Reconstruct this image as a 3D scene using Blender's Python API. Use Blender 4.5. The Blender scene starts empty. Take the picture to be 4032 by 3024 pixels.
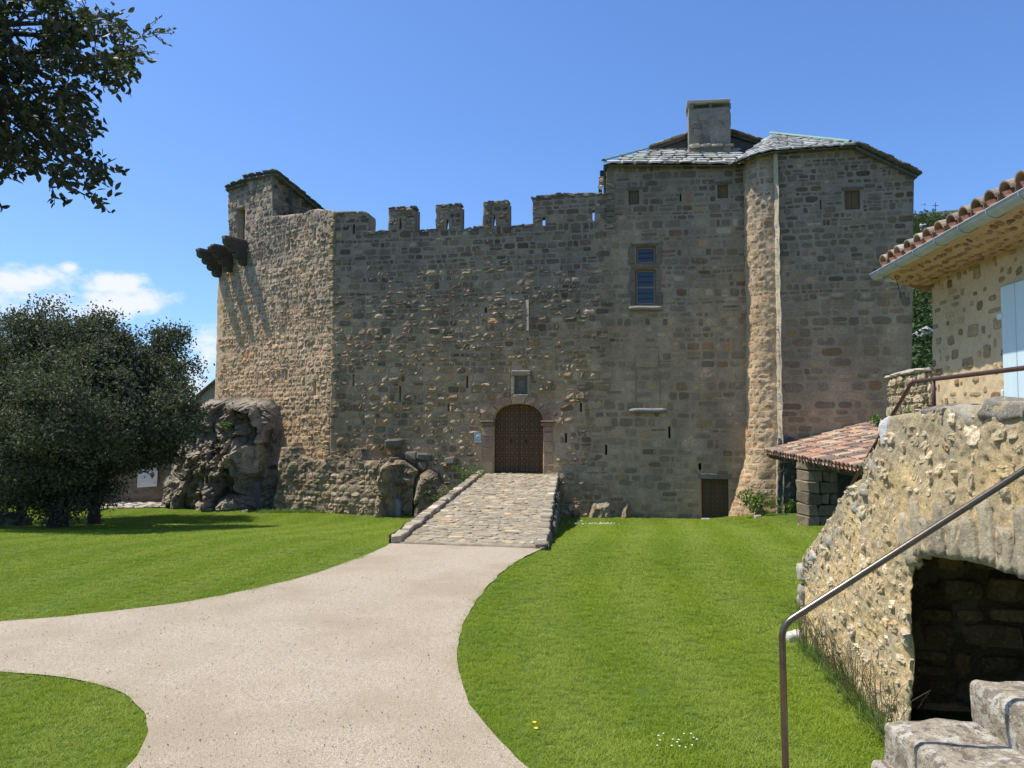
import bpy, math, random
import numpy as np
from math import sin, cos, pi, radians, atan2, sqrt
from mathutils import Vector, Matrix

SC = bpy.context.scene
rng = np.random.default_rng(7)
random.seed(7)

# ------------------------------------------------------------------ camera
TH = radians(3.0)
FPX = 3028.0                      # focal length in pixels of the 4032 px wide photograph
CAM = np.array([0.0, 0.0, 2.6])
cd = bpy.data.cameras.new('camera')
cam = bpy.data.objects.new('camera', cd)
SC.collection.objects.link(cam)
cam.location = CAM
cam.rotation_euler = (pi / 2 + TH, 0, 0)
cd.sensor_width = 36.0
cd.lens = 36.0 * FPX / 4032.0
cd.clip_start = 0.05
cd.clip_end = 6000
SC.camera = cam

# ------------------------------------------------------------------ sky, sun, exposure
SUN_EL, SUN_PHI = radians(63), radians(8.6)      # high sun from the left, a touch behind the facade
sd = Vector((-cos(SUN_EL) * cos(SUN_PHI), cos(SUN_EL) * sin(SUN_PHI), sin(SUN_EL)))
sl = bpy.data.lights.new('sun', 'SUN')
sl.energy = 5.0
sl.angle = radians(0.5)
sl.color = (1.0, 0.965, 0.90)
so = bpy.data.objects.new('sun', sl)
SC.collection.objects.link(so)
so.location = (-30, 10, 60)
so.rotation_euler = (-sd).to_track_quat('-Z', 'Y').to_euler()

SC.view_settings.view_transform = 'Standard'
SC.view_settings.look = 'None'
SC.view_settings.exposure = 0.27
SC.view_settings.gamma = 1.0
SC.view_settings.use_curve_mapping = False

W_ = bpy.data.worlds.new('World')
SC.world = W_
W_.use_nodes = True


class NT:
    def __init__(s, tree):
        s.t = tree
        s.t.nodes.clear()

    def n(s, typ, **kw):
        nd = s.t.nodes.new(typ)
        for k, v in kw.items():
            if k.startswith('i_'):
                key = k[2:]
                key = int(key) if key.isdigit() else key.replace('_', ' ')
                s.put(nd.inputs[key], v)
            else:
                setattr(nd, k, v)
        return nd

    def put(s, sock, v):
        if hasattr(v, 'links') or isinstance(v, bpy.types.NodeSocket):
            s.t.links.new(v, sock)
        else:
            sock.default_value = v

    def m(s, op, a, b=None, c=None, clamp=False):
        nd = s.t.nodes.new('ShaderNodeMath')
        nd.operation = op
        nd.use_clamp = clamp
        for i, v in enumerate((a, b, c)):
            if v is not None:
                s.put(nd.inputs[i], v)
        return nd.outputs[0]

    def mix(s, f, a, b, mode='MIX'):
        nd = s.t.nodes.new('ShaderNodeMix')
        nd.data_type = 'RGBA'
        nd.blend_type = mode
        s.put(nd.inputs[0], f)
        s.put(nd.inputs[6], a if not isinstance(a, tuple) else (*a[:3], 1))
        s.put(nd.inputs[7], b if not isinstance(b, tuple) else (*b[:3], 1))
        return nd.outputs[2]

    def noise(s, scale, vec=None, detail=4.0, rough=0.55, out=0):
        nd = s.t.nodes.new('ShaderNodeTexNoise')
        nd.inputs['Scale'].default_value = scale
        nd.inputs['Detail'].default_value = detail
        nd.inputs['Roughness'].default_value = rough
        if vec is not None:
            s.t.links.new(vec, nd.inputs['Vector'])
        return nd.outputs[out]

    def ramp(s, f, lo, hi, a=0.0, b=1.0):
        nd = s.t.nodes.new('ShaderNodeMapRange')
        nd.interpolation_type = 'SMOOTHSTEP'
        s.put(nd.inputs[0], f)
        nd.inputs[1].default_value = lo
        nd.inputs[2].default_value = hi
        nd.inputs[3].default_value = a
        nd.inputs[4].default_value = b
        return nd.outputs[0]


def sky_world():
    t = NT(W_.node_tree)
    sky = t.n('ShaderNodeTexSky', sky_type='NISHITA', sun_disc=False, sun_elevation=SUN_EL,
              sun_rotation=-(pi / 2 - SUN_PHI), air_density=1.0, dust_density=1.2, ozone_density=1.6, altitude=300.0)
    col = t.mix(1.0, sky.outputs[0], (0.70, 0.96, 1.36), 'MULTIPLY')
    tc = t.n('ShaderNodeTexCoord')
    d = tc.outputs['Generated']
    sp = t.n('ShaderNodeSeparateXYZ', i_0=d)
    y = t.m('MAXIMUM', sp.outputs[1], 0.02)
    ax = t.m('DIVIDE', sp.outputs[0], y)
    el = t.m('DIVIDE', sp.outputs[2], y)
    mp = t.n('ShaderNodeMapping', i_0=d)
    mp.inputs['Scale'].default_value = (1.0, 1.0, 1.9)
    n1 = t.noise(15.0, mp.outputs[0], 10.0, 0.66)
    n2 = t.noise(9.0, mp.outputs[0], 3.0, 0.5)
    dens = None
    # soft cumulus bodies low in the west: tangent of azimuth, tangent of elevation, half widths
    for (cx, cz, rx, rz) in ((-0.615, 0.192, 0.052, 0.020), (-0.582, 0.206, 0.022, 0.017), (-0.535, 0.187, 0.046, 0.016), (-0.600, 0.154, 0.058, 0.019),
                             (-0.535, 0.155, 0.070, 0.022), (-0.474, 0.156, 0.032, 0.022), (-0.398, 0.085, 0.026, 0.031), (-0.412, 0.050, 0.045, 0.042)):
        ex = t.m('DIVIDE', t.m('SUBTRACT', ax, cx), rx)
        ez = t.m('DIVIDE', t.m('SUBTRACT', el, cz), rz)
        r = t.m('SQRT', t.m('ADD', t.m('MULTIPLY', ex, ex), t.m('MULTIPLY', ez, ez)))
        v = t.m('SUBTRACT', 1.25, r)
        dens = v if dens is None else t.m('MAXIMUM', dens, v)
    dens = t.m('ADD', dens, t.m('MULTIPLY', t.m('SUBTRACT', n1, 0.5), 4.2))
    dens = t.m('ADD', dens, t.m('MULTIPLY', t.m('SUBTRACT', n2, 0.5), 2.2))
    mask = t.m('MULTIPLY', t.ramp(dens, -0.1, 1.1), 0.93)
    col = t.mix(mask, col, (6.3, 6.5, 6.8))
    bg = t.n('ShaderNodeBackground', i_0=col, i_1=0.124)
    out = t.n('ShaderNodeOutputWorld')
    t.t.links.new(bg.outputs[0], out.inputs[0])


sky_world()


# ------------------------------------------------------------------ picture geometry: pixels of the photo onto real surfaces
def ray(px, py):
    a = (px - 2016) / FPX
    b = (1512 - py) / FPX
    return np.array([a, cos(TH) - b * sin(TH), sin(TH) + b * cos(TH)])


def at_depth(px, py, Y):
    r = ray(px, py)
    return CAM + r * Y / r[1]


def on_level(px, py, z=0.0):
    r = ray(px, py)
    return CAM + r * (z - CAM[2]) / r[2]


class Frame:
    """A vertical wall plane: u runs to the right along it, z up, d out of it towards the lawn."""

    def __init__(s, ox, oy, a):
        s.o = np.array([ox, oy])
        s.t = np.array([cos(a), -sin(a)])
        s.n = np.array([-sin(a), -cos(a)])

    def px(s, px, py, d=0.0):
        r = ray(px, py)
        o = s.o + d * s.n
        k = ((o - CAM[:2]) @ s.n) / (r[:2] @ s.n)
        p = CAM + k * r
        return float((p[:2] - o) @ s.t), float(p[2])

    def w(s, u, z, d=0.0):
        u, z, d = np.broadcast_arrays(np.asarray(u, float), np.asarray(z, float), np.asarray(d, float))
        return np.stack([s.o[0] + u * s.t[0] + d * s.n[0], s.o[1] + u * s.t[1] + d * s.n[1], z], -1)

    def off(s, d):
        f = Frame(0, 0, 0)
        f.o = s.o + d * s.n
        f.t, f.n = s.t, s.n
        return f

    def pts(s, lst, d=0.0):
        return np.array([s.px(x, y, d) for x, y in lst])


# ------------------------------------------------------------------ numpy noise
def _hash(i, j, k, seed):
    h = (i * 374761393 + j * 668265263 + k * 1274126177 + seed * 974711) & 0xFFFFFFFF
    h = ((h ^ (h >> 13)) * 1274126177) & 0xFFFFFFFF
    h = ((h ^ (h >> 16)) * 2246822519) & 0xFFFFFFFF
    return ((h ^ (h >> 15)) & 0xFFFFFF) / float(0x1000000)


def vnoise(p, seed=0):
    p = np.asarray(p, float)
    if p.shape[-1] == 2:
        p = np.concatenate([p, np.zeros(p.shape[:-1] + (1,))], -1)
    i = np.floor(p).astype(np.int64)
    f = p - i
    f = f * f * (3 - 2 * f)
    r = 0.0
    for a in (0, 1):
        for b in (0, 1):
            for c in (0, 1):
                w = (f[..., 0] if a else 1 - f[..., 0]) * (f[..., 1] if b else 1 - f[..., 1]) * (f[..., 2] if c else 1 - f[..., 2])
                r = r + w * _hash(i[..., 0] + a, i[..., 1] + b, i[..., 2] + c, seed)
    return r * 2 - 1


def fbm(p, o=4, seed=0, lac=2.03, g=0.5):
    p = np.asarray(p, float)
    r, a = 0.0, 1.0
    for k in range(o):
        r = r + a * vnoise(p * lac ** k, seed + k * 17)
        a *= g
    return r


def ridged(p, o=4, seed=0):
    p = np.asarray(p, float)
    r, a = 0.0, 1.0
    for k in range(o):
        r = r + a * (1 - 2 * np.abs(vnoise(p * 2.07 ** k, seed + 31 * k)))
        a *= 0.5
    return r


def cells(p, seed=0):
    """Voronoi: distance to the nearest point, the gap to the second and that cell's random value."""
    p = np.asarray(p, float)
    if p.shape[-1] == 2:
        p = np.concatenate([p, np.zeros(p.shape[:-1] + (1,))], -1)
    i = np.floor(p).astype(np.int64)
    f1 = np.full(p.shape[:-1], 9.0)
    f2 = f1.copy()
    idv = np.zeros(p.shape[:-1])
    off = np.zeros(p.shape)
    for a in (-1, 0, 1):
        for b in (-1, 0, 1):
            for c in (-1, 0, 1):
                ii, jj, kk = i[..., 0] + a, i[..., 1] + b, i[..., 2] + c
                q = np.stack([ii + _hash(ii, jj, kk, seed), jj + _hash(ii, jj, kk, seed + 1), kk + _hash(ii, jj, kk, seed + 2)], -1)
                d = np.sqrt(((q - p) ** 2).sum(-1))
                nearer = d < f1
                off = np.where(nearer[..., None], p - q, off)
                f2 = np.where(nearer, f1, np.minimum(f2, d))
                idv = np.where(nearer, _hash(ii, jj, kk, seed + 3), idv)
                f1 = np.where(nearer, d, f1)
    return f1, f2 - f1, idv, off


def sstep(x, a, b):
    t = np.clip((np.asarray(x, float) - a) / (b - a), 0, 1)
    return t * t * (3 - 2 * t)


# ------------------------------------------------------------------ objects
def props(o, label=None, cat=None, group=None, kind=None):
    if label: o['label'] = label
    if cat: o['category'] = cat
    if group: o['group'] = group
    if kind: o['kind'] = kind
    return o


def link(name, data, parent=None):
    o = bpy.data.objects.new(name, data)
    SC.collection.objects.link(o)
    if parent is not None:
        o.parent = parent
        if parent.type == 'EMPTY':
            o.matrix_parent_inverse = parent.matrix_basis.inverted()
        else:
            o.matrix_parent_inverse = Matrix.Identity(4)
    return o


def thing(name, label, cat, loc=(0, 0, 0), group=None):
    o = bpy.data.objects.new(name, None)
    SC.collection.objects.link(o)
    o.location = tuple(float(c) for c in loc)
    o.empty_display_size = 0.2
    return props(o, label, cat, group)


def mesh_np(name, V, faces, mat, col=None, smooth=False):
    V = np.ascontiguousarray(np.asarray(V, np.float32).reshape(-1, 3))
    fs = [np.asarray(f, np.int32) for f in (faces if isinstance(faces, (list, tuple)) else [faces])]
    fs = [f for f in fs if len(f)]
    me = bpy.data.meshes.new(name)
    me.vertices.add(len(V))
    me.vertices.foreach_set('co', V.ravel())
    loops = np.concatenate([f.ravel() for f in fs])
    tot = np.concatenate([np.full(len(f), f.shape[1], np.int32) for f in fs])
    start = np.concatenate([[0], np.cumsum(tot)[:-1]]).astype(np.int32)
    me.loops.add(len(loops))
    me.loops.foreach_set('vertex_index', loops.astype(np.int32))
    me.polygons.add(len(tot))
    me.polygons.foreach_set('loop_start', start)
    me.polygons.foreach_set('use_smooth', np.full(len(tot), bool(smooth)))
    if col is not None:
        c = np.ones((len(V), 4), np.float32)
        c[:, :3] = np.asarray(col, np.float32).reshape(-1, 3) if np.ndim(col) > 1 else col
        at = me.attributes.new('tint', 'FLOAT_COLOR', 'POINT')
        at.data.foreach_set('color', c.ravel())
    me.update(calc_edges=True)
    me.validate()
    me.materials.append(mat)
    return me


def obj_np(name, V, faces, mat, parent=None, col=None, smooth=False, **pr):
    return props(link(name, mesh_np(name, V, faces, mat, col, smooth), parent), **pr)


class MB:
    """Collects shapes into one mesh."""

    def __init__(s):
        s.V, s.Q, s.T, s.C, s.k = [], [], [], [], 0

    def add(s, V, Q=None, T=None, col=None):
        V = np.asarray(V, float).reshape(-1, 3)
        if Q is not None and len(Q): s.Q.append(np.asarray(Q, int) + s.k)
        if T is not None and len(T): s.T.append(np.asarray(T, int) + s.k)
        s.V.append(V)
        c = np.ones((len(V), 3)) * (np.asarray(col) if col is not None else 0.5)
        s.C.append(c)
        s.k += len(V)
        return s

    def arrays(s):
        F = []
        if s.Q: F.append(np.concatenate(s.Q))
        if s.T: F.append(np.concatenate(s.T))
        return np.concatenate(s.V), F, np.concatenate(s.C)

    def build(s, name, mat, parent=None, smooth=False, **pr):
        V, F, C = s.arrays()
        return obj_np(name, V, F, mat, parent, C, smooth, **pr)


def cbox(hx, hy, hz, b=0.02, jit=0.0, r=None):
    """Chamfered box centred on the origin: 24 vertices, 26 faces."""
    b = min(b, hx * .8, hy * .8, hz * .8)
    V, idx = [], {}
    for sx in (-1, 1):
        for sy in (-1, 1):
            for sz in (-1, 1):
                for ax in range(3):
                    q = [sx * (hx - b), sy * (hy - b), sz * (hz - b)]
                    q[ax] = (sx, sy, sz)[ax] * (hx, hy, hz)[ax]
                    idx[(sx, sy, sz, ax)] = len(V)
                    V.append(q)
    V = np.array(V)
    if jit:
        rr = r or rng
        cj = rr.uniform(-jit, jit, (8, 3))
        V = V + np.repeat(cj, 3, 0) + rr.uniform(-jit, jit, V.shape) * .25
    Q, T = [], []
    g = lambda s, ax: idx[(s[0], s[1], s[2], ax)]
    for ax in range(3):
        o1, o2 = (ax + 1) % 3, (ax + 2) % 3
        for sg in (-1, 1):
            loop = []
            for a, c in ((-1, -1), (1, -1), (1, 1), (-1, 1)):
                s_ = [0, 0, 0]
                s_[ax], s_[o1], s_[o2] = sg, a, c
                loop.append(g(s_, ax))
            Q.append(loop if sg > 0 else loop[::-1])
    for ax in range(3):                       # edges along ax
        o1, o2 = (ax + 1) % 3, (ax + 2) % 3
        for a in (-1, 1):
            for c in (-1, 1):
                s0, s1 = [0, 0, 0], [0, 0, 0]
                s0[ax], s1[ax] = -1, 1
                s0[o1] = s1[o1] = a
                s0[o2] = s1[o2] = c
                loop = [g(s0, o1), g(s1, o1), g(s1, o2), g(s0, o2)]
                Q.append(loop[::-1] if a * c > 0 else loop)
    for sx in (-1, 1):
        for sy in (-1, 1):
            for sz in (-1, 1):
                tri = [g((sx, sy, sz), 0), g((sx, sy, sz), 1), g((sx, sy, sz), 2)]
                T.append(tri if sx * sy * sz > 0 else tri[::-1])
    return V, np.array(Q), np.array(T)


def axes(origin, ex, ey, ez):
    M = np.stack([np.asarray(ex, float), np.asarray(ey, float), np.asarray(ez, float)], 0)
    return lambda V: np.asarray(V) @ M + np.asarray(origin, float)


def unit(v):
    v = np.asarray(v, float)
    return v / np.linalg.norm(v)


def tube(points, rad, n=8, cap=True):
    P = np.asarray(points, float)
    R = np.broadcast_to(np.asarray(rad, float), (len(P),))
    T = np.gradient(P, axis=0)
    T /= np.linalg.norm(T, axis=1)[:, None] + 1e-12
    ref = np.array([0, 0, 1.0]) if abs(T[0, 2]) < .9 else np.array([1.0, 0, 0])
    a = unit(np.cross(T[0], ref))
    rings = []
    for i in range(len(P)):
        a = a - T[i] * (a @ T[i])
        a = unit(a)
        b = np.cross(T[i], a)
        ang = np.linspace(0, 2 * pi, n, endpoint=False)
        rings.append(P[i] + R[i] * (np.cos(ang)[:, None] * a + np.sin(ang)[:, None] * b))
    V = np.concatenate(rings)
    Q = []
    for i in range(len(P) - 1):
        for k in range(n):
            Q.append([i * n + k, i * n + (k + 1) % n, (i + 1) * n + (k + 1) % n, (i + 1) * n + k])
    T_ = []
    if cap:
        V = np.concatenate([V, P[:1], P[-1:]])
        c0, c1 = len(V) - 2, len(V) - 1
        for k in range(n):
            T_.append([c0, (k + 1) % n, k])
            T_.append([c1, (len(P) - 1) * n + k, (len(P) - 1) * n + (k + 1) % n])
    return V, np.array(Q), np.array(T_) if T_ else None


def bend(points, r=0.06, n=5):
    """Rounds the corners of a polyline."""
    P = [np.asarray(p, float) for p in points]
    out = [P[0]]
    for i in range(1, len(P) - 1):
        a, b = unit(P[i - 1] - P[i]), unit(P[i + 1] - P[i])
        p0, p1 = P[i] + a * r, P[i] + b * r
        for t in np.linspace(0, 1, n):
            out.append((1 - t) ** 2 * p0 + 2 * t * (1 - t) * P[i] + t * t * p1)
    out.append(P[-1])
    return np.array(out)


def grid_quads(ny, nx):
    i = np.arange(ny - 1)[:, None] * nx + np.arange(nx - 1)[None]
    return np.stack([i, i + 1, i + nx + 1, i + nx], -1).reshape(-1, 4)


# ------------------------------------------------------------------ polygons and wall panels
def sd_poly(P, poly):
    """Signed distance (negative inside) and nearest outline point."""
    P = np.asarray(P, float)
    A = np.asarray(poly, float)
    B = np.roll(A, -1, 0)
    best = np.full(len(P), 1e9)
    near = np.zeros_like(P)
    ins = np.zeros(len(P), bool)
    for a, b in zip(A, B):
        e = b - a
        t = np.clip(((P - a) @ e) / (e @ e + 1e-12), 0, 1)
        q = a + t[:, None] * e
        d = ((P - q) ** 2).sum(1)
        m = d < best
        best[m] = d[m]
        near[m] = q[m]
        c = ((a[1] <= P[:, 1]) & (P[:, 1] < b[1])) | ((b[1] <= P[:, 1]) & (P[:, 1] < a[1]))
        if abs(e[1]) > 1e-12:
            xi = a[0] + (P[:, 1] - a[1]) / e[1] * e[0]
            ins ^= c & (P[:, 0] < xi)
    d = np.sqrt(best)
    return np.where(ins, -d, d), near


def sd_region(P, outline, holes=()):
    s, q = sd_poly(P, outline)
    for h in holes:
        s2, q2 = sd_poly(P, h)
        m = -s2 > s
        s = np.where(m, -s2, s)
        q[m] = q2[m]
    return s, q


def rough_line(poly, step=0.15, amp=0.03, seed=0, keep=None):
    """Breaks a clean outline into an uneven masonry edge."""
    poly = np.asarray(poly, float)
    out = []
    for i, a in enumerate(poly):
        b = poly[(i + 1) % len(poly)]
        n = max(1, int(np.linalg.norm(b - a) / step))
        for t in np.arange(n) / n:
            p = a + (b - a) * t
            out.append(p + amp * np.array([vnoise(np.array([p[0] * 4.1, p[1] * 4.1, seed])), vnoise(np.array([p[0] * 4.1, p[1] * 4.1, seed + 9.5]))]))
    return np.array(out)


def panel(fr, outline, holes, res, disp, thick, name, mat, parent, colf, smooth=True, back=True, splay=None, **pr):
    outline = np.asarray(outline, float)
    holes = [np.asarray(h, float) for h in holes]
    lo, hi = outline.min(0) - res, outline.max(0) + res
    nx, ny = int((hi[0] - lo[0]) / res) + 2, int((hi[1] - lo[1]) / res) + 2
    gx, gy = np.meshgrid(lo[0] + np.arange(nx) * res, lo[1] + np.arange(ny) * res)
    P = np.stack([gx, gy], -1).reshape(-1, 2)
    s, q = sd_region(P, outline, holes)
    Q = grid_quads(ny, nx)
    cs, _ = sd_region(P[Q].mean(1), outline, holes)
    Q = Q[cs < 0]
    # vertices on the rim of the kept cells slide onto the outline
    E = np.concatenate([Q[:, [0, 1]], Q[:, [1, 2]], Q[:, [2, 3]], Q[:, [3, 0]]])
    key = np.sort(E, 1)
    _, inv, cnt = np.unique(key[:, 0].astype(np.int64) * (nx * ny) + key[:, 1], return_inverse=True, return_counts=True)
    rim = E[cnt[inv] == 1]
    rv = np.unique(rim)
    ok = np.abs(s[rv]) < res * 1.6
    P[rv[ok]] = q[rv[ok]]
    used = np.unique(Q)
    remap = np.full(len(P), -1)
    remap[used] = np.arange(len(used))
    P, Q, rim = P[used], remap[Q], remap[rim]
    s = -np.abs(s[used])
    s[remap[rv]] = 0
    d = disp(P[:, 0], P[:, 1], s)
    V = fr.w(P[:, 0], P[:, 1], d)
    C = colf(P[:, 0], P[:, 1])
    faces = [Q]
    if thick:
        r2 = np.unique(rim)
        m2 = np.full(len(P), -1)
        m2[r2] = len(P) + np.arange(len(r2))
        Pb = P[r2] if splay is None else splay(P[r2].copy())
        Vb = fr.w(Pb[:, 0], Pb[:, 1], -thick)
        V = np.concatenate([V, Vb])
        C = np.concatenate([C, C[r2]])
        faces.append(np.stack([rim[:, 1], rim[:, 0], m2[rim[:, 0]], m2[rim[:, 1]]], -1))
    if thick and back:
        k = len(V)
        lo, hi = outline.min(0), outline.max(0)
        bo = np.asarray(outline)
        V = np.concatenate([V, fr.w(bo[:, 0], bo[:, 1], -thick - .004)])
        C = np.concatenate([C, np.repeat(C[:1], len(bo), 0)])
        o = obj_np(name, V, [f for f in faces], mat, parent, C, smooth, **pr)
        bmn = mesh_ngon(V[k:], o)
        return o
    return obj_np(name, V, faces, mat, parent, C, smooth, **pr)


def mesh_ngon(V, o):
    """Closes the back of a panel with one polygon."""
    me = o.data
    n0, l0 = len(me.polygons), len(me.loops)
    nv = len(me.vertices)
    k = nv - len(V)
    me.loops.add(len(V))
    me.polygons.add(1)
    me.polygons[n0].loop_start = l0
    for i in range(len(V)):
        me.loops[l0 + i].vertex_index = k + len(V) - 1 - i
    me.update(calc_edges=True)
    me.validate()


def courses(u0, u1, z0, z1, hr, wr, r, split=.16, gap=.012):
    out = []
    z = z0
    row = 0
    while z < z1:
        h = r.uniform(*hr)
        u = u0 - r.uniform(0, wr[1])
        ph = r.uniform(0, 6)
        while u < u1:
            w = r.uniform(*wr) * (0.75 if h < sum(hr) * .42 else 1)
            if r.random() < .1: w *= .55
            cz = z + h / 2 + .035 * sin(u * .55 + ph * .15) + .02 * sin(u * 1.7 + ph)
            if h > sum(hr) * .52 and r.random() < split:
                k = r.uniform(.35, .65)
                out.append((u + w / 2, cz - h / 2 + h * k / 2, w / 2 - gap, h * k / 2 - gap))
                out.append((u + w / 2, cz + h / 2 - h * (1 - k) / 2, w / 2 - gap, h * (1 - k) / 2 - gap))
            else:
                out.append((u + w / 2, cz, w / 2 - gap * r.uniform(.7, 2.2), h / 2 - gap * r.uniform(.7, 2.0)))
            u += w
        z += h
        row += 1
    return np.array(out)


S5 = np.array([-1, -.88, -.35, .35, .88, 1.0])
T5 = np.array([-1, -.82, 0, .82, 1.0])
S8 = np.array([-1, -.92, -.7, -.35, 0, .35, .7, .92, 1.0])
T8 = np.array([-1, -.9, -.6, -.2, .2, .6, .9, 1.0])


def stone_patches(fr, st, disp, amp, r, outline, holes=(), S=S5, T=T5, sink=.03, rough=.35, margin=.01, tilt=.25, rounder=.10):
    """Low relief stones bedded in a wall: one little grid per stone, its rim sunk below the mortar."""
    N = len(st)
    nc, nr = len(S), len(T)
    s = np.broadcast_to(S[None, None, :], (N, nr, nc))
    t = np.broadcast_to(T[None, :, None], (N, nr, nc))
    rc = 1 - rounder * 1.6 * (t ** 2) * (np.abs(s) > .8)
    rr = 1 - rounder * 1.6 * (s ** 2) * (np.abs(t) > .8)
    cj = r.uniform(-.16, .16, (N, 2, 2, 2))
    ws, wt = (s + 1) / 2, (t + 1) / 2
    jx = (cj[:, 0, 0, 0, None, None] * (1 - ws) * (1 - wt) + cj[:, 0, 1, 0, None, None] * ws * (1 - wt) + cj[:, 1, 0, 0, None, None] * (1 - ws) * wt + cj[:, 1, 1, 0, None, None] * ws * wt)
    jy = (cj[:, 0, 0, 1, None, None] * (1 - ws) * (1 - wt) + cj[:, 0, 1, 1, None, None] * ws * (1 - wt) + cj[:, 1, 0, 1, None, None] * (1 - ws) * wt + cj[:, 1, 1, 1, None, None] * ws * wt)
    mn = np.minimum(st[:, 2], st[:, 3])[:, None, None]
    u = st[:, 0, None, None] + st[:, 2, None, None] * s * rc + jx * mn + r.uniform(-.09, .09, (N, nr, nc)) * mn
    z = st[:, 1, None, None] + st[:, 3, None, None] * t * rr + jy * mn + r.uniform(-.09, .09, (N, nr, nc)) * mn
    amp = np.broadcast_to(np.asarray(amp, float), (N,))[:, None, None]
    inner = (np.abs(s) < .99) & (np.abs(t) < .99)
    ring = inner & ((np.abs(s) > .8) | (np.abs(t) > .8))
    h = amp * (1 + r.uniform(-rough, rough, (N, nr, nc))) * np.where(ring, .72, 1.0)
    h = h + amp * tilt * (r.uniform(-1, 1, (N, 1, 1)) * s + r.uniform(-1, 1, (N, 1, 1)) * t)
    h = np.where(inner, np.maximum(h, .003), -sink)
    P = np.stack([u, z], -1).reshape(-1, 2)
    sdv, q = sd_region(P, outline, holes)
    out = sdv > -margin
    frac = (sdv > .02).reshape(N, -1).mean(1)
    g = q - P
    # slide stray vertices back inside the outline
    L = np.linalg.norm(g, axis=1)[:, None] + 1e-9
    dirn = np.where(sdv[:, None] > 0, g / L, -g / L)
    P = np.where(out[:, None], P + dirn * (np.maximum(sdv + margin, 0))[:, None], P)
    P = P.reshape(N, nr, nc, 2)
    h = np.where(out.reshape(N, nr, nc), np.minimum(h, .012), h)
    keep = frac < .45
    P, h = P[keep], h[keep]
    d = disp(P[..., 0].ravel(), P[..., 1].ravel(), np.full(P[..., 0].size, -1.0)).reshape(h.shape) + h
    V = fr.w(P[..., 0], P[..., 1], d).reshape(len(P), nr * nc, 3)
    return V, keep, grid_quads(nr, nc)


class StonePool:
    """All the stones of one thing: the largest in view become parts, the others one part of kind stuff."""

    def __init__(s):
        s.items = []

    def add(s, V, cols, Q, mat):
        for v, c in zip(V, cols):
            ctr = v.mean(0)
            ex = v.max(0) - v.min(0)
            a = max(np.hypot(ex[0], ex[1]), .01) * max(ex[2], np.hypot(ex[0], ex[1]) * .3) / max(ctr[1], 1) ** 2
            r = ctr - CAM
            vis = abs(r[0] / max(r[1], .1)) < .68 and abs(r[2] / max(r[1], .1) - .05) < .52
            s.items.append((a if vis else a * 1e-3, v, c, Q, mat))

    def build(s, parent, limit=300, name='stone', rest='rubble', smooth=False):
        order = sorted(range(len(s.items)), key=lambda i: -s.items[i][0])
        for i in order[:limit]:
            a, v, c, Q, mat = s.items[i]
            obj_np(name, v, Q, mat, parent, np.tile(c, (len(v), 1)), smooth)
        bym = {}
        for i in order[limit:]:
            a, v, c, Q, mat = s.items[i]
            bym.setdefault((mat.name, len(v)), []).append((v, c, Q, mat))
        mbs = {}
        for (mn, n), L in bym.items():
            mb = mbs.setdefault(mn, (MB(), L[0][3]))[0]
            V = np.concatenate([x[0] for x in L])
            C = np.repeat(np.array([x[1] for x in L]), n, 0)
            Q = (L[0][2][None] + (np.arange(len(L)) * n)[:, None, None]).reshape(-1, L[0][2].shape[1])
            mb.V.append(V); mb.C.append(C); mb.Q.append(Q + mb.k); mb.k += len(V)
        for mb, mat in mbs.values():
            mb.build(rest, mat, parent, smooth, kind='stuff')


def splayed(hole_list, ku, kz):
    """Loopholes that widen towards the inside of the wall."""
    def f(P):
        for h in hole_list:
            s, _ = sd_poly(P, h)
            c = np.asarray(h).mean(0)
            m = np.abs(s) < .02
            P[m] = c + (P[m] - c) * np.array([ku, kz])
        return P
    return f


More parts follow.
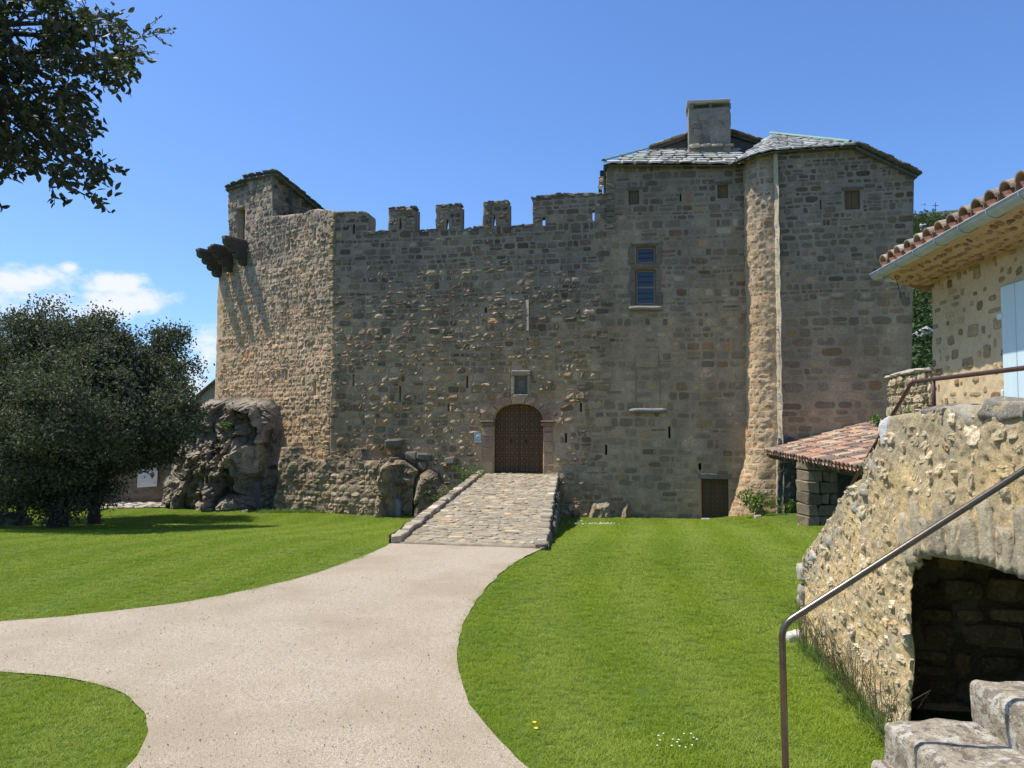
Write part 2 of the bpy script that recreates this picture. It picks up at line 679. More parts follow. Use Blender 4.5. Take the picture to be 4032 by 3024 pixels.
# ------------------------------------------------------------------ materials
def rock_mat(name, base=None, var=.35, scale=9.0, bump=.35, dark=(.05, .05, .045), dark_amt=.35, pale=(.5, .48, .42), pale_amt=.12, rough=.92, bdist=.03, lichen=None, streak=0.0):
    m = bpy.data.materials.new(name)
    m.use_nodes = True
    t = NT(m.node_tree)
    geo = t.n('ShaderNodeNewGeometry')
    pos = geo.outputs['Position']
    if base is None:
        at = t.n('ShaderNodeAttribute', attribute_name='tint')
        c = at.outputs['Color']
    else:
        rgb = t.n('ShaderNodeRGB')
        rgb.outputs[0].default_value = (*base, 1)
        c = rgb.outputs[0]
    n1 = t.noise(scale, pos, 5, .6)
    n2 = t.noise(scale * 4.3, pos, 4, .65)
    n3 = t.noise(scale * .22, pos, 3, .5)
    f = t.m('ADD', t.m('MULTIPLY', t.m('SUBTRACT', n1, .5), var * 2.2), t.m('MULTIPLY', t.m('SUBTRACT', n2, .5), var * 1.8))
    f = t.m('ADD', f, t.m('MULTIPLY', t.m('SUBTRACT', n3, .5), var * 1.2))
    f = t.m('ADD', f, 1.0)
    if streak:
        mp = t.n('ShaderNodeMapping', i_0=pos)
        mp.inputs['Scale'].default_value = (1.3, 1.3, .16)
        ns = t.noise(1.0, mp.outputs[0], 5, .62)
        nb = t.noise(.35, pos, 4, .6)
        f = t.m('MULTIPLY', f, t.ramp(ns, .36, .64, 1 - streak, 1 + streak * .45))
        f = t.m('MULTIPLY', f, t.ramp(nb, .32, .66, 1 - streak * .8, 1 + streak * .4))
    cc = t.n('ShaderNodeCombineXYZ', i_0=f, i_1=f, i_2=t.m('MULTIPLY', f, 1.0))
    c = t.mix(1.0, c, cc.outputs[0], 'MULTIPLY')
    if dark_amt:
        nd = t.noise(scale * .9, t.n('ShaderNodeVectorMath', operation='ADD', i_0=pos, i_1=(7.3, 1.1, 4.2)).outputs[0], 6, .7)
        c = t.mix(t.m('MULTIPLY', t.ramp(nd, .52, .68), dark_amt), c, dark)
    if pale_amt:
        npl = t.noise(scale * 1.4, t.n('ShaderNodeVectorMath', operation='ADD', i_0=pos, i_1=(-3.3, 9.1, 2.2)).outputs[0], 5, .65)
        c = t.mix(t.m('MULTIPLY', t.ramp(npl, .56, .66), pale_amt), c, pale)
    if lichen:
        for k, (lc, ls, lo, la) in enumerate(lichen):
            nl = t.noise(ls, t.n('ShaderNodeVectorMath', operation='ADD', i_0=pos, i_1=(k * 5.3, 2.1, 8.2)).outputs[0], 4, .6)
            c = t.mix(t.m('MULTIPLY', t.ramp(nl, lo, lo + .05), la), c, lc)
    bs = t.n('ShaderNodeBsdfPrincipled', i_Base_Color=c, i_Roughness=rough)
    bs.inputs['Specular IOR Level'].default_value = .25
    bh = t.m('ADD', n1, t.m('MULTIPLY', n2, .55))
    bh = t.m('ADD', bh, t.m('MULTIPLY', t.noise(scale * 14, pos, 3, .6), .25))
    bp = t.n('ShaderNodeBump', i_Height=bh, i_Strength=bump, i_Distance=bdist)
    t.t.links.new(bp.outputs[0], bs.inputs['Normal'])
    out = t.n('ShaderNodeOutputMaterial')
    t.t.links.new(bs.outputs[0], out.inputs[0])
    return m


def plain(name, col, rough=.6, metal=0.0, spec=.4, var=.15, scale=20.0, bump=.1, streak=False, attr=False):
    m = bpy.data.materials.new(name)
    m.use_nodes = True
    t = NT(m.node_tree)
    geo = t.n('ShaderNodeNewGeometry')
    pos = geo.outputs['Position']
    if streak:
        mp = t.n('ShaderNodeMapping', i_0=pos)
        mp.inputs['Scale'].default_value = (1, 1, .08)
        pos = mp.outputs[0]
    n = t.noise(scale, pos, 5, .6)
    n2 = t.noise(scale * .17, pos, 3, .5)
    f = t.m('ADD', 1.0, t.m('ADD', t.m('MULTIPLY', t.m('SUBTRACT', n, .5), var * 3), t.m('MULTIPLY', t.m('SUBTRACT', n2, .5), var * 2)))
    cc = t.n('ShaderNodeCombineXYZ', i_0=f, i_1=f, i_2=f)
    if attr:
        c0 = t.n('ShaderNodeAttribute', attribute_name='tint').outputs['Color']
    else:
        rgb = t.n('ShaderNodeRGB')
        rgb.outputs[0].default_value = (*col, 1)
        c0 = rgb.outputs[0]
    c = t.mix(1.0, c0, cc.outputs[0], 'MULTIPLY')
    bs = t.n('ShaderNodeBsdfPrincipled', i_Base_Color=c, i_Roughness=rough, i_Metallic=metal)
    bs.inputs['Specular IOR Level'].default_value = spec
    if bump:
        bp = t.n('ShaderNodeBump', i_Height=n, i_Strength=bump, i_Distance=.01)
        t.t.links.new(bp.outputs[0], bs.inputs['Normal'])
    out = t.n('ShaderNodeOutputMaterial')
    t.t.links.new(bs.outputs[0], out.inputs[0])
    return m


def leaf_mat(name, c1, c2, rough=.45, spec=.5, trans=.25, nscale=1.2):
    m = bpy.data.materials.new(name)
    m.use_nodes = True
    t = NT(m.node_tree)
    at = t.n('ShaderNodeAttribute', attribute_name='tint')
    sp = t.n('ShaderNodeSeparateColor', i_0=at.outputs['Color'])
    c = t.mix(sp.outputs[0], c1, c2)
    bs = t.n('ShaderNodeBsdfPrincipled', i_Base_Color=c, i_Roughness=rough)
    bs.inputs['Specular IOR Level'].default_value = spec
    tr = t.n('ShaderNodeBsdfTranslucent', i_0=t.mix(.5, c, (.10, .16, .02)))
    mx = t.n('ShaderNodeMixShader', i_0=trans, i_1=bs.outputs[0], i_2=tr.outputs[0])
    out = t.n('ShaderNodeOutputMaterial')
    t.t.links.new(mx.outputs[0], out.inputs[0])
    return m


def grass_mat(name):
    m = bpy.data.materials.new(name)
    m.use_nodes = True
    t = NT(m.node_tree)
    geo = t.n('ShaderNodeNewGeometry')
    pos = geo.outputs['Position']
    at = t.n('ShaderNodeAttribute', attribute_name='tint')
    sp = t.n('ShaderNodeSeparateColor', i_0=at.outputs['Color'])
    n1 = t.noise(.45, pos, 4, .55)
    n2 = t.noise(2.6, pos, 4, .6)
    c = t.mix(t.ramp(n1, .36, .66), (.165, .272, .012), (.245, .335, .016))
    c = t.mix(t.m('MULTIPLY', t.ramp(n2, .55, .75), .4), c, (.27, .32, .070))
    # mowing stripes that swing round towards the gate
    sx = t.n('ShaderNodeSeparateXYZ', i_0=pos)
    ph = t.m('ADD', t.m('MULTIPLY', sx.outputs[0], 4.4), t.m('MULTIPLY', t.m('SINE', t.m('MULTIPLY', sx.outputs[1], .16)), 6.0))
    st = t.m('ADD', t.m('MULTIPLY', t.m('SINE', ph), .5), .5)
    c = t.mix(t.m('MULTIPLY', st, .48), c, (.38, .43, .09))
    c = t.mix(t.m('MULTIPLY', t.m('POWER', sp.outputs[0], 2.0), .9), c, (.40, .44, .09))
    bs = t.n('ShaderNodeBsdfPrincipled', i_Base_Color=c, i_Roughness=.6)
    bs.inputs['Specular IOR Level'].default_value = .12
    tr = t.n('ShaderNodeBsdfTranslucent', i_0=t.mix(.5, c, (.30, .40, .02)))
    mx = t.n('ShaderNodeMixShader', i_0=.33, i_1=bs.outputs[0], i_2=tr.outputs[0])
    out = t.n('ShaderNodeOutputMaterial')
    t.t.links.new(mx.outputs[0], out.inputs[0])
    return m


def soil_mat(name):
    m = bpy.data.materials.new(name)
    m.use_nodes = True
    t = NT(m.node_tree)
    pos = t.n('ShaderNodeNewGeometry').outputs['Position']
    n1 = t.noise(.5, pos, 5, .6)
    n2 = t.noise(45, pos, 4, .7)
    c = t.mix(n1, (.050, .085, .012), (.080, .120, .016))
    c = t.mix(t.ramp(n2, .4, .7), c, (.105, .155, .020))
    bs = t.n('ShaderNodeBsdfPrincipled', i_Base_Color=c, i_Roughness=.95)
    bs.inputs['Specular IOR Level'].default_value = .1
    bp = t.n('ShaderNodeBump', i_Height=n2, i_Strength=.5, i_Distance=.03)
    t.t.links.new(bp.outputs[0], bs.inputs['Normal'])
    out = t.n('ShaderNodeOutputMaterial')
    t.t.links.new(bs.outputs[0], out.inputs[0])
    return m


def gravel_mat(name):
    m = bpy.data.materials.new(name)
    m.use_nodes = True
    t = NT(m.node_tree)
    pos = t.n('ShaderNodeNewGeometry').outputs['Position']
    v = t.n('ShaderNodeTexVoronoi', i_Scale=120.0)
    t.t.links.new(pos, v.inputs['Vector'])
    sp = t.n('ShaderNodeSeparateColor', i_0=v.outputs['Color'])
    n1 = t.noise(.55, pos, 5, .6)
    n2 = t.noise(9, pos, 5, .7)
    c = t.mix(sp.outputs[0], (.36, .282, .19), (.50, .405, .285))
    c = t.mix(t.ramp(sp.outputs[1], .90, .97), c, (.17, .13, .095))
    c = t.mix(t.ramp(sp.outputs[2], .86, .95), c, (.60, .55, .45))
    c = t.mix(t.m('MULTIPLY', t.ramp(n1, .40, .66), .6), c, (.33, .262, .168))
    c = t.mix(t.m('MULTIPLY', t.ramp(n2, .5, .72), .18), c, (.32, .24, .165))
    bs = t.n('ShaderNodeBsdfPrincipled', i_Base_Color=c, i_Roughness=.9)
    bs.inputs['Specular IOR Level'].default_value = .15
    h = t.m('ADD', t.m('MULTIPLY', v.outputs['Distance'], -1.0), t.m('MULTIPLY', n2, .8))
    bp = t.n('ShaderNodeBump', i_Height=h, i_Strength=.7, i_Distance=.012)
    t.t.links.new(bp.outputs[0], bs.inputs['Normal'])
    out = t.n('ShaderNodeOutputMaterial')
    t.t.links.new(bs.outputs[0], out.inputs[0])
    return m


M = {}
M['stone'] = rock_mat('castle_stone', None, .34, 15.0, .8, (.045, .043, .04), .35, (.42, .38, .31), .20, bdist=.04, streak=.12)
M['mortar'] = rock_mat('castle_mortar', None, .26, 11.0, .7, (.09, .085, .075), .25, (.42, .37, .28), .2, bdist=.03, streak=.14)
M['rock'] = rock_mat('outcrop_rock', None, .46, 4.0, 1.0, (.035, .032, .025), .62, (.46, .42, .33), .4, bdist=.10, streak=.25)
M['near_mortar'] = rock_mat('yellow_mortar', None, .36, 32.0, 1.0, (.24, .18, .11), .40, (.72, .60, .40), .40, bdist=.030,
                             lichen=[((.24, .19, .125), 34.0, .60, .7), ((.50, .42, .29), 3.0, .50, .5)])
M['near_stone'] = rock_mat('rubble_stone', None, .42, 26.0, 1.0, (.13, .10, .07), .4, (.72, .65, .52), .45, bdist=.02)
M['step'] = rock_mat('lichen_step', None, .42, 20.0, 1.0, (.13, .10, .07), .65, (.60, .54, .42), .45, bdist=.022,
                     lichen=[((.60, .55, .44), 9.0, .545, .80), ((.19, .145, .110), 13.0, .53, .8), ((.52, .27, .04), 11.0, .70, .9), ((.52, .48, .38), 19.0, .55, .6), ((.10, .085, .07), 30.0, .58, .6)])
M['cobble'] = rock_mat('cobble', None, .25, 12.0, .5, (.14, .12, .10), .3, (.70, .64, .54), .3, bdist=.02)
M['slate'] = rock_mat('roof_slab', None, .25, 8.0, .5, (.10, .10, .10), .35, (.55, .55, .52), .35, bdist=.02)
M['house'] = rock_mat('house_render', None, .16, 12.0, .7, (.30, .22, .13), .25, (.66, .54, .36), .25, bdist=.02)
M['plaster'] = rock_mat('chimney_plaster', None, .3, 4.0, .5, (.05, .05, .05), .5, (.34, .32, .28), .4, bdist=.02)
M['tile'] = rock_mat('canal_tile', None, .32, 14.0, .4, (.055, .045, .04), .45, (.52, .46, .36), .28, bdist=.01, rough=.85)
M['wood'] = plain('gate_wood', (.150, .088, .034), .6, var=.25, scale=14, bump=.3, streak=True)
M['wood_shade'] = plain('gate_wood_shade', (.072, .044, .019), .7, var=.25, scale=14, bump=.3, streak=True)  # gate wood darkened for the backings, shade of the recesses put into colour
M['wood_mid'] = plain('gate_wood_mid', (.122, .072, .028), .65, var=.25, scale=14, bump=.3, streak=True)  # halfway tone between the painted recess shade and the coffers
M['beam'] = plain('dark_beam', (.09, .06, .04), .8, var=.25, scale=12, bump=.3)
M['sash'] = plain('window_frame', (.30, .22, .14), .5, var=.1)
M['rust'] = plain('rusted_rail', (.075, .038, .027), .55, metal=.25, var=.3, scale=40, bump=.2)
M['steel'] = plain('worn_rail', (.16, .125, .09), .34, metal=.85, var=.25, scale=30, bump=.1)
M['zinc'] = plain('zinc_gutter', (.42, .46, .47), .5, metal=.45, var=.18, scale=6, bump=.05)
M['shutter'] = plain('pale_blue_paint', (.58, .69, .69), .55, var=.05, scale=8, bump=.1, streak=True)
M['copper'] = plain('green_ridge', (.16, .27, .19), .6, var=.2, scale=9, bump=.1)
M['white'] = plain('white_print', (.66, .65, .61), .6, var=.04)
M['print'] = plain('ink_grey', (.25, .25, .25), .7, var=.02, bump=0)
M['print_dark'] = plain('ink_dark', (.05, .045, .035), .7, var=.02, bump=0)
M['print_red'] = plain('ink_red', (.17, .045, .035), .7, var=.1, bump=0)
M['plaque'] = plain('plaque_glass', (.42, .47, .50), .25, var=.03, bump=0)
M['black'] = plain('black_plastic', (.02, .02, .02), .5, var=.1)
M['orange'] = plain('orange_plastic', (.36, .17, .07), .5, var=.1)
M['bark'] = plain('bark', (.07, .06, .05), .9, var=.35, scale=16, bump=.6)
M['twig'] = plain('pale_twig', (.19, .15, .11), .8, var=.25, scale=30, bump=.2)
M['oak_leaf'] = leaf_mat('oak_leaf', (.040, .048, .022), (.215, .205, .125), .7, .12, .20)
M['near_leaf'] = leaf_mat('near_oak_leaf', (.014, .022, .012), (.125, .105, .055), .5, .3, .26)
M['weed'] = leaf_mat('weed_leaf', (.07, .14, .02), (.20, .30, .05), .5, .4, .35)
M['dry'] = leaf_mat('dry_stalk', (.10, .105, .035), (.26, .22, .11), .7, .2, .3)
M['petal'] = plain('daisy_petal', (.8, .8, .78), .6, var=.02, bump=0)
M['yellow'] = plain('dandelion_yellow', (.75, .50, .02), .6, var=.05, bump=0)
M['grass'] = grass_mat('grass_blade')
M['soil'] = soil_mat('turf')
M['gravel'] = gravel_mat('pink_gravel')
M['hill_soil'] = rock_mat('hill_ground', (.055, .07, .035), .4, .05, .3, (.02, .03, .015), .5, (.35, .34, .31), .5)
M['hill_leaf'] = leaf_mat('hill_leaf', (.022, .045, .013), (.07, .105, .03), .6, .2, .2)


def glass_mat():
    m = bpy.data.materials.new('window_glass')
    m.use_nodes = True
    t = NT(m.node_tree)
    a = t.n('ShaderNodeBsdfPrincipled', i_Base_Color=(.018, .021, .027, 1), i_Roughness=.10)
    a.inputs['IOR'].default_value = 1.5
    b = t.n('ShaderNodeBsdfGlossy', i_Color=(.75, .85, 1, 1), i_Roughness=.04)
    mx = t.n('ShaderNodeMixShader', i_0=.012, i_1=a.outputs[0], i_2=b.outputs[0])
    out = t.n('ShaderNodeOutputMaterial')
    t.t.links.new(mx.outputs[0], out.inputs[0])
    return m


M['glass'] = glass_mat()

# ================================================================== ground
K = 4032 / 2212.0


def gz(x, y):
    x, y = np.asarray(x, float), np.asarray(y, float)
    s = sstep(y, 15.0, 29.5)
    return -.90 * s * (1 - .42 * sstep(x, 7.0, 10.0)) - .0


def lawn_terrain():
    ax = np.concatenate([-np.geomspace(3000, 60, 14), np.linspace(-50, 50, 101), np.geomspace(60, 3000, 14)])
    ay = np.concatenate([-np.geomspace(3000, 20, 14), np.linspace(-15, 45, 121), np.geomspace(50, 3000, 16)])
    X, Y = np.meshgrid(ax, ay)
    Z = gz(X, Y) - .012
    obj_np('lawn', np.stack([X, Y, Z], -1), grid_quads(len(ay), len(ax)), M['soil'], smooth=True, kind='structure')


lawn_terrain()


def smooth_poly(pts, n=6):
    P = np.asarray(pts, float)
    out = []
    for i in range(len(P) - 1):
        p0, p1, p2, p3 = P[max(i - 1, 0)], P[i], P[i + 1], P[min(i + 2, len(P) - 1)]
        for t in np.linspace(0, 1, n, endpoint=False):
            out.append(.5 * ((2 * p1) + (-p0 + p2) * t + (2 * p0 - 5 * p1 + 4 * p2 - p3) * t * t + (-p0 + 3 * p1 - 3 * p2 + p3) * t ** 3))
    out.append(P[-1])
    return np.array(out)


gp = lambda pts: [on_level(x * K, y * K)[:2] for x, y in pts]
path_left = gp([(846, 1173), (800, 1195), (690, 1235), (580, 1265), (400, 1300), (200, 1325), (0, 1342), (-420, 1368)])
path_right = gp([(1176, 1183), (1112, 1215), (1060, 1260), (1008, 1330), (989, 1390), (991, 1440), (1010, 1510), (1050, 1570), (1100, 1622), (1142, 1659)])
path_near = gp([(-520, 1415), (-260, 1436), (0, 1452), (150, 1465), (255, 1495), (303, 1530), (319, 1570), (305, 1620), (275, 1659)])
pl = smooth_poly(path_left)
pr_ = smooth_poly(path_right)
pn = smooth_poly(path_near)
tail_r = np.array([[pr_[-1][0] + .5, 4.6], [pr_[-1][0] + 1.1, 2.5], [pr_[-1][0] + 1.4, -4]])
tail_l = np.array([[pn[-1][0] - .2, 4.6], [pn[-1][0] - .3, 2.5], [pn[-1][0] - .3, -4]])
PATH = np.concatenate([pl[::-1], pr_, tail_r, tail_l[::-1], pn[::-1]])


def flat_sheet(name, poly, z, mat, res, **k):
    f = Frame(0, 0, 0)
    f.w = lambda u, v, d=0: np.stack([np.broadcast_to(u, np.shape(u)), v, np.broadcast_to(d, np.shape(u))], -1)
    return panel(f, poly, [], res, lambda u, v, s: z + .003 * fbm(np.stack([u * .8, v * .8], -1), 3, 5), 0, name, mat, None,
                 lambda u, v: np.full((len(u), 3), .5), **k)


PATH_E = rough_line(PATH, .10, .022, 14)
flat_sheet('gravel_path', PATH_E, .004, M['gravel'], .12, kind='structure')


def pebbles():
    """Loose chips lying on the path, one object nobody could count."""
    n = 9000
    y = 4.9 + 9.0 * rng.random(n) ** 1.5
    x = rng.uniform(-8, 2.6, n)
    s, _ = sd_poly(np.stack([x, y], -1), PATH)
    k = s < -.02
    x, y = x[k], y[k]
    n = len(x)
    r = rng.uniform(.0025, .008, n) * rng.choice([1, 1, 1, 1.5], n)
    base = np.array([[1, 0, 0], [-.5, .87, 0], [-.5, -.87, 0], [.3, .3, .8], [-.4, 0, .75]])
    ang = rng.uniform(0, 6.28, n)
    B = base[None] * rng.uniform(.6, 1.3, (n, 5, 3))
    c, s_ = np.cos(ang)[:, None], np.sin(ang)[:, None]
    V = np.stack([(B[..., 0] * c - B[..., 1] * s_) * r[:, None] + x[:, None], (B[..., 0] * s_ + B[..., 1] * c) * r[:, None] + y[:, None],
                  B[..., 2] * r[:, None] + .011], -1)
    F = np.array([[0, 1, 3], [1, 4, 3], [1, 2, 4], [2, 0, 4], [0, 3, 4]])
    F = (F[None] + (np.arange(n) * 5)[:, None, None]).reshape(-1, 3)
    tone = rng.choice([.12, .3, .5, .62], n, p=[.2, .3, .35, .15])
    C = np.repeat(tone[:, None] * np.array([[1.05, .93, .84]]), 5, 0)
    obj_np('loose_gravel', V, F, M['cobble'], col=C, kind='stuff')


pebbles()

# ================================================================== castle
FA = Frame(.25, 30.0, radians(9))
_c = FA.w(FA.px(1308, 1600)[0], 0)
LA = Frame(_c[0], _c[1], radians(38))
RA = FA.off(1.02)
castle = thing('castle', 'old rubble stone castle with battlements, slab roofs and an arched wooden gate', 'castle', (.25, 30.0, -.9))
pool = StonePool()
crng = np.random.default_rng(21)


def bulge(u, z):
    b = .034 * np.maximum(0, 9.0 - z) * (1 - sstep(u, 2.4, 4.2))
    return b + .030 * fbm(np.stack([u * .55, z * .55], -1), 3, 11)


def dF(u, z, s): return bulge(u, z) + .012 * fbm(np.stack([u * 5, z * 5], -1), 2, 3)
def dL(u, z, s): return .035 * fbm(np.stack([u * .7, z * .7], -1), 3, 5) + .03 * np.maximum(0, 6 - z) + .012 * fbm(np.stack([u * 5, z * 5], -1), 3, 9)
def dR(u, z, s): return .03 * fbm(np.stack([u * .5, z * .5], -1), 3, 15) + .012 * fbm(np.stack([u * 5, z * 5], -1), 2, 4)


def age(u, z, off=0.0):
    """0 where the masonry is tan and clean, 1 where it is grey with old lichen (high on the walls)."""
    return np.clip(sstep(np.asarray(z) + 1.6 * vnoise(np.stack([np.asarray(u) * .5, np.asarray(z) * .4], -1), 8) + off, 4.2, 11.0), 0, 1)


def mortar_col(u, z, off=0.0, k=1.0):
    a = age(u, z, off)[:, None]
    return k * ((1 - a) * np.array([[.485, .330, .184]]) + a * np.array([[.330, .250, .180]]))


def stone_cols(st, r, off=0.0, k=1.0, contrast=1.0):
    a = age(st[:, 0], st[:, 1], off)[:, None]
    n = len(st)
    base = (1 - a) * np.array([[.395, .268, .148]]) + a * np.array([[.168, .128, .092]])
    mc = mortar_col(st[:, 0], st[:, 1], off) * .92
    f = (r.random((n, 1)) ** 1.25) * .92
    base = base * (1 - f) + mc * f
    v = r.lognormal(0, .30 * contrast, (n, 1)).clip(.45, 1.8)
    tint = np.ones((n, 3))
    q = r.random(n)
    tint[q < .06] = (1.10, .88, .70)
    tint[(q > .10) & (q < .20)] = (.97, .975, .985)
    tint[(q > .22) & (q < .34)] = (1.08, 1.01, .88)
    c = k * base * v * tint
    return c * np.minimum(1, .58 / c.max(1))[:, None]


def trim_stones(st, holes):
    """Stones stop at the openings instead of bridging them."""
    for h in holes:
        if len(h) > 4: continue
        a0, a1, b0, b1 = h[:, 0].min(), h[:, 0].max(), h[:, 1].min(), h[:, 1].max()
        l, r_, lo, hi = st[:, 0] - st[:, 2], st[:, 0] + st[:, 2], st[:, 1] - st[:, 3], st[:, 1] + st[:, 3]
        hit = (l < a1) & (r_ > a0) & (lo < b1 - .02) & (hi > b0 + .02)
        add = []
        for i in np.nonzero(hit)[0]:
            if a0 - l[i] > .10: add.append(((l[i] + a0 - .01) / 2, st[i, 1], (a0 - .01 - l[i]) / 2, st[i, 3]))
            if r_[i] - a1 > .10: add.append(((r_[i] + a1 + .01) / 2, st[i, 1], (r_[i] - a1 - .01) / 2, st[i, 3]))
        st = st[~hit]
        if add: st = np.concatenate([st, np.array(add)])
    return st


def add_wall_stones(fr, outline, holes, disp, rect, hr, wr, ampf, off=0.0, k=1.0, contrast=1.0, split=.16, mat='stone', tilt=.25, rough=.35, gap=.012, **kw):
    st = courses(*rect, hr, wr, crng, split, gap)
    st = trim_stones(st, holes)
    amp = ampf(st, crng)
    V, keep, Q = stone_patches(fr, st, disp, amp, crng, outline, holes, tilt=tilt, rough=rough, **kw)
    pool.add(V, stone_cols(st[keep], crng, off, k, contrast), Q, M[mat])


def rect_px(fr, x0, y0, x1, y1, d=0.0):
    a, b = fr.px(x0, y0, d), fr.px(x1, y1, d)
    return np.array([[a[0], b[1]], [b[0], b[1]], [b[0], a[1]], [a[0], a[1]]])


# ---- openings of the long facade
gx0, gz0 = FA.px(1944, 1862, .15)
gx1, gzt = FA.px(2139, 1590, .15)
gzs = FA.px(2040, 1668, .15)[1]
arc = [(gx0 + (gx1 - gx0) * (.5 - .5 * np.sign(cos(a)) * abs(cos(a)) ** .80), gzs + (gzt - gzs) * sin(a) ** .86) for a in np.linspace(0, pi, 17)]
GATE = np.array([(gx1, gz0 - .05), *arc[::-1], (gx0, gz0 - .05)])
NICHE = rect_px(FA, 2025, 1479, 2076, 1552, .2)
WIN_U = rect_px(FA, 2504, 970, 2583, 1036)
WIN_L = rect_px(FA, 2501, 1060, 2583, 1200)
SW1 = rect_px(FA, 2475, 750, 2517, 804)
SW2 = rect_px(FA, 2825, 727, 2868, 780)
DOOR = rect_px(FA, 2762, 1886, 2871, 2042)
LITSLIT = rect_px(FA, 2067, 1181, 2082, 1303, .1)
SLITS_F = [(1389, 1474, 1397, 1522), (1572, 1519, 1581, 1584), (1764, 1587, 1772, 1620), (1835, 1478, 1844, 1529), (2284, 1586, 2292, 1623),
           (2225, 1704, 2234, 1744), (2382, 1749, 2391, 1792), (2632, 1680, 2641, 1727), (2751, 1825, 2764, 1852), (2677, 758, 2684, 793), (1907, 1209, 1917, 1232)]
slit_polys = [rect_px(FA, *q, .1) for q in SLITS_F]
holesF = [GATE, NICHE, WIN_U, WIN_L, SW1, SW2, DOOR, LITSLIT] + slit_polys
# parapet slits that show sky, in the stretch of parapet that belongs to the wall
holesF += [rect_px(FA, 1389, 884, 1397, 921), rect_px(FA, 2137, 853, 2147, 888), rect_px(FA, 2333, 826, 2341, 869)]
topF = [(1300, 833), (1345, 829), (1400, 831), (1440, 832), (1451, 838), (1452, 917), (1530, 910), (1637, 909), (1716, 907), (1815, 905), (1902, 895), (2004, 892),
        (2097, 886), (2098, 781), (2150, 772), (2201, 767), (2290, 766), (2390, 763), (2391, 648)]
tF = FA.pts(topF)
tF[0, 0] = FA.px(1308, 1000)[0]
outF = np.concatenate([[[FA.px(1308, 1900)[0], -1.4]], tF, [[9.45, 12.42], [9.45, -1.4]]])
i_hi = len(outF)
outF_r = rough_line(outF, .18, .035, 4)
back_top = float(tF[5, 1]) - .3
panel(FA, outF_r, holesF, .055, dF, .85, 'curtain_wall', M['mortar'], castle, lambda u, z: mortar_col(u, z), back=False, splay=splayed(holesF[-3:], 4.5, 1.5))


def closing(fr, rects, d, name):
    mb = MB()
    for r_ in rects:
        u0, z0, u1, z1 = r_
        mb.add(fr.w(np.array([u0, u1, u1, u0]), np.array([z0, z0, z1, z1]), d), [[0, 1, 2, 3]], col=(.12, .11, .095))
    mb.build(name, M['mortar'], castle)


closing(FA, [(-7.7, -1.4, 3.4, back_top), (3.405, -1.4, 9.4, 12.3)], -.856, 'dark_backing')  # dark sheet added behind the wall, keeps sky out of the slits


def ampF(st, r):
    right = sstep(st[:, 0], 2.2, 4.0)
    low = sstep(-st[:, 1], -10.0, -6.5)
    a = (.013 + .021 * low) * (1 - right) + .006 * right
    return a * r.uniform(.35, 1.9, len(st))


trims = [GATE * np.array([1.0, 1.0]) + 0, ]
# stones keep clear of the dressed surrounds
ex = lambda poly, m: np.array([[poly[:, 0].min() - m, poly[:, 1].min() - m], [poly[:, 0].max() + m, poly[:, 1].min() - m], [poly[:, 0].max() + m, poly[:, 1].max() + m], [poly[:, 0].min() - m, poly[:, 1].max() + m]])
gate_keep = np.array([(gx1 + .46, gz0 - .1), (gx1 + .46, gzs + .05)] + [((gx0 + gx1) / 2 + (u_ - (gx0 + gx1) / 2) * 1.40, gzs + (z_ - gzs) * 1.40) for u_, z_ in arc[::-1]] + [(gx0 - .46, gzs + .05), (gx0 - .46, gz0 - .1)])
clearF = [gate_keep, ex(NICHE, .14), ex(WIN_U, .10), ex(WIN_L, .10), ex(SW1, .06), ex(SW2, .06), ex(DOOR, .07), ex(LITSLIT, .02)] + [ex(h, .015) for h in slit_polys + holesF[-3:]]
outF_s = outF.copy()
add_wall_stones(FA, outF_s, clearF, dF, (-7.7, 3.3, -1.2, 12.2), (.13, .33), (.16, .60), ampF, contrast=1.0, rough=.7, tilt=.4)
add_wall_stones(FA, outF_s, clearF, dF, (3.3, 9.5, -1.2, 4.6), (.18, .42), (.26, .86), ampF, contrast=.75, off=-.6, k=1.05)
add_wall_stones(FA, outF_s, clearF, dF, (3.3, 9.5, 4.75, 12.7), (.12, .36), (.16, .72), ampF, contrast=.85, off=-.6, k=1.05)

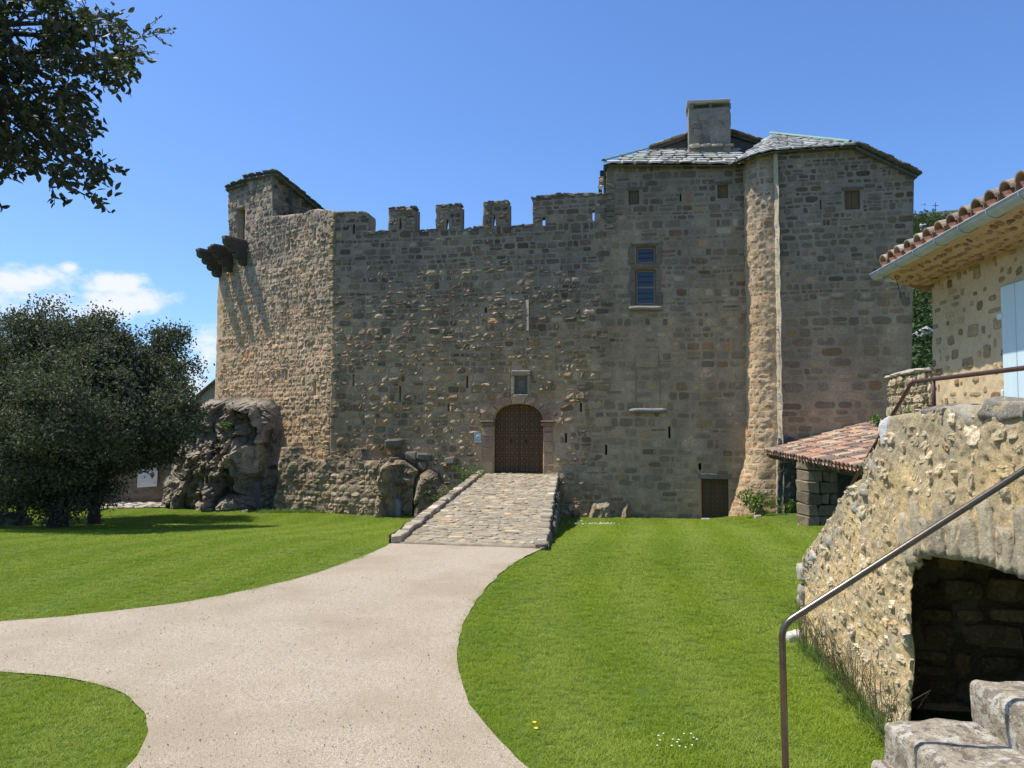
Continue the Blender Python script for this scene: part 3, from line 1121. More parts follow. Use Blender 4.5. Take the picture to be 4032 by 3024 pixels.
# ---- merlons
MERLONS = [((1530, 911), (1531, 824), (1545, 819), (1620, 819), (1634, 823), (1637, 911), (1572, 865, 1582, 909)),
           ((1716, 909), (1717, 815), (1730, 808), (1800, 809), (1812, 812), (1815, 907), (1757, 866, 1768, 905)),
           ((1902, 897), (1903, 800), (1915, 795), (1990, 793), (2002, 797), (2004, 894), (1943, 856, 1953, 894))]
for k, mm in enumerate(MERLONS):
    o = FA.pts(mm[:6])
    o[[0, -1], 1] -= .04
    h = rect_px(FA, *mm[6])
    h[:, 1] = np.clip(h[:, 1], o[0, 1] + .1, None)
    h[2] += (-.03, .0); h[3] += (.03, .12)
    panel(FA, rough_line(o, .14, .035, 20 + k), [h], .05, dF, .6, 'merlon', M['mortar'], castle, lambda u, z: mortar_col(u, z, .5, .85), back=False, splay=splayed([h], 3.2, 1.5))
    hc = h.mean(0)
    h2 = hc + (h - hc) * np.array([3.2, 1.5])
    mb = MB()
    for (u0, z0, u1, z1) in ((o[:, 0].min(), o[:, 1].min(), h2[:, 0].min(), o[:, 1].max() - .03), (h2[:, 0].max(), o[:, 1].min(), o[:, 0].max(), o[:, 1].max() - .03),
                             (h2[:, 0].min(), h2[:, 1].max(), h2[:, 0].max(), o[:, 1].max() - .03)):
        mb.add(FA.w(np.array([u0, u1, u1, u0]), np.array([z0, z0, z1, z1]), -.604), [[0, 1, 2, 3]], col=(.16, .15, .13))
    mb.build('merlon_back', M['mortar'], castle)
    add_wall_stones(FA, o, [ex(h, .03)], dF, (o[:, 0].min(), o[:, 0].max(), o[:, 1].min(), o[:, 1].max()), (.14, .24), (.2, .42), lambda st, r: r.uniform(.015, .05, len(st)), off=.8)
    # loose capping stones
    for j in range(5):
        u = o[:, 0].min() + (j + .5) * (o[:, 0].max() - o[:, 0].min()) / 5
        V, Q, T = cbox(.13, .24, .05, .03, .035, crng)
        V = axes(FA.w(u, o[:, 1].max() - .01 - .01 * (j % 2), -.22), [*FA.t, 0], [*-FA.n, 0], [0, 0, 1])(V)
        mbx = MB().add(V, Q, T, np.array([.14, .13, .115]) * crng.uniform(.8, 1.3))
        mbx.build('capping_stone', M['stone'], castle)
# capping stones along the parapet
for (xa, ya, xb, yb, n) in ((1452, 917, 1530, 910, 5), (1637, 909, 1716, 907, 5), (1815, 905, 1902, 895, 5), (2004, 892, 2097, 886, 5), (2098, 779, 2201, 767, 6), (2201, 767, 2385, 763, 10)):
    for j in range(n):
        f = (j + .5) / n
        u, z = FA.px(xa + (xb - xa) * f, ya + (yb - ya) * f)
        V, Q, T = cbox(.145, .4, .05 + .03 * crng.random(), .03, .04, crng)
        V = axes(FA.w(u, z - .015, -.36), [*FA.t, 0], [*-FA.n, 0], [0, 0, 1])(V)
        MB().add(V, Q, T, np.array([.135, .125, .11]) * crng.uniform(.7, 1.4)).build('capping_stone', M['stone'], castle)

# ---- sunlit west face with the corner turret
topL = [(862, 968), (899, 958), (900, 745), (935, 729), (958, 718), (1020, 702), (1073, 691), (1075, 852), (1100, 849), (1160, 843), (1205, 838), (1216, 828), (1250, 822), (1285, 826), (1309, 833)]
tL = LA.pts(topL)
tL[-1, 0] = -.03
outL = np.concatenate([[[-.03, -1.5], ], tL[::-1], [LA.px(859, 1058), LA.px(852, 1371), [LA.px(848, 1700)[0], -1.5]]])
SLITS_L = [(1238, 899, 1246, 947), (1136, 958, 1142, 985), (1126, 1457, 1134, 1498), (1241, 1501, 1250, 1558)]
TDOOR = rect_px(LA, 934, 824, 963, 945)
holesL = [TDOOR] + [rect_px(LA, *q) for q in SLITS_L]
panel(LA, rough_line(outL, .18, .03, 31), holesL, .055, dL, .8, 'west_wall', M['mortar'], castle, lambda u, z: mortar_col(u, z, -1.2, 1.26), back=False)  # west mortar lightened, part of its sunlit look is in the colour
closing(LA, [(-7.7, -1.4, -.2, 11.2), (-7.0, 11.2, -3.95, 13.3)], -.806, 'dark_backing')  # same added dark sheet behind the west openings
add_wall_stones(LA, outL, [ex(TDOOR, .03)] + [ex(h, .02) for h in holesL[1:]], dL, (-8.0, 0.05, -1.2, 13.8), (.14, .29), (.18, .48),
                lambda st, r: r.uniform(.006, .046, len(st)), off=-1.2, k=1.42, contrast=.55, tilt=.5, rough=.6)  # stones lightened too, sunlit brightness put into their colour
# deep brown back of the turret doorway
V = LA.w(np.array([TDOOR[0, 0] - .02, TDOOR[1, 0] + .02, TDOOR[1, 0] + .02, TDOOR[0, 0] - .02]), np.array([TDOOR[0, 1]] * 2 + [TDOOR[2, 1] + .02] * 2), -.35)
MB().add(V, [[0, 1, 2, 3]]).build('turret_door', M['wood'], castle)
# shaded side of the turret
tu, tz = LA.px(1075, 853)
back_dir = -LA.n
so_ = LA.w(tu, 0)
SIDE = Frame(so_[0], so_[1], 0)
SIDE.t = back_dir.copy()
SIDE.n = np.array([back_dir[1], -back_dir[0]])
if SIDE.n[0] < 0: SIDE.n = -SIDE.n
sl_top = [SIDE.px(1081, 690), SIDE.px(1255, 832)]
outS = np.array([(0.0, tz - 1.0), (sl_top[1][0] + 1.2, tz - 1.0), (sl_top[1][0] + 1.2, sl_top[1][1] - .35), (sl_top[1][0], sl_top[1][1]), (0.0, LA.px(1075, 691)[1])])
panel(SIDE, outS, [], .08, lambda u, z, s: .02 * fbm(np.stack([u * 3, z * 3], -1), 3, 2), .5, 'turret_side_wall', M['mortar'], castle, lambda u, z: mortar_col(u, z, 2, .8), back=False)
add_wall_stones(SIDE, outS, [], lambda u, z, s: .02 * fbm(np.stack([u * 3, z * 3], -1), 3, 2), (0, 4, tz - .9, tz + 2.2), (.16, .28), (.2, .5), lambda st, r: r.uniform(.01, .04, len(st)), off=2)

# long and short quoins where the two faces meet
z = -.4
while z < 11.2:
    h = crng.uniform(.16, .30)
    w1, w2 = crng.uniform(.18, .42), crng.uniform(.14, .3)
    lo = float(dL(np.array([-.1]), np.array([z]), 0)[0])
    V, Q, T = cbox(w1 / 2, w2 / 2, h / 2 - .012, .03, .03, crng)
    V = axes(LA.w(-w1 / 2 + .05, z + h / 2, lo - w2 / 2 + .05 + crng.uniform(-.01, .03)), [*LA.t, 0], [*-LA.n, 0], [0, 0, 1])(V)
    MB().add(V, Q, T, np.array([.43, .315, .175]) * crng.uniform(.75, 1.15)).build('quoin', M['stone'], castle)
    z += h

# ---- round stair turret
ctr_u = FA.px(3056, 1300, .9)[0]
TC = FA.w(ctr_u, 0)


class Curved:
    def w(s, th, z, d=0.0):
        th, z, d = np.broadcast_arrays(np.asarray(th, float), np.asarray(z, float), np.asarray(d, float))
        th = th / 1.0
        ru = np.interp(z, [-1.4, -.88, .45, 1.38, 6.0, 12.6], [1.80, 1.66, 1.28, 1.04, .90, .95]) + d
        rd = np.interp(z, [-1.4, -.88, .45, 1.38], [.98, .96, .92, .90]) + d
        a = -ru * np.cos(th)
        b = rd * np.sin(th)
        return np.stack([TC[0] + a * FA.t[0] + b * FA.n[0], TC[1] + a * FA.t[1] + b * FA.n[1], z], -1)


CV = Curved()
outT = np.array([(-.45, -1.3), (pi / 2 + .05, -1.3), (pi / 2 + .05, 12.75), (-.45, 12.35)])
dT = lambda u, z, s: .025 * fbm(np.stack([u * 2, z * 1.6], -1), 3, 41) + .02 * fbm(np.stack([u * 7, z * 6], -1), 2, 43)
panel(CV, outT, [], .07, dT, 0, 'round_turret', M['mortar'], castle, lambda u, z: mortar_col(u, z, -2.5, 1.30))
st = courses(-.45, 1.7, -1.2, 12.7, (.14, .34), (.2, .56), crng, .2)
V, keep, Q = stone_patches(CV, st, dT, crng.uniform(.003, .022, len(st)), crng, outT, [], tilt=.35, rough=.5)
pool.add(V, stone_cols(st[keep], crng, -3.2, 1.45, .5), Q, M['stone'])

# ---- right hand keep wall, in shade
topR = [(3056, 604), (3200, 590), (3370, 580), (3440, 606), (3520, 645), (3598, 692)]
tR = RA.pts(topR)
outR = np.concatenate([[[tR[0, 0], -1.2]], tR, [RA.px(3597, 1105), RA.px(3589, 1463), [RA.px(3588, 1500)[0], -1.2]]])
RWIN = rect_px(RA, 3325, 750, 3389, 824)
RSL = rect_px(RA, 3228, 787, 3236, 825)
panel(RA, rough_line(outR, .2, .02, 51), [RWIN, RSL], .065, dR, 1.6, 'keep_wall', M['mortar'], castle, lambda u, z: mortar_col(u, z, .4, 1.0), back=True)
add_wall_stones(RA, outR, [ex(RWIN, .07), ex(RSL, .02)], dR, (9.4, 14.3, 7.0, 12.6), (.12, .30), (.16, .60), lambda st, r: r.uniform(.004, .022, len(st)), off=-.3, k=1.0, contrast=.85, rounder=.14)
add_wall_stones(RA, outR, [ex(RWIN, .07), ex(RSL, .02)], dR, (9.4, 14.3, -1.0, 6.8), (.18, .42), (.26, .90), lambda st, r: r.uniform(.004, .022, len(st)), off=-.3, k=1.0, contrast=.85, rounder=.14)
# the sunlit mortar arris that runs down the corner between turret and keep
zz = np.linspace(-.6, 12.45, 90)
uu = tR[0, 0] - .02 - .05 * sstep(-zz, -2.2, -1.2) + .022 * fbm(np.stack([zz * 2.1, zz * 0], -1), 3, 61)
w_ = .045 + .025 * np.abs(vnoise(np.stack([zz * 3.3, zz * 0 + 4], -1), 6)) + .05 * sstep(-zz, -2.4, -1.6)
mb = MB()
rows = []
for du, dd in ((-1.2, -.20), (-1.15, .0), (.0, .075), (.9, .14), (1.0, -.06)):
    rows.append(RA.w(uu + du * w_, zz, dd * np.ones_like(zz) + .015 * vnoise(np.stack([zz * 6, zz * 0 + du], -1), 3)))
V = np.stack(rows, 0)
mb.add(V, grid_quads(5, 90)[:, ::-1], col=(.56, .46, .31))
mb.build('corner_arris', M['mortar'], castle)
# ivy twigs and a slack cable on the corner
twigs = MB()
for k in range(70):
    z = crng.uniform(.8, 10.5) if k < 25 else crng.uniform(.8, 6.8)
    p = RA.w(tR[0, 0] + crng.uniform(-.06, .03), z, .06)
    q = p + np.array([crng.uniform(-.28, .25), -crng.uniform(.0, .06), crng.uniform(-.08, .07)])
    V, Q, T = tube([p, (p + q) / 2 + crng.uniform(-.02, .02, 3), q], [.012, .009, .004], 4, False)
    twigs.add(V, Q, T)
props(twigs.build('bare_climber', M['twig']), 'leafless climber twigs clinging to the bright corner of the keep', 'climber', kind='stuff')
ca, cb_, cc_ = FA.px(2951, 1553, .95), RA.px(3056, 1567, .12), RA.px(3565, 1470, .10)
P0, P1, P2 = CV.w(.9, ca[1], .03), RA.w(cb_[0], cb_[1], .13), RA.w(cc_[0], cc_[1], .10)
V, Q, T = tube(np.concatenate([np.linspace(P0, P1, 6), np.linspace(P1, P2, 10)[1:]]), .007, 5)
props(MB().add(V, Q, T).build('cable', M['print']), 'thin slack cable strung across the keep wall from the round turret', 'cable')
# rough plaster skirt low on the keep wall
skirt = [(3062, 2030), (3062, 1725), (3100, 1718), (3140, 1735), (3180, 1760), (3230, 1790), (3600, 1800), (3600, 2030)]
sk = RA.pts(skirt)
sk[[0, -1], 1] = -1.1
panel(RA, rough_line(sk, .15, .04, 71), [], .07, lambda u, z, s: .09 + .05 * fbm(np.stack([u * 1.3, z * 2.2], -1), 4, 71) + .03 * ridged(np.stack([u * 3, z * 5], -1), 3, 72), .2, 'plaster_skirt', M['rock'], castle,
      lambda u, z: np.tile([[.135, .118, .098]], (len(u), 1)), back=False)


# ---- gate: dressed surround, leaves and coffers
def block(fr, u0, u1, z0, z1, d0, d1, col, name, mat, parent, b=.015, jit=.0, **k):
    V, Q, T = cbox((u1 - u0) / 2, (d1 - d0) / 2, (z1 - z0) / 2, b, jit, crng)
    p = fr.w((u0 + u1) / 2, (z0 + z1) / 2, (d0 + d1) / 2)
    V = axes(p, [*fr.t, 0], [*-fr.n, 0], [0, 0, 1])(V)
    return MB().add(V, Q, T, col).build(name, mat, parent, **k)


gb = float(bulge(np.array([0.]), np.array([2.]))[0])
dress = np.array([.41, .268, .155])
for side, (ua, ub) in ((-1, (gx0 - .40, gx0 - .015)), (1, (gx1 + .015, gx1 + .40))):
    zs = [gz0 - .1, gz0 + .42, gz0 + .98, gz0 + 1.42, gz0 + 1.92] if side < 0 else [gz0 - .1, gz0 + .36, gz0 + .80, gz0 + 1.22, gz0 + 1.60, gz0 + 1.92]
    zs[-1] = gzs - .10
    for a, b in zip(zs[:-1], zs[1:]):
        j = crng.uniform(-.06, .05)
        block(FA, ua + (j if side < 0 else 0), ub + (j if side > 0 else 0), a + .008, b - .008, -.2, gb + .075 + crng.uniform(-.02, .02), dress * crng.uniform(.8, 1.15), 'jamb_stone', M['stone'], castle, .02, .012)
    block(FA, ua - .06, ub + .03, gzs - .10, gzs + .05, -.2, gb + .10, dress * .7, 'impost', M['stone'], castle, .02, .005)
    block(FA, ua - .10, ub + .05, gzs + .053, gzs + .115, -.2, gb + .15, dress * .75, 'impost', M['stone'], castle, .02, .004)
cu, nV = (gx0 + gx1) / 2, 9
for k in range(nV):
    a0, a1 = pi * k / nV, pi * (k + 1) / nV
    pts = []
    R_out = 1.27 + crng.uniform(-.03, .07)
    q = [(cos(a) , sin(a)) for a in (a0 + .012, a1 - .012)]
    f = lambda a, m: (cu + (gx1 - gx0) / 2 * np.sign(cos(a)) * abs(cos(a)) ** .80 * m * (1.0 if m < 1.1 else 1.02), gzs + .12 * (sin(a) < .25) * 0 + (gzt - gzs) * max(sin(a), 0) ** .86 * (1.015 if m < 1.1 else 1.0) + (0 if m < 1.1 else .30 * max(sin(a), 0)))
    prof = [f(a0 + .012, 1.015), f((a0 + a1) / 2, 1.015), f(a1 - .012, 1.015), f(a1 - .012, R_out), f((a0 + a1) / 2, R_out), f(a0 + .012, R_out)]
    prof = [(u, max(z, gzs + .12)) for u, z in prof]
    n = len(prof)
    u, z = np.array(prof).T
    dd = gb + .055 + crng.uniform(-.02, .035)
    Vf, Vb = FA.w(u, z, dd + crng.uniform(-.006, .006, n)), FA.w(u, z, -.1)
    quads = [[i, (i + 1) % n, n + (i + 1) % n, n + i] for i in range(n)]
    mb = MB()
    mb.add(np.concatenate([Vf, Vb]), quads + [[0, 1, 4, 5][::-1], [1, 2, 3, 4][::-1]], col=dress * crng.uniform(.8, 1.2))
    mb.build('voussoir', M['stone'], castle)

gate = MB()
gd = -.12
for (ua, ub) in ((gx0 - .15, cu - .004), (cu + .004, gx1 + .15)):
    V, Q, T = cbox((ub - ua) / 2, .03, (gzt - gz0) / 2 + .05, .004)
    leaf_mb = MB().add(axes(FA.w((ua + ub) / 2, (gz0 + gzt) / 2, gd), [*FA.t, 0], [*-FA.n, 0], [0, 0, 1])(V), Q, T)
    lf = leaf_mb.build('gate_leaf', M['wood_shade'], castle)
    nC, nR = 5, 12
    pw, ph = (min(ub, gx1) - max(ua, gx0)) / nC, (gzt - gz0) / nR
    u0 = max(ua, gx0)
    rails = MB()
    for i in range(nC + 1):
        V, Q, T = cbox(.026, .024, (gzt - gz0) / 2 + .04, .006)
        rails.add(axes(FA.w(u0 + i * pw, (gz0 + gzt) / 2, gd + .045), [*FA.t, 0], [*-FA.n, 0], [0, 0, 1])(V), Q, T)
    for j in range(nR + 1):
        for i in range(nC):
            V, Q, T = cbox(pw / 2 - .027, .022, .026, .006)
            rails.add(axes(FA.w(u0 + (i + .5) * pw, gz0 + j * ph, gd + .044), [*FA.t, 0], [*-FA.n, 0], [0, 0, 1])(V), Q, T)
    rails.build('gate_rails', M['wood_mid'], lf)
    mp = None
    for j in range(nR):
        for i in range(nC):
            uc, zc = u0 + (i + .5) * pw, gz0 + (j + .5) * ph
            if zc > gzs and abs(uc - cu) > (gx1 - gx0) / 2 * (1 - ((zc - gzs) / (gzt - gzs + .05)) ** 2) ** .5 + .05: continue
            if mp is None:
                V, Q, T = cbox(pw / 2 - .044, .020, ph / 2 - .044, .016)
                V = V @ np.stack([[*FA.t, 0], [*-FA.n, 0], [0, 0, 1]])
                mp = mesh_np('coffer', V, [Q, T], M['wood'])
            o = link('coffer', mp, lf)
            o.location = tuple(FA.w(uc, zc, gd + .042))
    # ring handle
    hu = cu - .30 if ub < cu + .1 else cu + .27
    V, Q, T = tube([FA.w(hu + .035 * cos(a), gz0 + 1.23 + .05 * sin(a), gd + .085) for a in np.linspace(0, 2 * pi, 11)], .009, 5, False)
    mb = MB().add(V, Q, T)
    V, Q, T = cbox(.018, .012, .05, .004)
    mb.add(axes(FA.w(hu, gz0 + 1.25, gd + .068), [*FA.t, 0], [*-FA.n, 0], [0, 0, 1])(V), Q, T)
    mb.build('handle', M['black'], lf)
block(FA, gx0 - .05, gx1 + .05, gz0 - .12, gz0 - .01, -.3, gb - .02, dress * .6, 'threshold', M['stone'], castle, .02)

# niche with a worn round boss
nb = float(bulge(np.array([0.]), np.array([4.5]))[0])
n0, n1, m0, m1 = NICHE[:, 0].min(), NICHE[:, 0].max(), NICHE[:, 1].min(), NICHE[:, 1].max()
pale = np.array([.40, .325, .21])
block(FA, n0 - .13, n1 + .14, m1 + .005, m1 + .20, -.1, nb + .085, pale * .9, 'niche_lintel', M['stone'], castle, .03, .008)
block(FA, n0 - .11, n0 - .002, m0, m1, -.1, nb + .07, pale, 'niche_jamb', M['stone'], castle, .02, .006)
block(FA, n1 + .002, n1 + .11, m0, m1, -.1, nb + .07, pale, 'niche_jamb', M['stone'], castle, .02, .006)
block(FA, n0 - .05, n1 + .05, m0 - .12, m0 - .005, -.1, nb + .09, pale * 1.05, 'niche_sill', M['stone'], castle, .02, .008)
npan = block(FA, n0 - .02, n1 + .02, m0 - .02, m1 + .02, nb - .20, nb - .12, np.array([.20, .17, .125]), 'niche_back', M['mortar'], castle, .01)
V, Q, T = tube([FA.w((n0 + n1) / 2, m0 + .40, nb - .122), FA.w((n0 + n1) / 2, m0 + .40, nb - .10), FA.w((n0 + n1) / 2, m0 + .40, nb - .092)], [.19, .17, .12], 20)
MB().add(V, Q, T, (.22, .19, .14)).build('worn_boss', M['mortar'], npan)

# casement windows under a stone transom
wood_d = -.10


def casement(poly, splits, name):
    u0, u1, z0, z1 = poly[:, 0].min(), poly[:, 0].max(), poly[:, 1].min(), poly[:, 1].max()
    fm = MB()
    t_ = .045
    for a, b, c, d in ((u0 - .01, u0 + t_, z0, z1), (u1 - t_, u1 + .01, z0, z1), (u0 + t_, u1 - t_, z1 - t_ * 1.4, z1 + .01), (u0 + t_, u1 - t_, z0 - .01, z0 + t_)):
        V, Q, T = cbox((b - a) / 2, .04, (d - c) / 2, .006)
        fm.add(axes(FA.w((a + b) / 2, (c + d) / 2, wood_d), [*FA.t, 0], [*-FA.n, 0], [0, 0, 1])(V), Q, T)
    win = fm.build(name, M['wood'], castle)
    zb = [z0 + t_] + [z0 + t_ + (z1 - z0 - 2.4 * t_) * k / splits for k in range(1, splits)] + [z1 - t_ * 1.4]
    for a, b in zip(zb[:-1], zb[1:]):
        s_ = MB()
        for (p, q, c, d) in ((u0 + t_, u0 + t_ + .03, a, b), (u1 - t_ - .03, u1 - t_, a, b), (u0 + t_ + .03, u1 - t_ - .03, b - .03, b - .003), (u0 + t_ + .03, u1 - t_ - .03, a + .003, a + .03)):
            V, Q, T = cbox((q - p) / 2, .022, (d - c) / 2, .004)
            s_.add(axes(FA.w((p + q) / 2, (c + d) / 2, wood_d - .005), [*FA.t, 0], [*-FA.n, 0], [0, 0, 1])(V), Q, T)
        s_.build('sash', M['sash'], win)
        bars = MB()
        for k in (1, 2):
            zc = a + (b - a) * k / 3
            V, Q, T = cbox((u1 - u0) / 2 - t_ - .03, .008, .006, .002)
            bars.add(axes(FA.w((u0 + u1) / 2, zc, wood_d + .012), [*FA.t, 0], [*-FA.n, 0], [0, 0, 1])(V), Q, T)
        bars.build('glazing_bar', M['black'], win)
        MB().add(FA.w(np.array([u0 + t_, u1 - t_, u1 - t_, u0 + t_]), np.array([a, a, b, b]), wood_d - .015), [[0, 1, 2, 3]]).build('pane', M['glass'], win)


casement(WIN_U, 1, 'upper_window')
casement(WIN_L, 2, 'lower_window')
wb = float(bulge(np.array([4.7]), np.array([8.]))[0])
wu0, wu1 = WIN_L[:, 0].min(), WIN_L[:, 0].max()
wcol = np.array([.20, .148, .10])
block(FA, wu0 - .13, wu1 + .12, WIN_U[:, 1].max() + .005, WIN_U[:, 1].max() + .10, -.3, wb + .04, wcol * .8, 'window_lintel', M['stone'], castle, .015, .004)
block(FA, wu0 - .14, wu1 + .14, WIN_L[:, 1].max() + .02, WIN_U[:, 1].min() - .01, -.3, wb + .05, wcol, 'transom', M['stone'], castle, .02, .004)
for pl_ in (WIN_U, WIN_L):
    z0, z1 = pl_[:, 1].min(), pl_[:, 1].max()
    for a, b in ((wu0 - .16, wu0 - .004), (wu1 + .004, wu1 + .17)):
        nz = 1 if z1 - z0 < .8 else 3
        for k in range(nz):
            block(FA, a - crng.uniform(0, .1) * (a < wu0), b + crng.uniform(0, .1) * (a > wu0), z0 + (z1 - z0) * k / nz + .006, z0 + (z1 - z0) * (k + 1) / nz - .006, -.3, wb + .018 + crng.uniform(0, .015), wcol * crng.uniform(.85, 1.15), 'window_jamb', M['stone'], castle, .012, .004)


def roll_sill(x0, x1, y0, y1, d, name, col):
    a, b = FA.px(x0, (y0 + y1) / 2, d), FA.px(x1, (y0 + y1) / 2, d)
    r_ = abs(FA.px(x0, y0, d)[1] - FA.px(x0, y1, d)[1]) / 2
    us = np.linspace(a[0], b[0], 9)
    rad = np.full(9, r_); rad[[0, -1]] = r_ * .7
    V, Q, T = tube(FA.w(us, np.linspace(a[1], b[1], 9) + .006 * np.sin(us * 7), d), rad, 10)
    MB().add(V, Q, T, col).build(name, M['stone'], castle, smooth=True)


roll_sill(2476, 2608, 1205, 1222, wb + .10, 'window_sill', (.30, .27, .21))
roll_sill(2478, 2625, 1607, 1626, float(bulge(np.array([4.7]), np.array([3.]))[0]) + .12, 'old_sill', (.29, .27, .23))
# ghost of two walled-up windows: proud string courses
for (x0, y0, x1, y1) in ((2500, 1364, 2598, 1370), (2482, 1445, 2612, 1452), (2500, 1460, 2508, 1600), (2596, 1462, 2604, 1590), (2497, 1372, 2503, 1444), (2590, 1372, 2597, 1444)):
    a = rect_px(FA, x0, y0, x1, y1)
    block(FA, a[:, 0].min(), a[:, 0].max(), a[:, 1].min(), a[:, 1].max(), -.05, float(bulge(np.array([4.8]), np.array([5.]))[0]) + .016, (.36, .262, .155), 'walled_up_frame', M['stone'], castle, .01, .004)


def board_window(fr, poly, n, d, name):
    u0, u1, z0, z1 = poly[:, 0].min(), poly[:, 0].max(), poly[:, 1].min(), poly[:, 1].max()
    fm = MB()
    for a, b, c, e in ((u0 - .01, u0 + .03, z0, z1), (u1 - .03, u1 + .01, z0, z1), (u0, u1, z1 - .03, z1 + .02)):
        V, Q, T = cbox((b - a) / 2, .03, (e - c) / 2, .004)
        fm.add(axes(fr.w((a + b) / 2, (c + e) / 2, d), [*fr.t, 0], [*-fr.n, 0], [0, 0, 1])(V), Q, T)
    w = fm.build(name, M['wood'], castle)
    for k in range(n):
        a = u0 + .03 + (u1 - u0 - .06) * k / n
        b = u0 + .03 + (u1 - u0 - .06) * (k + 1) / n
        block(fr, a + .004, b - .004, z0, z1 - .03, d - .03, d - .005 + .004 * (k % 2), (.5, .5, .5), 'board', M['wood'], w, .004)


board_window(FA, SW1, 3, -.10, 'boarded_window')
board_window(FA, SW2, 3, -.10, 'boarded_window')
board_window(RA, RWIN, 2, -.10, 'boarded_window')
for fr, poly in ((FA, SW1), (FA, SW2), (RA, RWIN)):
    block(fr, poly[:, 0].min() - .10, poly[:, 0].max() + .12, poly[:, 1].max() + .004, poly[:, 1].max() + .12, -.2, .035 + (dR if fr is RA else dF)(np.array([poly[0, 0]]), np.array([poly[2, 1]]), 0)[0], (.16, .145, .12), 'window_lintel', M['stone'], castle, .015, .005)

# small coffered door at ground level
du0, du1, dz0, dz1 = DOOR[:, 0].min(), DOOR[:, 0].max(), DOOR[:, 1].min(), DOOR[:, 1].max()
sd_ = block(FA, du0 - .05, du1 + .05, dz0 - .05, dz1 + .05, -.22, -.17, (.5, .5, .5), 'side_door', M['wood_shade'], castle, .005)
dw, dh = (du1 - du0) / 6, (dz1 - dz0) / 8
rails = MB()
for i in range(7):
    V, Q, T = cbox(.025, .016, (dz1 - dz0) / 2, .005)
    rails.add(axes(FA.w(du0 + i * dw, (dz0 + dz1) / 2, -.155), [*FA.t, 0], [*-FA.n, 0], [0, 0, 1])(V), Q, T)
for j in range(9):
    for i in range(6):
        V, Q, T = cbox(dw / 2 - .026, .015, .025, .005)
        rails.add(axes(FA.w(du0 + (i + .5) * dw, dz0 + j * dh, -.156), [*FA.t, 0], [*-FA.n, 0], [0, 0, 1])(V), Q, T)
rails.build('door_rails', M['wood_mid'], sd_)
V, Q, T = cbox(dw / 2 - .04, .012, dh / 2 - .04, .01)
V = V @ np.stack([[*FA.t, 0], [*-FA.n, 0], [0, 0, 1]])
mp = mesh_np('coffer', V, [Q, T], M['wood'])
for j in range(8):
    for i in range(6):
        o = link('coffer', mp, sd_)
        o.location = tuple(FA.w(du0 + (i + .5) * dw, dz0 + (j + .5) * dh, -.158))
block(FA, du0 - .12, du1 + .10, dz1 + .01, dz1 + .20, -.2, .05, (.26, .22, .16), 'door_lintel', M['stone'], castle, .02, .006)
block(FA, du0 - .05, du1 + .10, dz0 - .12, dz0 + .02, -.3, .45, (.40, .38, .33), 'doorstep', M['stone'], castle, .02, .006)

# walled-up loophole whose slanting cheek takes the sun
lu0, lu1, lz0, lz1 = LITSLIT[:, 0].min(), LITSLIT[:, 0].max(), LITSLIT[:, 1].min(), LITSLIT[:, 1].max()
nl = 6
for k in range(nl):
    a, b = lz0 + (lz1 - lz0) * k / nl + .006, lz0 + (lz1 - lz0) * (k + 1) / nl - .006
    lb = float(bulge(np.array([lu0]), np.array([a]))[0])
    u, z, d = np.array([lu0 - .01, lu1 + .01, lu1 + .01, lu0 - .01]), np.array([a, a, b, b]), np.array([lb - .02, lb + .10, lb + .10, lb - .02])
    V = np.concatenate([FA.w(u, z, d), FA.w(u, z, d - .25)])
    MB().add(V, [[0, 1, 2, 3], [4, 7, 6, 5], [3, 2, 6, 7], [0, 4, 5, 1], [1, 5, 6, 2], [0, 3, 7, 4]], col=np.array([.46, .35, .26]) * crng.uniform(.85, 1.15)).build('loophole_block', M['stone'], castle)

# ---- bracketed corbels of the lost bretèche, one pair of slabs on top
cz_top = LA.px(966, 946)[1]
for k, (px_, zoff) in enumerate(((866, -.30), (910, -.16), (968, -.02))):
    cu_ = LA.px(px_, 1000)[0]
    n = 4
    cob = MB()
    for j in range(n):
        L0 = 1.12 - j * .26
        za = cz_top - .14 + zoff - j * .26
        # quarter-round nose of every step
        prof = [(-.1, za), (L0 - .03, za), (L0, za - .03), (L0, za - .07)] + [(L0 - .19 + .19 * cos(a), za - .07 - .192 * sin(a)) for a in np.linspace(.2, pi / 2, 6)] + [(-.1, za - .262)]
        dd, z2 = np.array(prof).T
        m = len(prof)
        Va, Vb = LA.w(np.full(m, cu_ - .15), z2, dd), LA.w(np.full(m, cu_ + .15), z2, dd)
        V = np.concatenate([Va, Vb, Va.mean(0)[None], Vb.mean(0)[None]])
        Q = [[i, m + i, m + (i + 1) % m, (i + 1) % m] for i in range(m)]
        T = [[2 * m, (i + 1) % m, i][::-1] for i in range(m)] + [[2 * m + 1, m + i, m + (i + 1) % m][::-1] for i in range(m)]
        MB().add(V, Q, T, np.array([.10, .085, .066]) * crng.uniform(.85, 1.15)).build('corbel', M['stone'], castle)
for (xa, zo, dl) in ((866, -.30, 1.16), (910, -.16, .98), (968, -.02, 1.14)):
    a = LA.px(xa, 1000)[0] - .17
    b = a + .34
    block(LA, a, b, cz_top - .138 + zo, cz_top + zo + .0, -.2, dl, np.array([.15, .13, .105]) * crng.uniform(.85, 1.1), 'corbel_slab', M['stone'], castle, .03, .03)

# ================================================================== slab roofs
srng = np.random.default_rng(5)
SLABS = []
for k in range(6):
    V, Q, T = cbox(.5, .5, .5, .18, .05, srng)
    SLABS.append((V, Q, T))


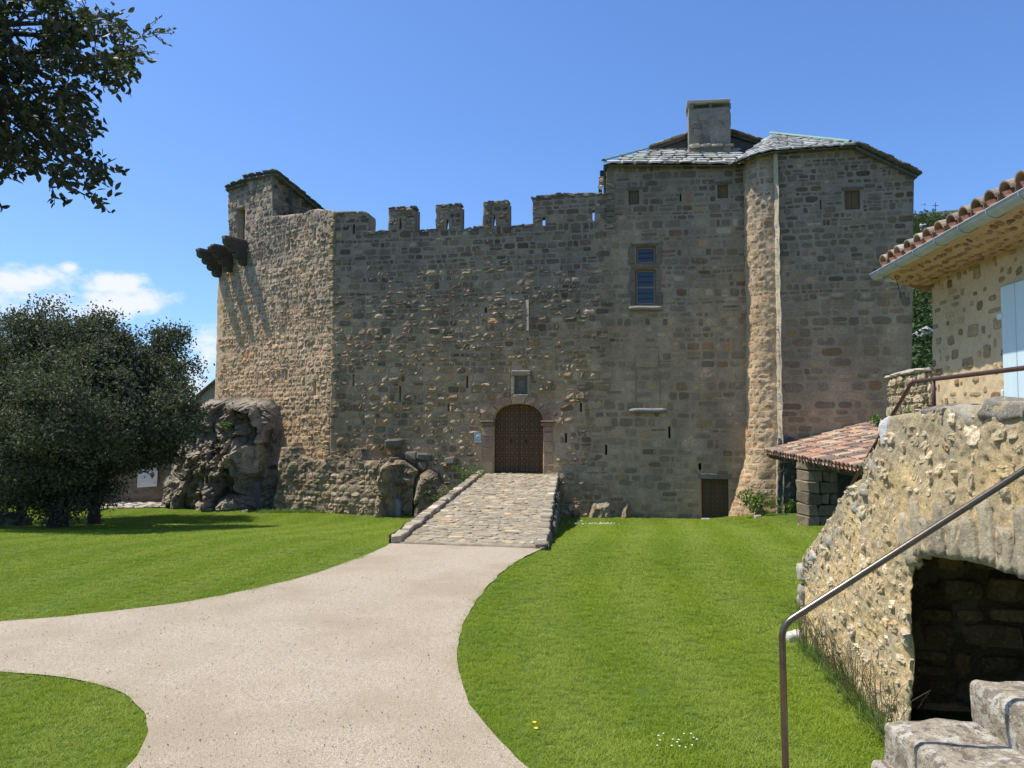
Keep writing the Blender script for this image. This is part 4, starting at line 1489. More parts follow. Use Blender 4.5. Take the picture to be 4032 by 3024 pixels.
def slab(origin, ex, ey, ez, sx, sy, sz, parent, base=(.46, .445, .40), name='roof_slab'):
    """One split-stone slab; ex along the eave, ey up the slope, ez out of the roof."""
    V, Q, T = SLABS[srng.integers(6)]
    V = V * np.array([sx, sy, sz]) * srng.uniform(.9, 1.1, 3) + srng.uniform(-.012, .012, V.shape)
    c = np.array(base) * srng.uniform(.75, 1.25) * np.array([1, srng.uniform(.95, 1.03), srng.uniform(.88, 1.03)])
    V = axes(origin, ex, ey, ez)(V)
    return MB().add(V, Q, T, c).build(name, M['slate'], parent)


def roof_base(pts, parent, name, thick=.10, mat='slate', col=(.12, .115, .10)):
    P = np.array(pts, float)
    n = unit(np.cross(P[1] - P[0], P[2] - P[0]))
    if n[2] < 0: n = -n
    V = np.concatenate([P, P - n * thick])
    k = len(P)
    me = bpy.data.meshes.new(name)
    me.from_pydata([tuple(v) for v in V], [], [list(range(k)), list(range(2 * k - 1, k - 1, -1))] + [[i, (i + 1) % k, k + (i + 1) % k, k + i] for i in range(k)])
    me.materials.append(M[mat])
    at = me.attributes.new('tint', 'FLOAT_COLOR', 'POINT')
    for i in range(len(V)): at.data[i].color = (*col, 1)
    return link(name, me, parent)


def plane_hit(px, py, p0, n):
    r = ray(px, py)
    return CAM + r * ((p0 - CAM) @ n) / (r @ n)


# --- lower front roof of the keep
e0, e1 = FA.px(2376, 643, .28), FA.px(2892, 646, .28)
E0, E1 = FA.w(*e0, .28), FA.w(*e1, .28)
up = np.array([-FA.n[0], -FA.n[1], .50])
nr = unit(np.cross(E1 - E0, up))
T0, T1 = plane_hit(2585, 586, E0, nr), plane_hit(2975, 588, E0, nr)
if nr[2] < 0: nr = -nr
E1x = E0 + (E1 - E0) * 1.18
roof1 = roof_base([E0 - nr * .05, E1x - nr * .05, T1 + (T1 - T0) * .2 - nr * .05, T0 - nr * .05], castle, 'front_roof', .03)
exr = unit(E1 - E0)
slope = unit(np.cross(nr, exr))
Lr = (T0 - E0) @ slope
rows = 7
for j in range(rows):
    f = j / rows
    a = E0 + slope * Lr * f
    ul = ((T0 - E0) @ exr) * f
    ur = np.linalg.norm(E1 - E0) * 1.10
    u = ul + .03 + (j % 2) * .16
    while u < ur:
        w = srng.uniform(.40, .66)
        slab(a + exr * (u + w / 2) + slope * (.22 + srng.uniform(-.025, .025)) + nr * (.045 + .01 * srng.random()), exr, unit(slope - nr * .10), unit(nr + slope * .10), w - .025, .60, .085, roof1)
        u += w


def ridge_tiles(p, q, n, parent, r=.085, name='ridge_tile'):
    p, q = np.asarray(p), np.asarray(q)
    for k in range(n):
        a, b = p + (q - p) * (k - .04) / n, p + (q - p) * (k + 1.04) / n
        d = unit(b - a)
        s = unit(np.cross(d, [0, 0, 1]))
        t = np.cross(s, d)
        ang = np.linspace(-.15, pi + .15, 8)
        V = np.concatenate([c + (r + (.012 if c is a else 0)) * (np.cos(ang)[:, None] * s + np.sin(ang)[:, None] * t * .8) for c in (a, b)] + [c + (r - .018) * (np.cos(ang)[:, None] * s + np.sin(ang)[:, None] * t * .8) for c in (a, b)])
        Q = [[i, i + 1, 8 + i + 1, 8 + i] for i in range(7)] + [[16 + i, 24 + i, 24 + i + 1, 16 + i + 1] for i in range(7)] + [[i, 16 + i, 16 + i + 1, i + 1] for i in range(7)] + [[8 + i, 8 + i + 1, 24 + i + 1, 24 + i] for i in range(7)]
        MB().add(V, Q).build(name, M['copper'], parent)


ridge_tiles(E0 + nr * .10 + exr * .02, T0 + nr * .10, 7, roof1)
# west slope of that roof, out of sight from the gate
roof_base([E0 - nr * .05, T0 - nr * .05, T0 - nr * .05 + np.array([.3, 4.0, -.1]), E0 + np.array([.6, 5.0, 0])], castle, 'west_roof')
# wall under it on the west side
WS = Frame(0, 0, 0)
p_ = FA.w(FA.px(2391, 700)[0], 0)
mbw = MB()
q0, q1 = p_, p_ - np.array([*FA.n, 0]) * 6
mbw.add([q0 * [1, 1, 0] + [0, 0, 9.5], q1 * [1, 1, 0] + [0, 0, 9.5], q1 * [1, 1, 0] + [0, 0, 12.4], q0 * [1, 1, 0] + [0, 0, 12.4]], [[0, 1, 2, 3]], col=(.25, .22, .17))
mbw.build('keep_west_wall', M['mortar'], castle)
# quoins that show along the keep's left edge
for k in range(11):
    z = 9.95 + k * .225
    u = FA.px(2391, 700)[0]
    block(FA, u - .03 - .02 * crng.random(), u + crng.uniform(.2, .4), z, z + .20, -.35, .02 + .02 * crng.random(), np.array([.26, .205, .14]) * crng.uniform(.8, 1.2), 'quoin', M['stone'], castle, .02, .02)

# --- fan roof that sweeps round the stair turret
V0 = FA.w(*FA.px(2884, 648, .30), .30)
V1 = FA.w(*FA.px(3046, 593, 1.2), 1.2)
V2 = RA.w(*RA.px(3378, 572, .22), .22)
A2 = at_depth(3036, 536, 31.2)
A3 = A2 + np.array([.8, .3, .05])
eave = []
for t in np.linspace(0, 1, 6): eave.append((1 - t) ** 2 * V0 + 2 * t * (1 - t) * (V0 + np.array([.05, -1.0, .02]) * .55 + (V1 - V0) * .25) + t * t * V1)
for t in np.linspace(0, 1, 5)[1:]: eave.append(V1 + (V2 - V1) * t)
eave = np.array(eave)
roof2 = MB()
k = len(eave)
Vr = np.concatenate([eave, A2[None]])
Vr2 = np.concatenate([Vr - [0, 0, .02], Vr - [0, 0, .07]])
roof2.add(Vr2, [[i, i + 1, k + 1 + i + 1, k + 1 + i] for i in range(k - 1)], [[i, i + 1, k] for i in range(k - 1)] + [[k + 1 + i + 1, k + 1 + i, 2 * k + 1] for i in range(k - 1)], (.12, .115, .10))
roof2 = roof2.build('turret_roof', M['slate'], castle)
seg = np.linalg.norm(np.diff(eave, axis=0), axis=1)
cum = np.concatenate([[0], np.cumsum(seg)])
ev = lambda s: np.array([np.interp(s, cum, eave[:, i]) for i in range(3)])
rows2 = 10
for j in range(rows2):
    f = j / rows2
    tot = cum[-1] * (1 - f)
    s = (j % 2) * .2 - .1
    while s < tot - .1:
        w = srng.uniform(.36, .60)
        sc_ = min((s + w / 2) / (1 - f), cum[-1])
        b = ev(sc_)
        p = b + (A2 - b) * f
        e1_ = unit(ev(min(sc_ + .1, cum[-1])) - ev(max(sc_ - .1, 0)))
        sl_ = A2 - b
        sl_ = unit(sl_ - e1_ * (sl_ @ e1_))
        n_ = np.cross(e1_, sl_)
        if n_[2] < 0: n_ = -n_
        slab(p + sl_ * .16 + n_ * .045, e1_, unit(sl_ - n_ * .10), unit(n_ + sl_ * .10), w - .02, .52, .075, roof2, (.37, .365, .34))
        s += w
ridge_tiles(A2 + [0, 0, .12], V2 + (A2 - V2) * .08 + [0, 0, .10], 8, roof2)
# east verge: stepped slabs running down the gable edge
V3 = RA.w(*RA.px(3616, 686, .15), .15)
roof3 = roof_base([V2 - [0, 0, .05], V3 - [0, 0, .05], V3 + np.array([-.3, 5, .0]), A2 + np.array([.5, 1.5, -.05]), A2 - [0, 0, .05]], castle, 'east_roof')
for j in range(15):
    f = (j + .3) / 15
    p = V2 + (V3 - V2) * f
    ex_, = (unit(V3 - V2),)
    nn = unit(np.cross(ex_, [FA.n[0], FA.n[1], 0]))
    if nn[2] < 0: nn = -nn
    for d in (0, .55):
        slab(p - np.array([*FA.n, 0]) * (d + .05) + nn * (.04 + .012 * (j % 2)), unit(ex_ + nn * .08), -np.array([*FA.n, 0]), nn, .36, .56, .06, roof3, (.16, .155, .145), 'verge_slab')

# --- upper gable behind the chimney
gd_ = -3.3
Gf = FA.off(gd_)
gp_ = Gf.pts([(2560, 590), (2712, 543), (2800, 505), (2890, 530), (3030, 575), (3030, 640), (2560, 640)])
panel(Gf, gp_, [], .15, lambda u, z, s: .02 * fbm(np.stack([u, z], -1), 3, 2), .5, 'gable_wall', M['plaster'], castle, lambda u, z: np.tile([[.12, .11, .10]], (len(u), 1)))
ga, gb2, gc = Gf.w(*gp_[0], .15), Gf.w(*gp_[2], .15), Gf.w(*gp_[4], .15)
roofg = roof_base([ga, gb2, gb2 + [0.4, 3, 0], ga + [0.4, 3, 0]], castle, 'gable_roof')
roofh = roof_base([gb2, gc, gc + [0.4, 3, 0], gb2 + [0.4, 3, 0]], castle, 'gable_roof')
for (p, q, par) in ((ga, gb2, roofg), (gb2, gc, roofh)):
    ex_ = unit(q - p)
    nn = unit(np.cross(ex_, [FA.n[0], FA.n[1], 0]))
    if nn[2] < 0: nn = -nn
    for j in range(9):
        slab(p + (q - p) * (j + .5) / 9 + nn * (.05 + .015 * (j % 2)), unit(ex_ - nn * .05), -np.array([*FA.n, 0]), nn, .42, .5, .055, par, (.36, .33, .28), 'verge_slab')
# lead strip along the head of the front roof
mbw = MB()
V, Q, T = cbox(2.6, .12, .06, .02)
mbw.add(axes((T0 + T1) / 2 + nr * .08 + exr * .4, exr, slope, nr)(V), Q, T, (.09, .09, .09))
mbw.build('flashing', M['slate'], castle)

# --- chimney
cd_ = -2.25
_k = FA.w(FA.px(2800, 500, cd_)[0], 0, cd_)
Cf = Frame(_k[0], _k[1], radians(0))
c0, c1 = Cf.px(2721, 575), Cf.px(2879, 423)
cw = [c0[0], c1[0]]
ch = MB()
zb_, zt_ = c0[1] - .6, Cf.px(2800, 424)[1]
V, Q, T = cbox((cw[1] - cw[0]) / 2, .42, (zt_ - zb_) / 2, .02, .012, srng)
ch.add(axes(Cf.w(sum(cw) / 2, (zb_ + zt_) / 2, -.42), [*FA.t, 0], [*-FA.n, 0], [0, 0, 1])(V), Q, T, (.25, .215, .17))
chim = ch.build('chimney', M['plaster'], castle)
st = courses(cw[0] + .02, cw[1] - .02, c0[1] + .05, zt_ - .02, (.26, .42), (.30, .62), srng, .1, .008)
co = np.array([(cw[0] + .015, c0[1] - .2), (cw[1] - .015, c0[1] - .2), (cw[1] - .015, zt_ - .015), (cw[0] + .015, zt_ - .015)])
V, keep, Q = stone_patches(Cf, st, lambda u, z, s: 0 * u, srng.uniform(.006, .016, len(st)), srng, co, [], sink=.01)
for v in V: obj_np('chimney_block', v, Q, M['plaster'], chim, np.tile(np.array([.20, .175, .14]) * srng.uniform(.7, 1.25), (len(v), 1)))
capb = MB()
for u, d in ((cw[0] + .06, -.06), (sum(cw) / 2, -.06), (cw[1] - .06, -.06), (cw[0] + .06, -.78), (cw[1] - .06, -.78)):
    V, Q, T = cbox(.06, .06, .11, .01)
    capb.add(axes(Cf.w(u, zt_ + .09, d), [*FA.t, 0], [*-FA.n, 0], [0, 0, 1])(V), Q, T, (.18, .17, .15))
capb.build('chimney_posts', M['plaster'], chim)
V, Q, T = cbox((cw[1] - cw[0]) / 2 + .03, .55, .045, .015, .02, srng)
MB().add(axes(Cf.w(sum(cw) / 2 - .02, zt_ + .25, -.42), [*FA.t, 0], [*-FA.n, 0], [0, 0, 1])(V), Q, T, (.40, .39, .35)).build('cap_slab', M['slate'], chim)
V, Q, T = cbox((cw[1] - cw[0]) / 2 + .10, .55, .045, .015, .02, srng)
for k in range(4):
    f = (k + .5) / 4
    slab(Cf.w(cw[0] - .08 + (cw[1] - cw[0] + .16) * f, c0[1] - .02, .08), [*FA.t, 0], [*-FA.n, 0], [0, 0, 1], (cw[1] - cw[0]) / 4, .34, .09, chim, (.40, .38, .33), 'skirt_slab')

# --- corner turret roof
ta = LA.w(*LA.px(889, 742, .12), .12)
tb = LA.w(*LA.px(962, 716, .12), .12)
tb2 = LA.w(*LA.px(956, 700, .12), .12)
tc = LA.w(*LA.px(1082, 678, .12), .12)
bk = unit(SIDE.w(*SIDE.px(1259, 826), 0) - LA.w(*LA.px(1082, 678), 0))
rt1 = roof_base([ta, tb, tb + bk * 3, ta + bk * 3], castle, 'turret_cap')
rt2 = roof_base([tb2, tc + [.1, 0, 0], tc + bk * 4.8 + [.1, 0, 0], tb2 + bk * 4.8], castle, 'turret_cap')
for (p, q, n, par) in ((ta, tb, 3, rt1), (tb2, tc + [.1, 0, 0], 5, rt2)):
    ex_ = unit(q - p)
    nn = unit(np.cross(ex_, bk))
    if nn[2] < 0: nn = -nn
    for i in range(n):
        for j in range(6):
            slab(p + (q - p) * (i + .5) / n + bk * (.15 + j * .5) + nn * (.07 + .01 * (i % 2) - .0 * j), ex_, unit(bk + nn * .10), unit(nn - bk * .1), np.linalg.norm(q - p) / n - .02, .62, .06, par, (.13, .12, .11))
for j in range(14):
    p = tc + bk * (j * .34 + .1) + np.array([.04, 0, .04 + .012 * (j % 2)])
    ex_ = unit(np.cross(bk, [0, 0, 1]))
    nn = np.cross(ex_, bk)
    slab(p, ex_, unit(bk + nn * .1), unit(nn - bk * .1), .40, .46, .055, rt2, (.12, .11, .10), 'verge_slab')

# --- sounders bolted to the keep's west edge
ug = FA.px(2372, 700)[0]
zg = lambda y: FA.px(2372, y)[1]
horn = thing('siren', 'small loudspeaker and lamps bolted high on the edge of the keep beside the parapet', 'loudspeaker', FA.w(ug, zg(755), -.1))
block(FA, ug - .10, ug + .07, zg(692), zg(668), -.25, -.05, (.02, .02, .02), 'lamp', M['black'], horn, .015)
bx = block(FA, ug - .15, ug + .07, zg(722), zg(692), -.25, -.04, (.4, .3, .2), 'speaker_box', M['orange'], horn, .025)
V, Q, T = tube([FA.w(ug - .04, zg(707), -.045), FA.w(ug - .04, zg(707), -.02), FA.w(ug - .04, zg(707), -.015)], [.075, .07, .05], 14)
MB().add(V, Q, T).build('cone', M['white'], bx)
V, Q, T = tube([FA.w(ug - .04, zg(707), -.03), FA.w(ug - .04, zg(707), -.008)], [.03, .02], 10)
MB().add(V, Q, T).build('dust_cap', M['orange'], bx)
V, Q, T = tube([FA.w(ug + .0, zg(727), -.12), FA.w(ug - .10, zg(738), -.03)], [.03, .11], 12)
MB().add(V, Q, T).build('horn', M['white'], horn)
block(FA, ug - .16, ug - .02, zg(757), zg(740), -.25, -.08, (.02, .02, .02), 'junction_box', M['black'], horn, .015)
V, Q, T = tube([FA.w(ug + .10, zg(757), -.12), FA.w(ug + .10, zg(690), -.12), FA.w(ug + .12, zg(650), -.12)], .016, 6)
MB().add(V, Q, T).build('conduit', M['black'], horn)

pool.build(castle, 300, 'stone', 'rubble')

# wall plaque by the gate
a = rect_px(FA, 1869, 1704, 1897, 1742, .25)
plq = thing('plaque', 'small pale glass plaque fixed to the wall left of the gate', 'plaque', FA.w(a[0, 0], a[0, 1], .3))
zs_ = a[0, 1] + (a[2, 1] - a[0, 1]) * .2
bb = float(bulge(np.array([a[0, 0]]), np.array([a[0, 1]]))[0]) + .06
block(FA, a[0, 0], a[1, 0], zs_ + .006, a[2, 1], bb, bb + .02, (.5, .5, .5), 'panel', M['plaque'], plq, .003)
block(FA, a[0, 0], a[1, 0], a[0, 1], zs_ - .006, bb, bb + .02, (.5, .5, .5), 'caption_strip', M['white'], plq, .003)
um = (a[0, 0] + a[1, 0]) / 2
V, Q, T = tube([FA.w(um + .02 + .07 * cos(t), (zs_ + a[2, 1]) / 2 - .02 + .08 * sin(t), bb + .022) for t in np.linspace(0, 6.283, 15)], .012, 4, False)
MB().add(V, Q, T).build('emblem', M['white'], plq)
block(FA, a[0, 0] + .02, a[0, 0] + .05, a[0, 1] + .015, zs_ - .02, bb + .019, bb + .023, (.3, .3, .3), 'badge', M['print'], plq, .001)
block(FA, a[0, 0] + .08, a[1, 0] - .04, a[0, 1] + .03, a[0, 1] + .04, bb + .019, bb + .023, (.3, .3, .3), 'caption', M['print'], plq, .001)

# ================================================================== ramp
r_bl, r_br = on_level(1540, 2139), on_level(2150, 2162)
r_tl, r_tr = at_depth(1884, 1866, 29.75), at_depth(2196, 1866, 29.45)
RZ = .70
ramp = thing('stone_ramp', 'cobbled stone ramp with low kerb walls climbing from the gravel path to the gate', 'ramp', (-.8, 17, 0))


class RampFrame:
    """u from 0 (left kerb) to 1 scaled by width, v metres up the ramp, d above its face."""
    L = 13.0

    def w(s, u, v, d=0.0):
        u, v, d = np.broadcast_arrays(np.asarray(u, float), np.asarray(v, float), np.asarray(d, float))
        t = (v / s.L)[..., None]
        f = (u / 3.2)[..., None]
        p = (1 - t) * ((1 - f) * r_bl + f * r_br) + t * ((1 - f) * r_tl + f * r_tr)
        z = .05 + (RZ - .05) * np.power(np.clip(v / s.L, 0, 1.2), .92)
        p = p.copy()
        p[..., 2] = z + d
        return p


RF = RampFrame()
rr = np.random.default_rng(77)
out_r = np.array([(.02, .0), (3.18, .0), (3.18, 13.25), (.02, 13.25)])
dRamp = lambda u, v, s: .012 * fbm(np.stack([u * 3, v * 2], -1), 3, 3) - .02 * sstep(-v, -.25, 0)
panel(RF, out_r, [], .09, dRamp, .06, 'mortar_bed', M['near_mortar'], ramp, lambda u, z: np.tile([[.32, .255, .165]], (len(u), 1)), back=False)
st = courses(.22, 2.98, .1, 13.2, (.20, .34), (.20, .52), rr, .10, .016)
V, keep, Q = stone_patches(RF, st, dRamp, rr.uniform(.006, .028, len(st)), rr, np.array([(.22, .05), (2.98, .05), (2.98, 13.2), (.22, 13.2)]), [], rounder=.22, tilt=.3)
rp = StonePool()
n = int(keep.sum())
cb = np.array([.35, .285, .185]) * rr.lognormal(-.02, .19, (n, 1)).clip(.5, 1.4)
cb[rr.random(n) < .15] *= np.array([.8, .84, .95])
cb[rr.random(n) < .14] *= np.array([1.1, .93, .74])
rp.add(V, cb, Q, M['cobble'])
rp.build(ramp, 300, 'cobble', 'cobbles')
# body of the ramp under the bed: side walls down to the lawn
for ue, name, sgn in ((-.02, 'left_side_wall', -1), (3.22, 'right_side_wall', 1)):
    vs = np.linspace(-.02, 13.0, 90)
    top = RF.w(ue, vs, .12 if sgn < 0 else .03)
    nz_ = 14
    rows = []
    for k in range(nz_):
        f = k / (nz_ - 1)
        p = top.copy()
        zb2 = gz(p[:, 0], p[:, 1]) - .15
        p[:, 2] = top[:, 2] * (1 - f) + zb2 * f
        p[:, 0] += sgn * (.03 * fbm(np.stack([vs * 2.2, np.full_like(vs, f * 3)], -1), 3, 9) + .05 * f)
        rows.append(p)
    Vw = np.stack(rows, 0)
    MB().add(Vw, grid_quads(nz_, 90), col=(.20, .17, .125)).build(name, M['mortar'], ramp)
# stones of the right side wall
nst = 0
for k in range(140):
    v = rr.uniform(3.0, 12.8)
    p = RF.w(3.25, v, .0)
    zb2 = float(gz(p[0], p[1]))
    h = p[2] - zb2
    z = zb2 + rr.random() * (h - .22) + .08
    if h < .35: continue
    V, Q, T = cbox(.05, rr.uniform(.12, .24), rr.uniform(.05, .10), .03, .02, rr)
    MB().add(axes([p[0] + .02, p[1], z], [1, 0, 0], [0, 1, 0], [0, 0, 1])(V), Q, T, np.array([.20, .17, .125]) * rr.uniform(.6, 1.3)).build('stone', M['stone'], ramp)
# kerb stones
for side in (0, 1):
    v = 0.0
    while v < 13.0:
        l = rr.uniform(.14, .42) if side == 0 else rr.uniform(.12, .30)
        ub = .11 if side == 0 else 3.09
        up_ = .022 if side == 0 else -.05
        p = RF.w(ub, v + l / 2, up_)
        q = RF.w(ub, v + l / 2 + .1, up_)
        ey = unit(q - p)
        ez = unit(np.cross([1, 0, 0], ey))
        V, Q, T = cbox(.13 + rr.uniform(-.02, .02), l / 2 - .004, .09 + rr.uniform(-.012, .012), .018, .016, rr)
        c = np.array([.31, .25, .17]) * rr.lognormal(0, .28)
        MB().add(axes(p, np.cross(ey, ez), ey, ez)(V), Q, T, c).build('kerb_stone', M['cobble'], ramp)
        v += l

# ================================================================== rock outcrops at the castle's foot
def outcrop(fr, poly, res, depthf, thick, name, label, col, cat='rock', parent=None, seed=3, step=.2, amp=.08, mat='rock'):
    P = fr.pts(poly)
    P[:, 1] = np.where(P[:, 1] < -.3, np.minimum(P[:, 1], -1.25), P[:, 1])
    o = panel(fr, rough_line(P, step, amp, seed), [], res, depthf, thick, name, M[mat], parent,
              lambda u, z: (np.array([col]) * (1 + .25 * fbm(np.stack([u, z], -1), 3, seed))[:, None]).clip(.02, .5), smooth=False, back=False)
    if label: props(o, label, cat)
    return o


_k = LA.w(LA.px(1112, 1800)[0], 0)
RKF = Frame(_k[0], _k[1], radians(4)).off(.10)
uR = lambda x: RKF.px(x, 1850)[0]


def crag(u, z, seed, k=1.0, fs=1.0):
    q = np.stack([u * fs + .35 * fbm(np.stack([u * 1.1, z * 1.1], -1), 2, seed + 5), z * .8 * fs + .3 * fbm(np.stack([u * 1.3, z], -1), 2, seed + 6), np.full_like(u, .5)], -1)
    out = 0.0
    for fq, a, b, s0 in ((.8, .55, .60, 0), (1.9, .34, .55, 9), (4.6, .20, .42, 21)):
        f1, gap, idv, off = cells(q * fq, seed + s0)
        h1, h2 = (idv * 7.31) % 1 - .5, (idv * 13.7) % 1 - .5
        # every cell is a tilted facet: broken, bedded rock rather than pillows
        out = out + a * (idv - .5) + b * (h1 * off[..., 0] + (h2 - .25) * off[..., 1]) / fq * 1.7 - .22 * a * sstep(-gap, -.07, 0)
    return k * (out + .15 * ridged(q * 2.4, 4, seed + 2) + .07 * fbm(q * 9, 3, seed + 4))


def rock_depth(u, z, s):
    ins = np.abs(s)
    uL, uM, uE = uR(640), uR(950), uR(1112)
    prof = np.clip((u - uL + .1) / (uM - uL), 0, 1) ** .9 * (1 - .95 * sstep(u, uM + .1, uE - .45))
    hgt = 1 - .55 * sstep(z, -.5, 3.6)
    d = 1.75 * prof * hgt * sstep(ins, 0, .5) + .2 * sstep(ins, 0, .3)
    # the undercut hollow low on the right with its built-up block
    hol = sstep(u, uR(895), uR(925)) * (1 - sstep(u, uR(1030), uR(1060))) * (1 - sstep(z, .25, .55)) * sstep(z, -.6, -.2)
    d = d - .55 * hol
    return d + crag(u, z, 13) * sstep(ins, 0, .45) * (.55 + .6 * prof)


outcrop(RKF, [(640, 2030), (640, 1990), (637, 1950), (646, 1900), (668, 1870), (674, 1825), (700, 1780), (722, 1725), (730, 1670), (752, 1640), (800, 1592), (830, 1574), (880, 1568), (1078, 1570), (1092, 1600), (1112, 1632),
              (1120, 1700), (1112, 1780), (1108, 1900), (1095, 2030)], .042, rock_depth, 3.0, 'rock_outcrop', 'large craggy grey rock outcrop that carries the west corner of the castle', (.37, .305, .215), seed=13)
# flat block walled into the hollow
cav = RKF.pts([(905, 1930), (955, 1875), (1000, 1880), (1040, 1895), (1050, 1990), (905, 1990)])
cav[-2:, 1] = -1.2
panel(RKF, rough_line(cav, .2, .03, 5), [], .1, lambda u, z, s: .75 + .03 * fbm(np.stack([u * 2, z * 2], -1), 3, 8), .8, 'infill_wall', M['mortar'], None, lambda u, z: np.tile([[.21, .18, .14]], (len(u), 1)), back=False,
      label='smooth infill wall under the overhang of the big rock outcrop', cat='wall')
# battered footing with a broken top, below the west corner
_a, _b = LA.w(LA.px(1100, 1950)[0], 0)[:2], FA.w(FA.px(1560, 1950)[0], 0)[:2]
FTF = Frame(*(_a * .45 + _b * .55), atan2(_a[1] - _b[1], _b[0] - _a[0])).off(1.0)
ft = [(1085, 2030), (1110, 1760), (1135, 1770), (1160, 1740), (1178, 1790), (1200, 1800), (1230, 1812), (1255, 1805), (1283, 1822), (1300, 1795), (1318, 1792), (1345, 1800), (1372, 1778), (1382, 1765), (1425, 1766), (1427, 1812), (1475, 1818), (1490, 1828), (1515, 1806), (1545, 1800), (1560, 2030)]
ftp = FTF.pts(ft)
ftp[[0, -1], 1] = -1.3
foot = thing('ruined_footing', 'broken rubble footing wall with a jagged top at the foot of the west corner', 'wall', FTF.w(0, -1, 0))
dFt = lambda u, z, s: .20 * (1.6 - z) * .5 + .09 * fbm(np.stack([u * 1.0, z * 1.2], -1), 4, 81) + .025 * ridged(np.stack([u * 3, z * 4], -1), 3, 82)
panel(FTF, rough_line(ftp, .14, .05, 81), [], .055, dFt, 1.3, 'core', M['rock'], foot, lambda u, z: np.tile([[.36, .265, .155]], (len(u), 1)), back=False)
fp = StonePool()
fr_ = np.random.default_rng(31)
st = courses(-3.9, 3.9, -1.2, 2.4, (.13, .30), (.18, .5), fr_, .2)
V, keep, Q = stone_patches(FTF, st, dFt, fr_.uniform(.006, .05, len(st)), fr_, ftp, [], tilt=.5, rough=.6, rounder=.16)
fp.add(V, np.array([.36, .27, .16]) * fr_.lognormal(0, .28, (int(keep.sum()), 1)).clip(.5, 1.7), Q, M['stone'])
fp.build(foot, 240, 'stone', 'rubble')
# boulders beside the ramp
B1 = FA.off(.95)
def hollow(u, z, s):
    wob = .18 * fbm(np.stack([u * 1.6, z * 1.6], -1), 3, 4)
    cave = sstep(u + wob, B1.px(1522, 1900)[0], B1.px(1546, 1900)[0]) * (1 - sstep(z + wob, B1.px(1560, 1846)[1], B1.px(1560, 1822)[1]))
    blk = sstep(u, B1.px(1575, 1900)[0], B1.px(1585, 1900)[0]) * (1 - sstep(u, B1.px(1632, 1900)[0], B1.px(1642, 1900)[0])) * sstep(z, B1.px(1600, 1918)[1], B1.px(1600, 1910)[1]) * (1 - sstep(z, B1.px(1600, 1888)[1], B1.px(1600, 1878)[1]))
    return sstep(np.abs(s), 0, .30) * (.75 - .72 * cave * (1 - .35 * blk))


outcrop(B1, [(1475, 2030), (1480, 1900), (1500, 1830), (1530, 1800), (1560, 1808), (1620, 1835), (1640, 1850), (1632, 1900), (1625, 1960), (1620, 2030)], .05,
        lambda u, z, s: (hollow(u, z, s) + .0 * sstep(np.abs(s), 0, .35) * (1 - .85 * sstep(u + .25 * fbm(np.stack([u * 1.5, z * 1.5], -1), 2, 4), B1.px(1522, 1900)[0], B1.px(1556, 1900)[0])) + .38 * crag(u, z, 23, 1, 1.9) * sstep(np.abs(s), 0, .3)), 1.4,
        'boulder', 'tawny boulder with a dark hollow side next to the small pale slab', (.36, .265, .15), seed=23)
B2 = FA.off(.75)
outcrop(B2, [(1622, 2030), (1625, 1960), (1645, 1890), (1665, 1862), (1690, 1852), (1720, 1868), (1738, 1900), (1770, 1945), (1800, 2030)], .05,
        lambda u, z, s: (.75 * sstep(np.abs(s), 0, .35) * (1 - .7 * sstep(u, B2.px(1668, 1900)[0], B2.px(1730, 1900)[0])) + .28 * crag(u, z, 29, 1, 1.8) * sstep(np.abs(s), 0, .25)), 1.2,
        'boulder', 'rounded boulder between the ramp and the hollowed boulder', (.35, .265, .155), seed=29)
for k, (x0, y0, x1, y1, lb) in enumerate(((1605, 1780, 1646, 1812, 'squarish loose stone jutting from the facade above the boulders'), (1645, 1786, 1700, 1812, 'long flat stone jutting from the facade beside a squarish one'),
                                          (1650, 1820, 1680, 1848, 'knobbly little stone standing proud just above the rounded boulder'), (1757, 1800, 1796, 1832, 'flat ledge stone jutting from the facade near the top of the ramp'), (1526, 1728, 1585, 1765, 'bulging brown lump of stone high above the boulders'))):
    a = rect_px(FA, x0, y0, x1, y1, .4)
    V, Q, T = cbox((a[1, 0] - a[0, 0]) / 2, .28, (a[2, 1] - a[0, 1]) / 2, .07, .05, srng)
    props(MB().add(axes(FA.w(a[:, 0].mean(), a[:, 1].mean(), .36), [*FA.t, 0], [*-FA.n, 0], [0, 0, 1])(V), Q, T, np.array([.21, .18, .13]) * srng.uniform(.8, 1.15)).build('ledge_stone', M['stone']), lb, 'stone')
# pale slab that closes a low opening
a = rect_px(B1, 1527, 1966, 1577, 2012, .15)
ps = [(a[0, 0], -1.2), (a[1, 0], -1.2), (a[1, 0], a[2, 1] - .12), (a[1, 0] - .1, a[2, 1] - .02), (a[:, 0].mean(), a[2, 1] + .01), (a[0, 0] + .08, a[2, 1] - .03), (a[0, 0], a[2, 1] - .10)]
panel(B1, ps, [], .06, lambda u, z, s: .16 + .0 * u, .12, 'pale_slab', M['mortar'], None, lambda u, z: np.tile([[.30, .31, .29]], (len(u), 1)), back=False, label='small blue-grey slab closing a low opening in the boulder', cat='slab')
# ledge of bedrock right of the ramp
LG = FA.off(.22)
outcrop(LG, [(2238, 2040), (2240, 1975), (2262, 1962), (2300, 1980), (2330, 1968), (2410, 1972), (2420, 1980), (2470, 1962), (2480, 1985), (2520, 1998), (2580, 2008), (2640, 2025), (2660, 2050)], .05,
        lambda u, z, s: .35 * sstep(np.abs(s), 0, .25) + .20 * crag(u, z, 37, 1, 2.2) * sstep(np.abs(s), 0, .15), .8, 'rock_ledge', 'low ledge of pale bedrock along the facade right of the ramp', (.34, .265, .16), seed=37)
